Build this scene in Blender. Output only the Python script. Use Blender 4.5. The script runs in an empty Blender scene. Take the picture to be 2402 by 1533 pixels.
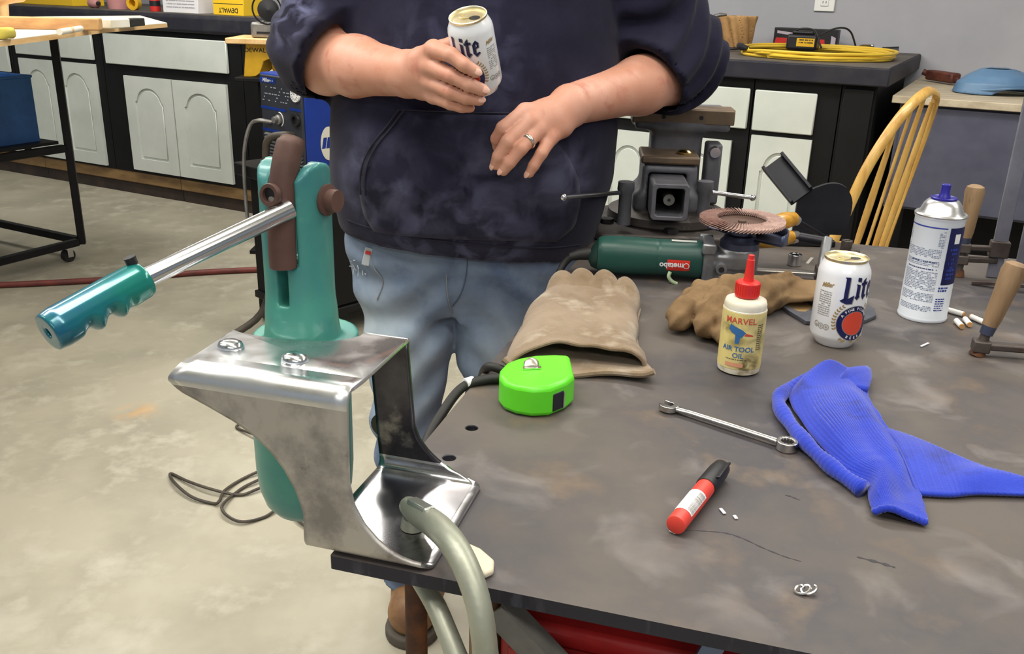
import bpy, bmesh, math, random
import numpy as np
from mathutils import Matrix, Vector

random.seed(7)
sc = bpy.context.scene
COL = sc.collection
PI = math.pi

# ------------------------------------------------------------------ camera, world, lights, exposure
CAM_H, TABLE_H, FOC = 1.32, 0.88, 2150.0
PITCH, ROLL = math.radians(20.3), math.radians(1.6)
cam = bpy.data.cameras.new('camera')
cam.sensor_width = 36.0
cam.sensor_fit = 'HORIZONTAL'
cam.lens = FOC / 2402 * 36.0
cam.clip_start = 0.05
camo = bpy.data.objects.new('camera', cam)
COL.objects.link(camo)
CAM_M = Matrix.Rotation(PI / 2 - PITCH, 3, 'X') @ Matrix.Rotation(ROLL, 3, 'Z')
camo.matrix_world = Matrix.Translation((0, 0, CAM_H)) @ CAM_M.to_4x4()
sc.camera = camo

sc.view_settings.view_transform = 'Standard'
sc.view_settings.look = 'None'
sc.view_settings.gamma = 1.0
sc.view_settings.use_curve_mapping = False
sc.view_settings.exposure = 0.0

w = bpy.data.worlds.new('shop_daylight')
sc.world = w
w.use_nodes = True
bg = w.node_tree.nodes['Background']
bg.inputs[0].default_value = (0.80, 0.90, 1.0, 1)
bg.inputs[1].default_value = 0.30

def area(name, loc, size, power, col, rot=(0, 0, 0)):
    l = bpy.data.lights.new(name, 'AREA')
    l.shape = 'RECTANGLE'
    l.size, l.size_y = size
    l.energy = power
    l.color = col
    o = bpy.data.objects.new(name, l)
    o.location = loc
    o.rotation_euler = rot
    COL.objects.link(o)
    return o

WARM = (1.0, 0.965, 0.88)
for (lx, ly, pw) in ((-1.0, 1.1, 56), (0.9, 2.7, 54), (-3.0, 3.0, 46), (0.9, -0.6, 36), (-2.8, 0.8, 34), (-1.5, 4.2, 80), (2.6, 1.2, 36), (0.0, -2.6, 60)):  # unseen; the last is added front fill, the far one set for bracket reflection
    area('tube_and_fill_light', (lx, ly, 2.95), (2.6, 0.4), pw, WARM, (0, 0, -0.48))

# ------------------------------------------------------------------ frames
def V3(*a): return Vector(a)

def ray(px, py):
    return CAM_M @ Vector(((px - 1201) / FOC, -(py - 766.5) / FOC, -1.0))

def P(px, py, z=TABLE_H):            # where a line of sight meets the level plane at height z
    d = ray(px, py)
    t = (z - CAM_H) / d.z
    return Vector((d.x * t, d.y * t, z))

def Q(px, py, Y):                    # where a line of sight meets the upright plane at distance Y
    d = ray(px, py)
    t = Y / d.y
    return Vector((d.x * t, Y, CAM_H + d.z * t))

A_T = math.radians(15.8)
T0 = Vector((-0.144, 0.638, TABLE_H))
TX = Vector((math.cos(A_T), -math.sin(A_T), 0))
TY = Vector((math.sin(A_T), math.cos(A_T), 0))
def TF(p): return T0 + TX * p[0] + TY * p[1] + Vector((0, 0, p[2]))     # bench-top frame
W0 = Vector((-1.63, 5.417, 0))
WX = Vector((0.887, -0.462, 0)).normalized()
WN = Vector((WX.y, -WX.x, 0))
def WF(p): return W0 + WX * p[0] + WN * p[1] + Vector((0, 0, p[2]))     # wall frame: along, towards the room, up

# ------------------------------------------------------------------ materials
def lin(c):
    r = []
    for x in c:
        x /= 255.0
        r.append(x / 12.92 if x <= 0.04045 else ((x + 0.055) / 1.055) ** 2.4)
    return (r[0], r[1], r[2], 1)

def mat(name, c, rough=0.5, metal=0.0, c2=None, scale=8.0, lo=0.4, hi=0.65, detail=6.0, c3=None, scale3=30.0,
        lo3=0.6, hi3=0.72, bump=0.0, bscale=80.0, coat=0.0, stretch=None, r2=None, spec=0.5, dist=0.001, sss=0.0, sheen=0.0):
    m = bpy.data.materials.new(name)
    m.use_nodes = True
    nt = m.node_tree
    b = nt.nodes['Principled BSDF']
    N, L = nt.nodes.new, nt.links.new
    b.inputs['Base Color'].default_value = lin(c)
    b.inputs['Roughness'].default_value = rough
    b.inputs['Metallic'].default_value = metal
    b.inputs['Coat Weight'].default_value = coat
    b.inputs['Coat Roughness'].default_value = 0.08
    b.inputs['Specular IOR Level'].default_value = spec
    if sheen:
        b.inputs['Sheen Weight'].default_value = sheen
    if sss:
        b.inputs['Subsurface Weight'].default_value = sss
        b.inputs['Subsurface Radius'].default_value = (0.012, 0.005, 0.003)
        b.inputs['Subsurface Scale'].default_value = 0.5
    tc = N('ShaderNodeTexCoord')
    src = tc.outputs['Object']
    if stretch:
        mp = N('ShaderNodeMapping')
        mp.inputs['Scale'].default_value = stretch
        L(src, mp.inputs['Vector'])
        src = mp.outputs['Vector']
    def noise(s, d=6.0):
        n = N('ShaderNodeTexNoise')
        n.inputs['Scale'].default_value = s
        n.inputs['Detail'].default_value = d
        n.inputs['Roughness'].default_value = 0.6
        L(src, n.inputs['Vector'])
        return n.outputs['Fac']
    def ramp(f, a, z):
        r = N('ShaderNodeMapRange')
        r.inputs['From Min'].default_value = a
        r.inputs['From Max'].default_value = z
        L(f, r.inputs['Value'])
        return r.outputs['Result']
    last = None
    def mix(fac, a, bcol):
        x = N('ShaderNodeMix')
        x.data_type = 'RGBA'
        L(fac, x.inputs['Factor'])
        if a is None:
            x.inputs['A'].default_value = lin(c)
        else:
            L(a, x.inputs['A'])
        x.inputs['B'].default_value = lin(bcol)
        return x.outputs['Result']
    if c2:
        f = ramp(noise(scale, detail), lo, hi)
        last = mix(f, last, c2)
        if r2 is not None:
            q = N('ShaderNodeMapRange')
            q.inputs['To Min'].default_value = rough
            q.inputs['To Max'].default_value = r2
            L(f, q.inputs['Value'])
            L(q.outputs['Result'], b.inputs['Roughness'])
    if c3:
        last = mix(ramp(noise(scale3, 8.0), lo3, hi3), last, c3)
    if last is not None:
        L(last, b.inputs['Base Color'])
    if bump:
        bp = N('ShaderNodeBump')
        bp.inputs['Strength'].default_value = bump
        bp.inputs['Distance'].default_value = dist
        L(noise(bscale, 4.0), bp.inputs['Height'])
        L(bp.outputs['Normal'], b.inputs['Normal'])
    return m

def add_stain(m, spots, col, scale=9.0, lo=0.42, hi=0.7):
    """settled dust or dirt of a fixed shape, at fixed places of the object (object space)"""
    nt = m.node_tree
    N, L = nt.nodes.new, nt.links.new
    b = nt.nodes['Principled BSDF']
    tc = N('ShaderNodeTexCoord')
    n = N('ShaderNodeTexNoise')
    n.inputs['Scale'].default_value = scale
    n.inputs['Detail'].default_value = 7
    n.inputs['Distortion'].default_value = 0.6
    L(tc.outputs['Object'], n.inputs['Vector'])
    mr = N('ShaderNodeMapRange')
    mr.inputs['From Min'].default_value = lo
    mr.inputs['From Max'].default_value = hi
    L(n.outputs['Fac'], mr.inputs['Value'])
    tot = None
    for (p, r, k) in spots:
        d = N('ShaderNodeVectorMath')
        d.operation = 'DISTANCE'
        L(tc.outputs['Object'], d.inputs[0])
        d.inputs[1].default_value = p
        q = N('ShaderNodeMapRange')
        q.interpolation_type = 'SMOOTHSTEP'
        q.inputs['From Min'].default_value = r
        q.inputs['From Max'].default_value = r * 0.15
        q.inputs['To Max'].default_value = k
        L(d.outputs['Value'], q.inputs['Value'])
        if tot is None:
            tot = q.outputs['Result']
        else:
            a = N('ShaderNodeMath')
            a.operation = 'MAXIMUM'
            L(tot, a.inputs[0])
            L(q.outputs['Result'], a.inputs[1])
            tot = a.outputs[0]
    mu = N('ShaderNodeMath')
    mu.operation = 'MULTIPLY'
    L(tot, mu.inputs[0])
    L(mr.outputs['Result'], mu.inputs[1])
    x = N('ShaderNodeMix')
    x.data_type = 'RGBA'
    L(mu.outputs[0], x.inputs['Factor'])
    bc = b.inputs['Base Color']
    if bc.is_linked:
        L(bc.links[0].from_socket, x.inputs['A'])
    else:
        x.inputs['A'].default_value = bc.default_value
    x.inputs['B'].default_value = lin(col)
    L(x.outputs['Result'], bc)

# ------------------------------------------------------------------ mesh helpers
ORG = {}
def frame_of(axis):
    z = Vector(axis).normalized()
    x = z.orthogonal().normalized()
    return x, z.cross(x), z

class B:
    def __init__(s, xf=None):
        s.v, s.f, s.m, s.xf = [], [], [], xf
    def add(s, vs, fs, mi=0):
        k = len(s.v)
        s.v += [Vector(p) if s.xf is None else s.xf(p) for p in vs]
        for f in fs:
            s.f.append([i + k for i in f])
            s.m.append(mi)
        return s
    def box(s, c, size, rot=None, mi=0, taper=1.0):
        c = Vector(c)
        hx, hy, hz = size[0] / 2, size[1] / 2, size[2] / 2
        R = rot if rot is not None else Matrix.Identity(3)
        vs = []
        for k in (-1, 1):
            t = 1.0 if k < 0 else taper
            for (i, j) in ((-1, -1), (1, -1), (1, 1), (-1, 1)):
                vs.append(c + R @ Vector((i * hx * t, j * hy * t, k * hz)))
        return s.add(vs, [(3, 2, 1, 0), (4, 5, 6, 7), (0, 1, 5, 4), (1, 2, 6, 5), (2, 3, 7, 6), (3, 0, 4, 7)], mi)
    def bx(s, x0, x1, y0, y1, z0, z1, mi=0):
        return s.box(((x0 + x1) / 2, (y0 + y1) / 2, (z0 + z1) / 2), (x1 - x0, y1 - y0, z1 - z0), None, mi)
    def bar(s, a, b, wd, ht, up=(0, 0, 1), mi=0):
        a, b = Vector(a), Vector(b)
        z = (b - a).normalized()
        x = Vector(up).cross(z)
        x = x.normalized() if x.length > 1e-5 else z.orthogonal().normalized()
        y = z.cross(x)
        R = Matrix((x, y, z)).transposed()
        return s.box((a + b) / 2, (wd, ht, (b - a).length), R, mi)
    def cyl(s, a, b, r0, r1=None, n=20, mi=0):
        r1 = r0 if r1 is None else r1
        return s.tube([a, b], [r0, r1], n, mi)
    def tube(s, pts, r, n=8, mi=0, closed=False, caps=True, flat=None):
        pts = [Vector(p) for p in pts]
        m = len(pts)
        rs = r if isinstance(r, (list, tuple)) else [r] * m
        vs, fs = [], []
        prev = None
        for i, p in enumerate(pts):
            if closed:
                t = pts[(i + 1) % m] - pts[i - 1]
            else:
                t = pts[min(i + 1, m - 1)] - pts[max(i - 1, 0)]
            t.normalize()
            if prev is None:
                x = Vector(flat) - t * t.dot(Vector(flat)) if flat else t.orthogonal()
            else:
                x = prev - t * t.dot(prev)
            x.normalize()
            prev = x
            y = t.cross(x)
            for k in range(n):
                a = 2 * PI * k / n
                rr = rs[i]
                ra, rb = rr if isinstance(rr, tuple) else (rr, rr)
                vs.append(p + x * math.cos(a) * ra + y * math.sin(a) * rb)
        rng = range(m if closed else m - 1)
        for i in rng:
            j = (i + 1) % m
            for k in range(n):
                l = (k + 1) % n
                fs.append((i * n + k, i * n + l, j * n + l, j * n + k))
        if caps and not closed:
            fs.append(tuple(range(n))[::-1])
            fs.append(tuple((m - 1) * n + k for k in range(n)))
        return s.add(vs, fs, mi)
    def lathe(s, prof, o=(0, 0, 0), axis=(0, 0, 1), n=32, mi=0, mis=None):
        o = Vector(o)
        x, y, z = frame_of(axis) if tuple(axis) != (0, 0, 1) else (V3(1, 0, 0), V3(0, 1, 0), V3(0, 0, 1))
        vs, fs, ms = [], [], []
        for (r, h) in prof:
            for k in range(n):
                a = 2 * PI * k / n
                vs.append(o + z * h + x * (r * math.cos(a)) + y * (r * math.sin(a)))
        for i in range(len(prof) - 1):
            for k in range(n):
                l = (k + 1) % n
                fs.append((i * n + k, i * n + l, (i + 1) * n + l, (i + 1) * n + k))
                ms.append(mis[i] if mis else mi)
        if prof[0][0] > 1e-6:
            fs.append(tuple(range(n))[::-1]); ms.append(mis[0] if mis else mi)
        if prof[-1][0] > 1e-6:
            fs.append(tuple((len(prof) - 1) * n + k for k in range(n))); ms.append(mis[-1] if mis else mi)
        k0 = len(s.m)
        s.add(vs, fs)
        s.m[k0:] = ms
        return s
    def ball(s, c, r, n=16, sc_=(1, 1, 1), R=None, mi=0):
        c = Vector(c)
        R = R or Matrix.Identity(3)
        h = n // 2
        vs, fs = [], []
        for i in range(h + 1):
            th = PI * i / h
            for k in range(n):
                a = 2 * PI * k / n
                vs.append(c + R @ Vector((r * sc_[0] * math.sin(th) * math.cos(a), r * sc_[1] * math.sin(th) * math.sin(a), -r * sc_[2] * math.cos(th))))
        for i in range(h):
            for k in range(n):
                l = (k + 1) % n
                fs.append((i * n + k, i * n + l, (i + 1) * n + l, (i + 1) * n + k))
        return s.add(vs, fs, mi)
    def prism(s, poly, a, b, fn=None, mi=0):
        """poly in (u,v); fn(u,v,w) -> point; w from a to b"""
        fn = fn or (lambda u, v, w_: (u, v, w_))
        n = len(poly)
        vs = [fn(u, v, a) for u, v in poly] + [fn(u, v, b) for u, v in poly]
        fs = [tuple(range(n))[::-1], tuple(range(n, 2 * n))]
        fs += [(i, (i + 1) % n, n + (i + 1) % n, n + i) for i in range(n)]
        return s.add(vs, fs, mi)
    def annulus(s, outer, inner, a, b, fn, mi=0):
        n = len(outer)
        vs = [fn(u, v, a) for u, v in outer] + [fn(u, v, a) for u, v in inner] + [fn(u, v, b) for u, v in outer] + [fn(u, v, b) for u, v in inner]
        fs = []
        for i in range(n):
            j = (i + 1) % n
            fs += [(i, j, n + j, n + i), (2 * n + j, 2 * n + i, 3 * n + i, 3 * n + j), (j, i, 2 * n + i, 2 * n + j), (n + i, n + j, 3 * n + j, 3 * n + i)]
        return s.add(vs, fs, mi)
    def grid(s, nu, nv, fn, mi=0):
        vs = [fn(i / (nu - 1), j / (nv - 1)) for i in range(nu) for j in range(nv)]
        fs = [(i * nv + j, (i + 1) * nv + j, (i + 1) * nv + j + 1, i * nv + j + 1) for i in range(nu - 1) for j in range(nv - 1)]
        return s.add(vs, fs, mi)
    def build(s, name, m, parent=None, bevel=0.0, smooth=40, solid=0.0, seg=2, sub=0, fixn=False):
        me = bpy.data.meshes.new(name)
        vs = s.v
        if parent is not None:
            org = ORG[parent.name]
        else:
            xs, ys, zs = zip(*[(p.x, p.y, p.z) for p in vs])
            org = Vector(((min(xs) + max(xs)) / 2, (min(ys) + max(ys)) / 2, min(zs)))
        me.from_pydata([p - org for p in vs], [], s.f)
        ms = m if isinstance(m, (list, tuple)) else [m]
        for x in ms:
            me.materials.append(x)
        me.polygons.foreach_set('material_index', s.m)
        if fixn or True:
            bm = bmesh.new()
            bm.from_mesh(me)
            if fixn:
                bmesh.ops.remove_doubles(bm, verts=bm.verts, dist=1e-5)
            bmesh.ops.recalc_face_normals(bm, faces=bm.faces)
            bm.to_mesh(me)
            bm.free()
        if smooth:
            me.polygons.foreach_set('use_smooth', [True] * len(me.polygons))
            me.set_sharp_from_angle(angle=math.radians(smooth))
        me.update()
        o = bpy.data.objects.new(name, me)
        COL.objects.link(o)
        if parent is not None:
            o.parent = parent
        else:
            o.location = org
        ORG[o.name] = org
        if solid:
            md = o.modifiers.new('thickness', 'SOLIDIFY')
            md.thickness = solid
            md.offset = 0
        if bevel:
            md = o.modifiers.new('bevel', 'BEVEL')
            md.width = bevel
            md.segments = seg
            md.limit_method = 'ANGLE'
            md.angle_limit = math.radians(35)
        if sub:
            md = o.modifiers.new('sub', 'SUBSURF')
            md.levels = md.render_levels = sub
        return o

def tag(o, label=None, cat=None, group=None, kind=None):
    if label: o['label'] = label
    if cat: o['category'] = cat
    if group: o['group'] = group
    if kind: o['kind'] = kind
    return o

def thing(name, label, cat, loc=(0, 0, 0), group=None, rot=None):
    o = bpy.data.objects.new(name, None)
    o.empty_display_size = 0.05
    o.location = loc
    if rot is not None:
        o.rotation_euler = rot
    COL.objects.link(o)
    ORG[o.name] = Vector(loc)
    return tag(o, label, cat, group)

def local_thing(name, label, cat, group=None):    # built around its own origin, moved afterwards
    return thing(name, label, cat, (0, 0, 0), group)

def copy_tree(o, parent=None):
    c = o.copy()
    COL.objects.link(c)
    c.parent = parent
    ORG[c.name] = ORG[o.name].copy()
    for ch in list(o.children):
        copy_tree(ch, c)
    return c

def spline(pts, n=8, closed=False):
    pts = [Vector(p) for p in pts]
    out = []
    m = len(pts)
    for i in range(m if closed else m - 1):
        p0 = pts[(i - 1) % m] if (closed or i > 0) else pts[0]
        p1, p2 = pts[i], pts[(i + 1) % m]
        p3 = pts[(i + 2) % m] if (closed or i + 2 < m) else pts[-1]
        for k in range(n):
            t = k / n
            out.append(0.5 * ((2 * p1) + (p2 - p0) * t + (2 * p0 - 5 * p1 + 4 * p2 - p3) * t * t + (3 * p1 - p0 - 3 * p2 + p3) * t ** 3))
    if not closed:
        out.append(pts[-1])
    return out

# ------------------------------------------------------------------ lettering
def text_geo(s, size, bold=0.0, shear=0.0, step=None):
    cu = bpy.data.curves.new('lettering', 'FONT')
    cu.body = s
    cu.size = size
    cu.offset = bold
    cu.shear = shear
    cu.align_x = 'CENTER'
    cu.align_y = 'CENTER'
    cu.resolution_u = 3
    o = bpy.data.objects.new('lettering', cu)
    COL.objects.link(o)
    me = bpy.data.meshes.new_from_object(o.evaluated_get(bpy.context.evaluated_depsgraph_get()))
    bpy.data.objects.remove(o)
    bpy.data.curves.remove(cu)
    return cut_geo(me, step)

def cut_geo(me, step):
    bm = bmesh.new()
    bm.from_mesh(me)
    bpy.data.meshes.remove(me)
    if step:
        xs = [v.co.x for v in bm.verts]
        if xs:
            x = min(xs) + step
            while x < max(xs):
                bmesh.ops.bisect_plane(bm, geom=bm.verts[:] + bm.edges[:] + bm.faces[:], plane_co=(x, 0, 0), plane_no=(1, 0, 0))
                x += step
    bm.verts.index_update()
    vs = [(v.co.x, v.co.y) for v in bm.verts]
    fs = [tuple(v.index for v in f.verts) for f in bm.faces]
    bm.free()
    return vs, fs

def poly_geo(polys, step=0.003):
    me = bpy.data.meshes.new('p')
    vs, fs = [], []
    for p in polys:
        k = len(vs)
        vs += [(x, y, 0) for x, y in p]
        fs.append(tuple(range(k, k + len(p))))
    me.from_pydata(vs, [], fs)
    return cut_geo(me, step)

def disc_poly(cx, cy, r, n=28, ry=None):
    return [(cx + r * math.cos(2 * PI * k / n), cy + (ry or r) * math.sin(2 * PI * k / n)) for k in range(n)]

def ring_polys(cx, cy, r0, r1, n=32):
    out = []
    for k in range(n):
        a, b = 2 * PI * k / n, 2 * PI * (k + 1) / n
        out.append([(cx + r0 * math.cos(a), cy + r0 * math.sin(a)), (cx + r1 * math.cos(a), cy + r1 * math.sin(a)), (cx + r1 * math.cos(b), cy + r1 * math.sin(b)), (cx + r0 * math.cos(b), cy + r0 * math.sin(b))])
    return out

def print_rows(u0, u1, v1, v0, dv, h, rng, fill=0.85):
    out = []
    v = v1
    while v > v0:
        u = u0
        while u < u1:
            wd = rng.uniform(0.0012, 0.0045)
            if rng.random() < fill:
                out.append([(u, v), (min(u + wd, u1), v), (min(u + wd, u1), v + h), (u, v + h)])
            u += wd + 0.0008
        v -= dv
    return out

def on_cyl(geo, R, u0=0.0, v0=0.0, lift=0.0003):
    """wrap flat print around an upright cylinder about the local origin; u runs to the viewer's right, angle 0 = -Y"""
    vs, fs = geo
    out = []
    for (u, v) in vs:
        a = (u + u0) / R
        out.append(((R + lift) * math.sin(a), -(R + lift) * math.cos(a), v + v0))
    return out, fs

# ------------------------------------------------------------------ implicit surfaces (for flesh, cloth, castings)
def spl4(pts, n=6):
    xyz = spline([p[:3] for p in pts], n)
    r = np.interp(np.linspace(0, len(pts) - 1, len(xyz)), np.arange(len(pts)), [p[3] for p in pts])
    return [(*v, float(q)) for v, q in zip(xyz, r)]

def smin(a, b, k):
    if k <= 0:
        return np.minimum(a, b)
    h = np.clip(0.5 + 0.5 * (b - a) / k, 0, 1)
    return b + (a - b) * h - k * h * (1 - h)

def cone(X, Y, Z, a, b, ra, rb):
    ax, ay, az = a
    dx, dy, dz = b[0] - ax, b[1] - ay, b[2] - az
    L2 = dx * dx + dy * dy + dz * dz + 1e-12
    t = np.clip(((X - ax) * dx + (Y - ay) * dy + (Z - az) * dz) / L2, 0, 1)
    return np.sqrt((X - ax - t * dx) ** 2 + (Y - ay - t * dy) ** 2 + (Z - az - t * dz) ** 2) - (ra + (rb - ra) * t)

def chain(X, Y, Z, pts, k=0.006):
    d = None
    for (a, b) in zip(pts[:-1], pts[1:]):
        c = cone(X, Y, Z, a[:3], b[:3], a[3], b[3])
        d = c if d is None else smin(d, c, k)
    return d

def loft(X, Y, Z, rows, pw=2.0):
    r = np.array(rows)
    cx, cy, rx, ry = [np.interp(Z, r[:, 0], r[:, i]) for i in (1, 2, 3, 4)]
    q = (np.abs((X - cx) / rx) ** pw + np.abs((Y - cy) / ry) ** pw) ** (1.0 / pw)
    return (q - 1) * np.minimum(rx, ry)

def sbox(X, Y, Z, c, h, r=0.0):
    qx, qy, qz = np.abs(X - c[0]) - h[0] + r, np.abs(Y - c[1]) - h[1] + r, np.abs(Z - c[2]) - h[2] + r
    return np.sqrt(np.maximum(qx, 0) ** 2 + np.maximum(qy, 0) ** 2 + np.maximum(qz, 0) ** 2) + np.minimum(np.maximum(qx, np.maximum(qy, qz)), 0) - r

def nets(f, lo, hi, h):
    n = [int(math.ceil((hi[i] - lo[i]) / h)) + 1 for i in range(3)]
    ax = [(lo[i] + h * np.arange(n[i])).astype(np.float32) for i in range(3)]
    X, Y, Z = np.meshgrid(*ax, indexing='ij')
    V = f(X, Y, Z).astype(np.float32)
    S = V < 0
    c = [k - 1 for k in n]
    acc = np.zeros(c + [3], np.float32)
    cnt = np.zeros(c, np.float32)
    quads = []
    def sl(axis, a, b):
        q = [slice(None)] * 3
        q[axis] = slice(a, b)
        return tuple(q)
    for axis in range(3):
        V0, V1 = V[sl(axis, 0, -1)], V[sl(axis, 1, None)]
        cr = (V0 < 0) != (V1 < 0)
        den = V0 - V1
        t = np.where(cr, V0 / np.where(np.abs(den) < 1e-12, 1, den), 0)
        o1, o2 = [i for i in range(3) if i != axis]
        for j in (0, 1):
            for k in (0, 1):
                q = [slice(None)] * 3
                q[o1] = slice(j, j + c[o1])
                q[o2] = slice(k, k + c[o2])
                q = tuple(q)
                m = cr[q].astype(np.float32)
                acc[..., axis] += t[q] * m
                acc[..., o1] += j * m
                acc[..., o2] += k * m
                cnt += m
        quads.append((axis, o1, o2, cr, (V0 < 0)))
    act = cnt > 0
    idx = -np.ones(c, np.int64)
    idx[act] = np.arange(act.sum())
    g = np.argwhere(act)
    p = acc[act] / cnt[act][:, None] + g
    p = p * h + np.array(lo)
    faces = []
    for (axis, o1, o2, cr, ins) in quads:
        e = np.argwhere(cr)
        e = e[(e[:, o1] > 0) & (e[:, o2] > 0) & (e[:, o1] < c[o1]) & (e[:, o2] < c[o2])]
        if len(e) == 0:
            continue
        def cell(d1, d2):
            q = e.copy()
            q[:, o1] -= d1
            q[:, o2] -= d2
            return idx[q[:, 0], q[:, 1], q[:, 2]]
        a, b, c2, d = cell(1, 1), cell(0, 1), cell(0, 0), cell(1, 0)
        fl = ins[e[:, 0], e[:, 1], e[:, 2]]
        if axis == 1:
            fl = ~fl
        Qd = np.where(fl[:, None], np.stack([a, b, c2, d], 1), np.stack([d, c2, b, a], 1))
        faces.append(Qd)
    return p, np.concatenate(faces)

def nets_obj(name, f, lo, hi, h, m, parent=None, xf=None, extra=None, smooth_it=0, matfn=None):
    p, q = nets(f, lo, hi, h)
    vs = [Vector(x) for x in p.tolist()]
    fs = q.tolist()
    if extra:
        for (p2, q2) in extra:
            k = len(vs)
            vs += [Vector(x) for x in p2.tolist()]
            fs += (q2 + k).tolist()
    if xf:
        vs = [xf(v) for v in vs]
    if parent is not None:
        org = ORG[parent.name]
    else:
        a = np.array([v[:] for v in vs])
        org = Vector(((a[:, 0].min() + a[:, 0].max()) / 2, (a[:, 1].min() + a[:, 1].max()) / 2, a[:, 2].min()))
    me = bpy.data.meshes.new(name)
    me.from_pydata([v - org for v in vs], [], fs)
    for x in (m if isinstance(m, (list, tuple)) else [m]):
        me.materials.append(x)
    if matfn:
        me.polygons.foreach_set('material_index', [matfn(pl.center + org) for pl in me.polygons])
    me.polygons.foreach_set('use_smooth', [True] * len(me.polygons))
    me.update()
    o = bpy.data.objects.new(name, me)
    COL.objects.link(o)
    if parent is not None:
        o.parent = parent
    else:
        o.location = org
    ORG[o.name] = org
    if smooth_it:
        md = o.modifiers.new('smooth', 'SMOOTH')
        md.factor = 0.5
        md.iterations = smooth_it
    return o

# ================================================================== MATERIALS
M_floor = mat('concrete', (164, 158, 141), 0.62, 0, (146, 141, 126), 2.2, 0.42, 0.62, 9, (176, 171, 156), 9.0, 0.52, 0.72, 0.12, 40)
add_stain(M_floor, [((-1.05, -0.9, 0), 0.5, 0.6), ((-0.6, -0.3, 0), 0.5, 0.5), ((-0.2, -0.8, 0), 0.4, 0.5)], (184, 180, 167), 7, 0.42, 0.66)
_p = P(320, 965, 0) - Vector((0, 2.5, -0.06))
add_stain(M_floor, [((_p.x, _p.y, _p.z), 0.10, 0.55)], (196, 150, 92), 18, 0.40, 0.6)
M_wall = mat('wall_paint', (170, 170, 178), 0.7, 0, (160, 161, 170), 2.0, bump=0.05, bscale=150)
M_ceil = mat('ceiling_paint', (225, 225, 220), 0.8)
M_black = mat('black_paint', (10, 10, 12), 0.6, 0, (15, 15, 17), 6, spec=0.25)
M_benchtop = mat('dark_bench_top', (36, 36, 46), 0.6, 0, (50, 49, 54), 9, 0.45, 0.7, spec=0.3)
M_benchtop2 = mat('worn_bench_surface', (96, 90, 84), 0.6, 0, (70, 66, 64), 7)
M_white = mat('cabinet_white', (202, 207, 202), 0.45, 0, (190, 196, 190), 3.0)
M_plinth = mat('stained_wood', (138, 108, 68), 0.6, 0, (96, 72, 46), 5, 0.4, 0.7, stretch=(1, 1, 4))
M_plinth2 = mat('dark_stained_wood', (58, 44, 36), 0.7, 0, (36, 28, 26), 6)
M_steelblk = mat('black_steel', (24, 23, 26), 0.5, 0.2, (16, 15, 18), 12, spec=0.3)
M_lam = mat('white_laminate', (240, 236, 224), 0.35, 0, (226, 216, 192), 4)
M_wood = mat('pale_pine', (226, 190, 138), 0.5, 0, (206, 164, 108), 4, stretch=(6, 1, 6))
M_beam = mat('tan_beam', (206, 160, 104), 0.5, 0, (180, 130, 84), 4, stretch=(2, 9, 9))
M_bluebin = mat('blue_painted_metal', (38, 92, 156), 0.55, 0, (26, 66, 122), 5, 0.4, 0.65, 6, (92, 108, 128), 14, 0.66, 0.72)
M_yellow = mat('yellow_card', (232, 190, 40), 0.5)
M_yelpaint = mat('yellow_paint', (226, 178, 36), 0.4, 0, (196, 148, 30), 6)
M_cord = mat('yellow_cord', (226, 190, 58), 0.45)
M_whitecard = mat('white_card', (226, 224, 228), 0.5)
M_blackpl = mat('black_plastic', (26, 26, 30), 0.45)
M_red = mat('red_plastic', (196, 44, 40), 0.4)
M_pink = mat('pink_plastic', (188, 132, 132), 0.5)
M_brown = mat('brown_paper', (186, 146, 96), 0.75, 0, (158, 118, 74), 9, bump=0.4, bscale=60)
M_ink = mat('black_print', (24, 24, 28), 0.5)
M_whiteink = mat('white_print', (232, 232, 236), 0.5)
M_plate = mat('outlet_plate', (240, 240, 238), 0.35)
M_slate = mat('slate_laminate', (78, 80, 98), 0.5, 0, (70, 72, 90), 12)
M_ply = mat('plywood', (190, 178, 156), 0.6, 0, (166, 152, 130), 5, stretch=(1, 6, 6))
M_bluecap = mat('blue_shell', (92, 126, 160), 0.45, 0, (78, 110, 146), 5)
M_rustclamp = mat('red_brown_metal', (106, 56, 42), 0.6, 0.2, (74, 40, 34), 20)
M_greymetal = mat('grey_cast_metal', (150, 148, 144), 0.4, 0.6, (110, 108, 106), 12)
M_wblue = mat('blue_enamel', (14, 50, 138), 0.35, 0, (12, 44, 124), 5)
M_wpanel = mat('charcoal_panel', (44, 47, 56), 0.5, 0, (38, 40, 48), 20)
M_cream = mat('cream_sticker', (206, 202, 188), 0.5)
M_hose = mat('red_rubber', (118, 52, 46), 0.6, 0, (92, 44, 42), 10)
M_rubber = mat('black_rubber', (28, 27, 27), 0.6)
M_cable = mat('weathered_cable', (70, 62, 52), 0.6, 0, (48, 44, 40), 20)
M_chrome = mat('chrome', (215, 216, 220), 0.16, 1.0)

# ================================================================== SETTING
def structure(o):
    o['kind'] = 'structure'
    return o

b = B().bx(-8, 8, -4, 9, -0.06, 0)
structure(b.build('floor', M_floor, smooth=0))
b = B(WF).bx(-7, 6.5, -1.32, -1.2, 0, 3.0)
structure(b.build('wall_back', M_wall, smooth=0))
b = B().bx(-8, 8, -4, 9, 3.0, 3.06)
structure(b.build('ceiling', M_ceil, smooth=0))

# wall outlet
def WS(px, py, off=0.0):
    d = ray(px, py)
    p0 = W0 + WN * off
    t = (p0 - Vector((0, 0, CAM_H))).dot(WN) / d.dot(WN)
    q = Vector((0, 0, CAM_H)) + d * t - W0
    return q.dot(WX), q.z

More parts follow.
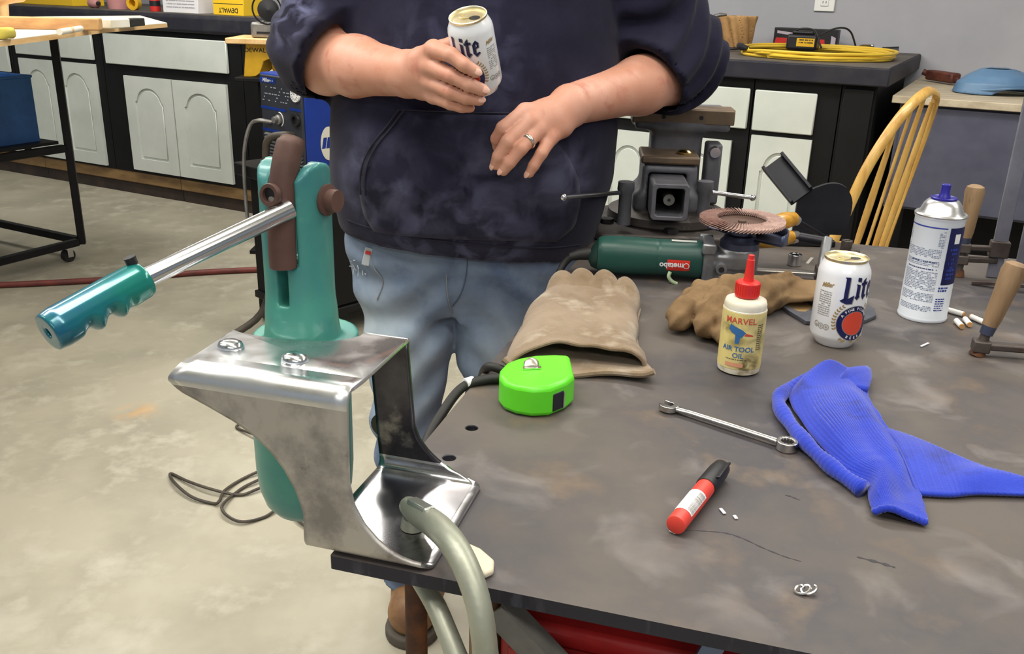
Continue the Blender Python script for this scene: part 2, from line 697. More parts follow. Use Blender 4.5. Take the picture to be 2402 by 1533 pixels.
s0, z0 = WS(1908, 26, -1.19)
s1, _ = WS(1956, 26, -1.19)
t = thing('wall_outlet', 'white duplex wall outlet on the grey wall above the right bench', 'outlet', WF(((s0 + s1) / 2, -1.2, z0)))
b = B(WF).bx(s0, s1, -1.2, -1.188, z0, z0 + (s1 - s0) * 1.6)
b.build('cover_plate', M_plate, t, bevel=0.004)
sm, dz = (s0 + s1) / 2, (s1 - s0) * 1.6
for k in (0.27, 0.73):
    b = B(WF).bx(sm - 0.02, sm + 0.02, -1.188, -1.183, z0 + dz * k - 0.018, z0 + dz * k + 0.018)
    o = b.build('socket', M_plate, t, bevel=0.002)
    b = B(WF)
    for dx in (-0.008, 0.008):
        b.bx(sm + dx - 0.0015, sm + dx + 0.0015, -1.183, -1.1825, z0 + dz * k - 0.005, z0 + dz * k + 0.006)
    b.build('slot', M_ink, o, smooth=0)

# ================================================================== CABINETS AND BENCH TOPS
def arch(a, c, z0, z1, rise, n=24):
    """outline of an arched panel, shoulders rounded, counter-clockwise"""
    out = [(a, z0), (c, z0)]
    wd = c - a
    for k in range(n + 1):
        u = c - wd * k / n
        x = (u - a) / wd
        xx = (x - 0.5) / 0.43
        out.append((u, z1 - rise + (rise * math.sqrt(1 - xx * xx) if abs(xx) < 1 else 0.0)))
    return out

def door(unit, a, c, z0, z1, proud=0.02):
    b = B(WF)
    wf = lambda u, v, w_: (u, w_, v)
    b.bx(a, c, 0.002, 0.010, z0, z1)
    mx, mz = (c - a) * 0.2, 0.075
    inn = arch(a + mx, c - mx, z0 + mz, z1 - 0.065, 0.085)
    n = len(inn)
    # outer loop matched point by point
    out = [(a, z0), (c, z0)]
    for (u, v) in inn[2:]:
        x = (u - (a + mx)) / (c - a - 2 * mx)
        out.append((a + (c - a) * x, z1))
    out[2], out[-1] = (c, z1), (a, z1)
    b.annulus(out, inn, 0.009, proud, wf)
    d = b.build('door', M_white, unit, smooth=25)
    g = 0.014
    b = B(WF)
    pan = arch(a + mx + g, c - mx - g, z0 + mz + g, z1 - 0.065 - g, 0.08)
    b.prism(pan, 0.009, proud - 0.004, wf)
    b.build('raised_panel', M_white, d, smooth=25, bevel=0.004, seg=1)
    return d

def drawer_front(unit, a, c, z0, z1):
    B(WF).bx(a, c, 0.002, 0.02, z0, z1).build('drawer_front', M_white, unit, bevel=0.004, seg=1)

def cabinet(label, s0, s1, top, drawers, doors):
    t = thing('base_cabinet', label, 'cabinet', WF(((s0 + s1) / 2, -0.3, 0.15)), 'painted base cabinets along the back wall')
    B(WF).bx(s0, s1, -0.62, 0.0, 0.15, top).build('carcass', M_black, t, smooth=0)
    for q in drawers:
        drawer_front(t, *q)
    for q in doors:
        door(t, *q)
    return t

cabinet('white cabinet front at far left behind the blue metal bin', -3.1, -1.975, 1.025, [(-3.05, -2.0, 0.70, 0.965)], [(-3.05, -2.56, 0.17, 0.66), (-2.52, -2.0, 0.17, 0.66)])
cabinet('white two-door cabinet behind the steel leg of the left table', -1.97, -1.095, 1.025, [(-1.91, -1.16, 0.825, 0.99)], [(-1.895, -1.545, 0.165, 0.80), (-1.535, -1.16, 0.165, 0.80)])
cabinet('white arched two-door cabinet left of the blue welder', -1.09, 0.06, 1.025, [(-1.05, -0.035, 0.813, 0.993)], [(-0.905, -0.500, 0.17, 0.75), (-0.490, -0.06, 0.17, 0.75)])
cabinet('white cabinet hidden behind the blue welder and the man', 0.065, 1.24, 1.025, [(0.12, 1.18, 0.813, 0.993)], [(0.2, 0.63, 0.17, 0.75), (0.65, 1.08, 0.17, 0.75)])
cabinet('white cabinet behind the man in the hoodie', 1.25, 2.255, 0.985, [(1.3, 2.2, 0.77, 0.94)], [(1.3, 1.74, 0.17, 0.75), (1.76, 2.2, 0.17, 0.75)])
cabinet('narrow white cabinet seen between the man and the vise', 2.26, 2.595, 0.985, [(2.29, 2.57, 0.77, 0.94)], [(2.29, 2.57, 0.17, 0.715)])
cabinet('white cabinet directly behind the bench vise jaws', 2.6, 2.972, 0.985, [(2.62, 2.962, 0.772, 0.942)], [(2.62, 2.905, 0.17, 0.715)])
cabinet('white cabinet at the end, behind the black steel channel', 2.977, 3.33, 0.985, [(2.985, 3.242, 0.77, 0.94)], [(2.99, 3.245, 0.17, 0.75)])
t = thing('filler_panel', 'plain black end panel of the right workbench beside the yellow chair', 'panel', WF((3.4, -0.4, 0)))
B(WF).bx(3.335, 3.47, -1.0, 0.0, 0.0, 0.985).build('board', M_black, t, smooth=0)
B(WF).bx(3.345, 3.46, 0.0, 0.02, 0.10, 0.97).build('stile', M_black, t, bevel=0.003)

t = thing('wooden_plinth', 'brown stained timber plinth under the row of white cabinets', 'plinth', WF((0, -0.3, 0)))
for k in range(5):
    a = -3.1 + k * 1.286
    B(WF).bx(a + 0.002, a + 1.284, -0.6, -0.005, 0.0755, 0.149).build('plank', M_plinth, t, bevel=0.006)
    B(WF).bx(a + 0.002, a + 1.284, -0.6, -0.02, 0.0, 0.0745).build('kick_board', M_plinth2, t, bevel=0.003)

t = thing('workshop_counter', 'thick dark left bench top carrying yellow and white cartons', 'counter', WF((-1, -0.5, 1.025)))
B(WF).bx(-3.2, 1.245, -1.19, 0.04, 1.0255, 1.125).build('slab', M_benchtop, t, bevel=0.02, seg=3)
B(WF).bx(-3.18, 1.235, -1.18, 0.02, 1.125, 1.13).build('surface', M_benchtop2, t, smooth=0)
t = thing('workshop_counter', 'dark right bench top carrying the yellow extension cord', 'counter', WF((2.4, -0.5, 0.985)))
B(WF).bx(1.25, 3.512, -1.19, 0.04, 0.9855, 1.058).build('slab', M_benchtop, t, bevel=0.006)
B(WF).bx(1.26, 3.505, -1.185, 0.033, 1.058, 1.0605).build('surface', M_benchtop2, t, smooth=0)

# ================================================================== CARTONS ON THE LEFT BENCH
ZL = 1.1305
def carton(label, px0, px1, dep, h, m, cat='box', name='carton', off=-0.03, flip=None):
    a, c = WS(px0, 25, off)[0], WS(px1, 25, off)[0]
    t = thing(name, label, cat, WF(((a + c) / 2, off - dep / 2, ZL)))
    B(WF).bx(a, c, off - dep, off, ZL, ZL + h).build('body', m, t, bevel=0.002, seg=1)
    B(WF).bx(a + 0.002, c - 0.002, off - dep, off + 0.0008, ZL + h - 0.022, ZL + h + 0.001).build('lid', m, t, smooth=0)
    return t, a, c, off
def put_text(t, s, size, a, c, off, z, m, flip=False, bold=0.0, dz=0):
    g, f = text_geo(s, size, bold)
    k = -1 if flip else 1
    B(WF).add([((a + c) / 2 + k * x, off + 0.0007, z + k * y) for x, y in g], f).build('lettering', m, t, smooth=0)
t, a, c, o_ = carton('yellow carton with upside-down black lettering at the bench corner', 500, 572, 0.2, 0.13, M_yellow)
put_text(t, 'DEWALT', 0.036, a, c, o_, ZL + 0.028, M_ink, True, 0.0006)
B(WF).bx(a + 0.005, c - 0.005, o_, o_ + 0.0006, ZL + 0.06, ZL + 0.063).build('printed_line', M_ink, t, smooth=0)
t, a, c, o_ = carton('white carton with small print next to the yellow lettered carton', 383, 466, 0.22, 0.14, M_whitecard)
b = B(WF)
rr = random.Random(3)
for k in range(5):
    for poly in print_rows(a + 0.03, c - 0.03, ZL + 0.1 - k * 0.018, ZL + 0.095 - k * 0.018, 0.01, 0.006, rr):
        b.add([(x, o_ + 0.0006, z) for x, z in poly], [(0, 1, 2, 3)])
b.build('small_print', mat('grey_print', (150, 150, 160)), t, smooth=0)
carton('flat yellow carton at the left end of the left bench', 36, 172, 0.25, 0.09, M_yellow, off=-0.22)
s_, _ = WS(365, 25, -0.08)
t = thing('spray_can', 'small red can standing left of the white carton', 'can', WF((s_, -0.08, ZL)))
B(WF).lathe([(0.03, 0), (0.031, 0.01), (0.031, 0.12), (0.02, 0.14), (0.012, 0.15)], (s_, -0.08, ZL), n=20).build('body', M_red, t)
B(WF).lathe([(0.0315, 0.03), (0.0315, 0.06)], (s_, -0.08, ZL), n=20).build('label_band', M_blackpl, t)
B(WF).lathe([(0.012, 0.15), (0.012, 0.17), (0.0, 0.172)], (s_, -0.08, ZL), n=16).build('cap', M_blackpl, t)
s_, _ = WS(278, 15, -0.14)
t = thing('plastic_tub', 'dusty pink plastic tub on the left bench', 'tub', WF((s_, -0.14, ZL)))
B(WF).lathe([(0.06, 0), (0.075, 0.11), (0.078, 0.112), (0.073, 0.112), (0.06, 0.01), (0, 0.01)], (s_, -0.14, ZL), n=28).build('body', M_pink, t)
B(WF).lathe([(0.076, 0.10), (0.082, 0.104), (0.078, 0.112)], (s_, -0.14, ZL), n=28).build('rim', M_pink, t)
s_, _ = WS(315, 14, -0.1)
t = thing('tape_roll', 'yellow roll standing right of the pink tub', 'roll', WF((s_, -0.1, ZL)))
B(WF).lathe([(0.022, -0.02), (0.04, -0.02), (0.04, 0.02), (0.022, 0.02), (0.022, -0.02)], (s_, -0.1, ZL + 0.04), (0.3, 1, 0), 24).build('roll', M_yelpaint, t)
s_, _ = WS(222, 12, -0.12)
t = thing('glue_bottle', 'small pale pink bottle lying left of the pink tub', 'bottle', WF((s_, -0.12, ZL)))
B(WF).lathe([(0.0, -0.05), (0.026, -0.05), (0.028, -0.04), (0.028, 0.03), (0.012, 0.05)], (s_, -0.12, ZL + 0.028), (1, 0.3, 0), 18).build('body', M_pink, t)
B(WF).lathe([(0.012, 0.05), (0.013, 0.052), (0.009, 0.075)], (s_, -0.12, ZL + 0.028), (1, 0.3, 0), 14).build('cap', M_blackpl, t)

# ================================================================== LEFT TABLE
LC = Vector((-2.122, 4.345, 0))
LFRAME = lambda p: LC - WX * p[0] + WN * p[1] + Vector((0, 0, p[2]))     # along the wall to the left, towards the room, up
t = thing('steel_table', 'black steel frame table on casters at the left edge', 'table', LC)
SB = 0.034
def sqbar(a, c, name='rail', wd=SB):
    B(LFRAME).bar(a, c, wd, wd).build(name, M_steelblk, t, bevel=0.003, seg=1)
LX, LY = 1.5, 1.5
for (x, y) in ((0, 0), (LX, 0), (0, LY), (LX, LY)):
    sqbar((x, y, 0.085), (x, y, 1.1135), 'leg')
for z in (0.10, 1.096):
    sqbar((0.025, 0, z), (LX - 0.025, 0, z))
    sqbar((0.025, LY, z), (LX - 0.025, LY, z))
    sqbar((0, 0.025, z), (0, LY - 0.025, z))
    sqbar((LX, 0.025, z), (LX, LY - 0.025, z))
sqbar((0, 0.025, 0.555), (0, LY - 0.025, 0.555))
sqbar((LX, 0.025, 0.555), (LX, LY - 0.025, 0.555))
B(LFRAME).bx(-0.0, LX, 0.05, LY - 0.05, 0.578, 0.592).build('shelf', M_steelblk, t)
for (x, y) in ((0.05, 0.05), (LX - 0.05, 0.05), (0.05, LY - 0.05), (LX - 0.05, LY - 0.05)):
    b = B(LFRAME).bx(x - 0.03, x + 0.03, y - 0.03, y + 0.03, 0.070, 0.0765)
    b.bx(x - 0.022, x - 0.018, y - 0.015, y + 0.015, 0.025, 0.072)
    b.bx(x + 0.018, x + 0.022, y - 0.015, y + 0.015, 0.025, 0.072)
    o = b.build('caster', M_chrome, t)
    B(LFRAME).cyl((x - 0.015, y, 0.0315), (x + 0.015, y, 0.0315), 0.031, n=20).build('wheel', M_rubber, o)
ZT = 1.1142
t2 = thing('board', 'large white faced sheet lying across the black steel table', 'sheet', P(150, 90, ZT))
pts = [P(-700, 210, ZT), P(0, 110, ZT), P(245, 77, ZT), P(393, 64, ZT), P(330, 45, ZT), P(-20, 50, ZT), P(-700, 110, ZT)]
b = B()
n = len(pts)
b.add([p for p in pts] + [p + Vector((0, 0, 0.016)) for p in pts], [tuple(range(n))[::-1]] + [(i, (i + 1) % n, n + (i + 1) % n, n + i) for i in range(n)], 0)
b.build('core', M_wood, t2, smooth=0)
b = B().add([p + Vector((0, 0, 0.0162)) for p in pts] + [p + Vector((0, 0, 0.0185)) for p in pts], [tuple(range(n, 2 * n))] + [(i, (i + 1) % n, n + (i + 1) % n, n + i) for i in range(n)], 0)
b.build('white_face', M_lam, t2, smooth=0)
ZS = ZT + 0.0188
def beam(name, label, cat, pa, pb, wd, ht, m, z=ZS):
    a, c = P(pa[0], pa[1], z), P(pb[0], pb[1], z)
    o = B().bar(a + Vector((0, 0, ht / 2)), c + Vector((0, 0, ht / 2)), wd, ht).build(name, m, bevel=0.004)
    tag(o, label, cat)
    return o
beam('timber_beam', 'tan squared timber beam lying on the white sheet', 'timber', (-260, 62), (238, 71), 0.06, 0.042, M_beam)
beam('timber_block', 'cream end block butted against the tan beam', 'timber', (243, 67), (290, 64), 0.06, 0.034, M_lam)
beam('steel_block', 'short black block between the cream block and the sheet corner', 'block', (294, 63), (329, 60), 0.045, 0.030, M_blackpl)
beam('timber_strip', 'thin pale strip lying behind the tan beam', 'timber', (60, 52), (320, 53), 0.05, 0.012, M_lam)
a, c = P(140, 83, ZS), P(190, 74, ZS)
t3 = thing('paper_roll', 'small rolled cream paper in front of the tan beam', 'roll', a)
B().tube([a + V3(0, 0, 0.0105), c + V3(0, 0, 0.0105)], 0.010, 16).build('roll', M_lam, t3)
B().tube([a + (c - a) * 0.45 + V3(0, 0, 0.0105), a + (c - a) * 0.55 + V3(0, 0, 0.0105)], 0.0104, 16).build('band', M_wood, t3)
p = P(5, 92, ZS)
f = lambda X, Y, Z: sbox(X, Y, Z, (p.x, p.y, ZS + 0.018), (0.035, 0.03, 0.016), 0.012) + 0.003 * np.sin(X * 90) * np.sin(Y * 110 + 1)
tag(nets_obj('rag', f, (p.x - 0.08, p.y - 0.07, ZS - 0.01), (p.x + 0.08, p.y + 0.07, ZS + 0.06), 0.006, mat('mustard_cloth', (188, 172, 74), 0.8)), 'crumpled mustard cloth at the left edge of the sheet', 'cloth')
p = P(-8, 60, ZS)
t3 = thing('wooden_mallet', 'round tan mallet head at the left edge above the beam', 'mallet', p)
B().lathe([(0.0, -0.07), (0.05, -0.07), (0.056, -0.06), (0.056, 0.06), (0.05, 0.07), (0, 0.07)], p + V3(0, 0.08, 0.13), (1, 0.4, 0.2), 24).build('head', M_beam, t3)
B().cyl(p + V3(-0.01, 0.08, 0.0), p + V3(0, 0.08, 0.09), 0.016, n=14).build('handle', M_wood, t3)

# blue bin on the shelf
t = thing('metal_bin', 'scuffed blue metal bin on the shelf of the left table', 'bin', LFRAME((0.55, 0.4, 0.593)))
b = B(LFRAME)
BX0, BX1, BY0, BY1, BZ1 = 0.06, 0.80, 0.10, 0.78, 0.885
b.bx(BX0, BX1, BY0, BY1, 0.593, 0.597)
for q in ((BX0, BX0 + 0.004, BY0, BY1), (BX1 - 0.004, BX1, BY0, BY1), (BX0 + 0.004, BX1 - 0.004, BY0, BY0 + 0.004), (BX0 + 0.004, BX1 - 0.004, BY1 - 0.004, BY1)):
    b.bx(*q, 0.597, BZ1)
b.build('body', M_bluebin, t, smooth=0)
B(LFRAME).tube([(BX0, BY0, BZ1), (BX1, BY0, BZ1), (BX1, BY1, BZ1), (BX0, BY1, BZ1)], 0.007, 8, closed=True).build('rim', M_bluebin, t)
B(LFRAME).tube(spline([(0.3, BY1, 0.76), (0.32, BY1 + 0.03, 0.76), (0.52, BY1 + 0.03, 0.76), (0.54, BY1, 0.76)], 5), 0.006, 8).build('handle', M_steelblk, t)

# ================================================================== SCROLL SAW ON ITS YELLOW STAND
SY = 4.6
t = thing('pedestal', 'black steel pedestal under the yellow saw stand', 'stand', Vector((-1.24, SY + 0.1, 0)))
B().bx(-1.29, -1.19, SY + 0.05, SY + 0.15, 0.02, 0.86).build('column', M_black, t, bevel=0.004)
B().bx(-1.36, -1.06, SY - 0.06, SY + 0.26, 0.0, 0.02).build('foot_plate', M_black, t, bevel=0.004)
B().bx(-1.37, -1.06, SY - 0.06, SY + 0.26, 0.86, 0.88).build('top_plate', M_black, t, bevel=0.004)
t = thing('saw_stand', 'yellow stand with pale board top behind the man\'s elbow', 'stand', Vector((-1.24, SY + 0.1, 0.8805)))
def foot(y0, y1):
    pr = [(-1.335, 0.8805), (-1.30, 0.8805), (-1.275, 0.885), (-1.255, 0.90), (-1.245, 0.925), (-1.235, 0.955), (-1.21, 0.965), (-1.19, 0.968), (-1.19, 1.035), (-1.315, 1.035)]
    return B().prism(pr, y0, y1, lambda u, v, w_: (u, w_, v)).build('leg', M_yelpaint, t, bevel=0.003)
o = foot(SY - 0.02, SY + 0.0)
foot(SY + 0.19, SY + 0.21)
B().bx(-1.2, -1.1, SY - 0.02, SY + 0.2, 0.90, 1.035).build('gearbox', mat('dark_yellow', (176, 126, 20), 0.5), t, bevel=0.02)
g, f = text_geo('DEWALT', 0.03, 0.0004)
B().add([(-1.262 + x, SY - 0.0206, 1.005 + y) for x, y in g], f).build('lettering', M_ink, o, smooth=0)
B().bx(-1.395, -1.06, SY - 0.08, SY + 0.24, 1.0355, 1.062).build('board', M_wood, t, bevel=0.004)
B().bx(-1.2, -1.05, SY - 0.015, SY - 0.005, 0.985, 1.0).build('rod', M_chrome, t)
t = thing('bench_motor', 'grey bench motor with black ring on the yellow stand', 'machine', Vector((-1.2, SY + 0.1, 1.0625)))
B().bx(-1.285, -1.09, SY - 0.03, SY + 0.17, 1.0625, 1.135).build('housing', M_greymetal, t, bevel=0.012)
B().bx(-1.255, -1.14, SY - 0.034, SY - 0.03, 1.082, 1.092).build('slot', M_ink, t)
B().lathe([(0.0, -0.03), (0.03, -0.03), (0.05, -0.015), (0.05, 0.02), (0.0, 0.03)], V3(-1.2, SY, 1.19), (0.2, -1, 0), 28).build('motor', M_blackpl, t)
B().tube([V3(-1.2 + 0.068 * math.cos(a), SY - 0.03, 1.195 + 0.068 * math.sin(a)) for a in [2 * PI * k / 32 for k in range(32)]], 0.004, 6, closed=True).build('guard_ring', M_steelblk, t)
B().bx(-1.225, -1.175, SY - 0.01, SY + 0.05, 1.13, 1.18).build('bracket', M_greymetal, t, bevel=0.004)
B().bx(-1.16, -1.06, SY - 0.01, SY + 0.06, 1.17, 1.20).build('arm', M_greymetal, t, bevel=0.004)

# ================================================================== WELDER ON ITS CART
WR = Q(722, 402, 3.35)
WR.z = 0.655
EX, EY = V3(-0.735, 0.678, 0), V3(0.678, 0.735, 0)
WLD = lambda p: WR + EX * p[0] + EY * p[1] + Vector((0, 0, p[2]))       # to the left, to the back, up
t = thing('welder_cart', 'black steel cart standing under the blue welder', 'cart', WLD((0.15, 0.25, -0.655)))
B(WLD).bx(-0.06, 0.40, -0.07, 0.56, -0.05, -0.001).build('top_tray', M_steelblk, t, bevel=0.006)
for (x, y) in ((0.30, -0.02), (0.30, 0.47), (-0.03, -0.02), (-0.03, 0.47)):
    B(WLD).bx(x, x + 0.07, y, y + 0.07, -0.63, -0.051).build('leg', M_black, t, bevel=0.004)
B(WLD).bx(-0.04, 0.38, -0.03, 0.55, -0.56, -0.53).build('lower_shelf', M_steelblk, t, bevel=0.004)
B(WLD).bx(-0.035, 0.37, 0.3, 0.315, -0.52, -0.06).build('back_panel', M_black, t)
B(WLD).bx(-0.036, -0.025, 0.06, 0.46, -0.52, -0.06).build('side_panel', M_black, t)
for (x, y) in ((0.33, 0.0), (0.33, 0.5), (0.0, 0.0), (0.0, 0.5)):
    B(WLD).cyl((x - 0.02, y, -0.625), (x + 0.02, y, -0.625), 0.030, n=18).build('wheel', M_rubber, t)
t = thing('welder', 'blue welding power source with charcoal control panel on black cart', 'welder', WLD((0.15, 0.25, 0)))
WW, WD, WH = 0.285, 0.5, 0.345
B(WLD).bx(0, WW, 0, WD, 0, WH).build('case', M_wblue, t, bevel=0.008)
p_ = B(WLD).bx(0.002, WW - 0.022, -0.012, 0, 0.004, WH - 0.006).build('control_panel', M_wpanel, t, bevel=0.004)
for (x0, x1, z) in ((0.16, 0.26, 0.318), (0.1, 0.262, 0.222), (0.005, 0.075, 0.232), (0.13, 0.262, 0.140)):
    B(WLD).bx(x0, x1, -0.0135, -0.012, z - 0.006, z + (0.012 if z > 0.3 else 0.004)).build('stripe', M_wblue, p_)
b = B(WLD)
rr = random.Random(5)
for (x0, x1, z0, z1, hh) in ((0.05, 0.24, 0.245, 0.295, 0.004), (0.16, 0.25, 0.314, 0.318, 0.006)):
    z = z1
    while z > z0:
        x = x0
        while x < x1:
            wd = rr.uniform(0.006, 0.02)
            if rr.random() < 0.5:
                b.add([(x, -0.0138, z), (x + wd, -0.0138, z), (x + wd, -0.0138, z + hh), (x, -0.0138, z + hh)], [(0, 1, 2, 3)])
            x += wd + 0.006
        z -= 0.012
b.build('panel_marks', mat('dim_print', (150, 156, 170)), p_, smooth=0)
g, f = text_geo('Miller', 0.02, 0.0002, 0.2)
B(WLD).add([(0.218 - x, -0.0142, 0.321 + y) for x, y in g], f).build('lettering', M_whiteink, p_, smooth=0)
B(WLD).cyl((0.03, -0.012, 0.285), (0.03, -0.02, 0.285), 0.026, n=28).build('gauge', M_whiteink, t)
b = B(WLD)
for k in range(12):
    a = 2 * PI * k / 12
    b.bar((0.03 + 0.014 * math.cos(a), -0.0205, 0.285 + 0.014 * math.sin(a)), (0.03 + 0.021 * math.cos(a), -0.0205, 0.285 + 0.021 * math.sin(a)), 0.002, 0.001)
b.bar((0.03, -0.0205, 0.285), (0.043, -0.0205, 0.293), 0.002, 0.001)
b.build('dial_marks', M_ink, t, smooth=0)
B(WLD).lathe([(0.018, 0), (0.018, 0.01), (0.013, 0.014), (0.012, 0.028), (0, 0.028)], (0.145, -0.012, 0.185), (0, -1, 0), 24).build('knob', M_greymetal, t)
b = B(WLD)
b.tube([(0.145 - 0.026 * math.cos(a), -0.0135, 0.185 + 0.026 * math.sin(a)) for a in [(-1.0 + 2.6 * k / 14) for k in range(15)]], 0.0022, 6)
b.build('dial_arc', M_whiteink, t)
B(WLD).lathe([(0.024, 0), (0.024, 0.012), (0.014, 0.012), (0.014, 0.002), (0, 0.002)], (0.035, -0.012, 0.195), (0, -1, 0), 24).build('socket', M_blackpl, t)
for k in range(9):
    z = 0.02 + k * 0.013
    B(WLD).box((0.125, -0.016, z), (0.235, 0.012, 0.005), Matrix.Rotation(0.5, 3, 'X')).build('louver', mat('louver_grey', (78, 80, 86), 0.5) if k == 0 else bpy.data.materials['louver_grey'], t)
for z in (0.03, 0.3):
    B(WLD).cyl((-0.001, 0.03, z), (-0.003, 0.03, z), 0.005, n=10).build('screw', M_blackpl, t)
# side badge: pale oval with slanted blue bars
oval = [(0.098 + 0.036 * math.cos(2 * PI * k / 32), 0.105 + 0.062 * math.sin(2 * PI * k / 32)) for k in range(32)]
o = B(WLD).prism(oval, -0.0005, -0.0015, lambda u, v, w_: (w_, u, v)).build('badge', M_cream, t, smooth=0)
b = B(WLD)
for k in range(3):
    u = 0.066 + k * 0.019
    b.add([(-0.002, u, 0.088), (-0.002, u + 0.016, 0.088), (-0.002, u + 0.025, 0.128), (-0.002, u + 0.009, 0.128)], [(0, 1, 2, 3)])
b.build('badge_bars', M_wblue, o, smooth=0)
pts = [WLD(q) for q in ((0.06, -0.012, 0.135), (0.07, -0.05, 0.14), (0.12, -0.075, 0.125), (0.145, -0.08, 0.07), (0.14, -0.085, -0.1), (0.12, -0.1, -0.35), (0.16, -0.14, -0.55), (0.2, -0.3, -0.64), (0.1, -0.4, -0.64), (0.02, -0.3, -0.64))]
B().tube(spline(pts, 6), 0.014, 10).build('torch_cable', M_cable, t)
pts = [WLD(q) for q in ((0.2, -0.012, 0.17), (0.23, -0.05, 0.175), (0.275, -0.06, 0.15), (0.30, -0.075, 0.06), (0.3, -0.085, -0.06), (0.29, -0.09, -0.2))]
B().tube(spline(pts, 6), 0.007, 8).build('control_cable', M_greymetal, t)
pts = [WLD(q) for q in ((-0.03, 0.05, -0.05), (-0.07, -0.02, -0.2), (-0.06, -0.06, -0.35), (-0.1, -0.08, -0.5), (-0.06, -0.12, -0.64))]
B().tube(spline(pts, 6), 0.006, 8).build('ground_lead', M_rubber, t)

# ================================================================== FLOOR CABLES
pts = [P(-260, 676, 0.014), P(0, 668, 0.014), P(170, 660, 0.014), P(330, 650, 0.014), P(480, 638, 0.014), P(640, 632, 0.014), P(800, 640, 0.014), P(1000, 690, 0.014)]
tag(B().tube(spline(pts, 8), 0.0135, 10).build('air_hose', M_hose), 'red rubber air hose running across the concrete floor', 'hose')
pix = [(780, 1275), (700, 1220), (672, 1180), (620, 1212), (560, 1222), (520, 1190), (560, 1150), (600, 1128), (640, 1112), (700, 1100), (690, 1080), (630, 1096), (570, 1122), (527, 1150), (514, 1175), (500, 1180), (450, 1165), (410, 1132), (400, 1110), (440, 1128), (500, 1148), (560, 1160), (600, 1148), (660, 1120), (700, 1090), (660, 1050), (600, 1020), (556, 1003), (563, 994)]
pts = [P(x, y, 0.005 + 0.004 * (k % 3)) for k, (x, y) in enumerate(pix)]
tag(B().tube(spline(pts, 7), 0.0042, 7).build('cord', M_cable), 'thin dark cord lying in loose loops on the floor', 'cord')

# ================================================================== THINGS ON THE RIGHT BENCH
ZR = 1.061
p = P(1722, 112, ZR)
t = thing('paper_bucket', 'rumpled brown paper sack behind the man\'s left sleeve', 'sack', p)
f = lambda X, Y, Z: np.maximum(np.abs(cone(X, Y, Z, (p.x, p.y, ZR - 0.1), (p.x, p.y, ZR + 0.30), 0.055, 0.115) + 0.008 * np.sin(9 * np.arctan2(Y - p.y, X - p.x) + Z * 30)) - 0.005, np.maximum(Z - ZR - 0.155, ZR + 0.003 - Z))
nets_obj('sack', f, (p.x - 0.16, p.y - 0.16, ZR - 0.01), (p.x + 0.16, p.y + 0.16, ZR + 0.18), 0.0055, M_brown, t)
B().lathe([(0.0, 0.0), (0.07, 0.0), (0.08, 0.05), (0, 0.055)], p + V3(0, 0, 0.001), n=20).build('filling', M_brown, t)
p2 = P(1648, 112, ZR)
t = thing('masking_roll', 'tan paper roll standing left of the brown sack', 'roll', p2)
B().lathe([(0.02, 0), (0.055, 0), (0.055, 0.13), (0.02, 0.13), (0.02, 0)], p2, n=28).build('roll', M_brown, t)
B().lathe([(0.0195, -0.0), (0.0205, 0.0), (0.0205, 0.132), (0.0175, 0.132), (0.0175, 0.0)], p2, n=20).build('core', M_whitecard, t)
B().lathe([(0.0555, 0.012), (0.0558, 0.035)], p2, n=28).build('label_band', M_whitecard, t)
a = p2 + V3(-0.03, -0.02, 0.136)
t = thing('air_tool', 'slim silver tool lying across the tan roll and brown sack', 'tool', a)
B().tube([a, a + V3(0.07, -0.0, 0.016)], 0.005, 10).build('shaft', M_chrome, t)
B().tube([a + V3(0.068, 0, 0.0155), a + V3(0.1, 0, 0.024), a + V3(0.13, 0.0, 0.024)], [0.009, 0.010, 0.006], 12).build('head', M_greymetal, t)

# drill package
a, c = WF((2.79, -1.06, ZR)), WF((3.115, -1.06, ZR))
u = (c - a).normalized()
nrm = V3(-u.y, u.x, 0)
t = thing('tool_package', 'black and red printed tool package leaning behind the yellow cord', 'package', (a + c) / 2)
pk = lambda q: a + u * q[0] + nrm * q[1] + V3(0, 0, q[2])
Lp = (c - a).length
hp = 0.10
B(pk).bx(0, Lp, 0, 0.06, 0, hp).build('box', M_blackpl, t, bevel=0.003)
b = B(pk)
for (x0, x1, z0, z1) in ((0.02, 0.36, 0.16, 0.5), (0.5, 0.62, 0.1, 0.65), (0.62, 0.82, 0.12, 0.5)):
    b.add([(x0 * Lp, -0.0006, z0 * hp), (x1 * Lp, -0.0006, z0 * hp), ((x1 - 0.02) * Lp, -0.0006, z1 * hp), ((x0 + 0.02) * Lp, -0.0006, z1 * hp)], [(0, 1, 2, 3)])
b.build('red_print', M_red, t, smooth=0)
b = B(pk)
for (x0, x1, z0, z1) in ((0.05, 0.34, 0.62, 0.86), (0.9, 0.97, 0.1, 0.7), (0.36, 0.5, 0.5, 0.58)):
    b.add([(x0 * Lp, -0.0007, (z0 + 0.1) * hp), (x1 * Lp, -0.0007, z0 * hp), (x1 * Lp, -0.0007, (z1 - 0.1) * hp), (x0 * Lp, -0.0007, z1 * hp)], [(0, 1, 2, 3)])
b.build('pale_print', mat('lilac_print', (176, 164, 176)), t, smooth=0)
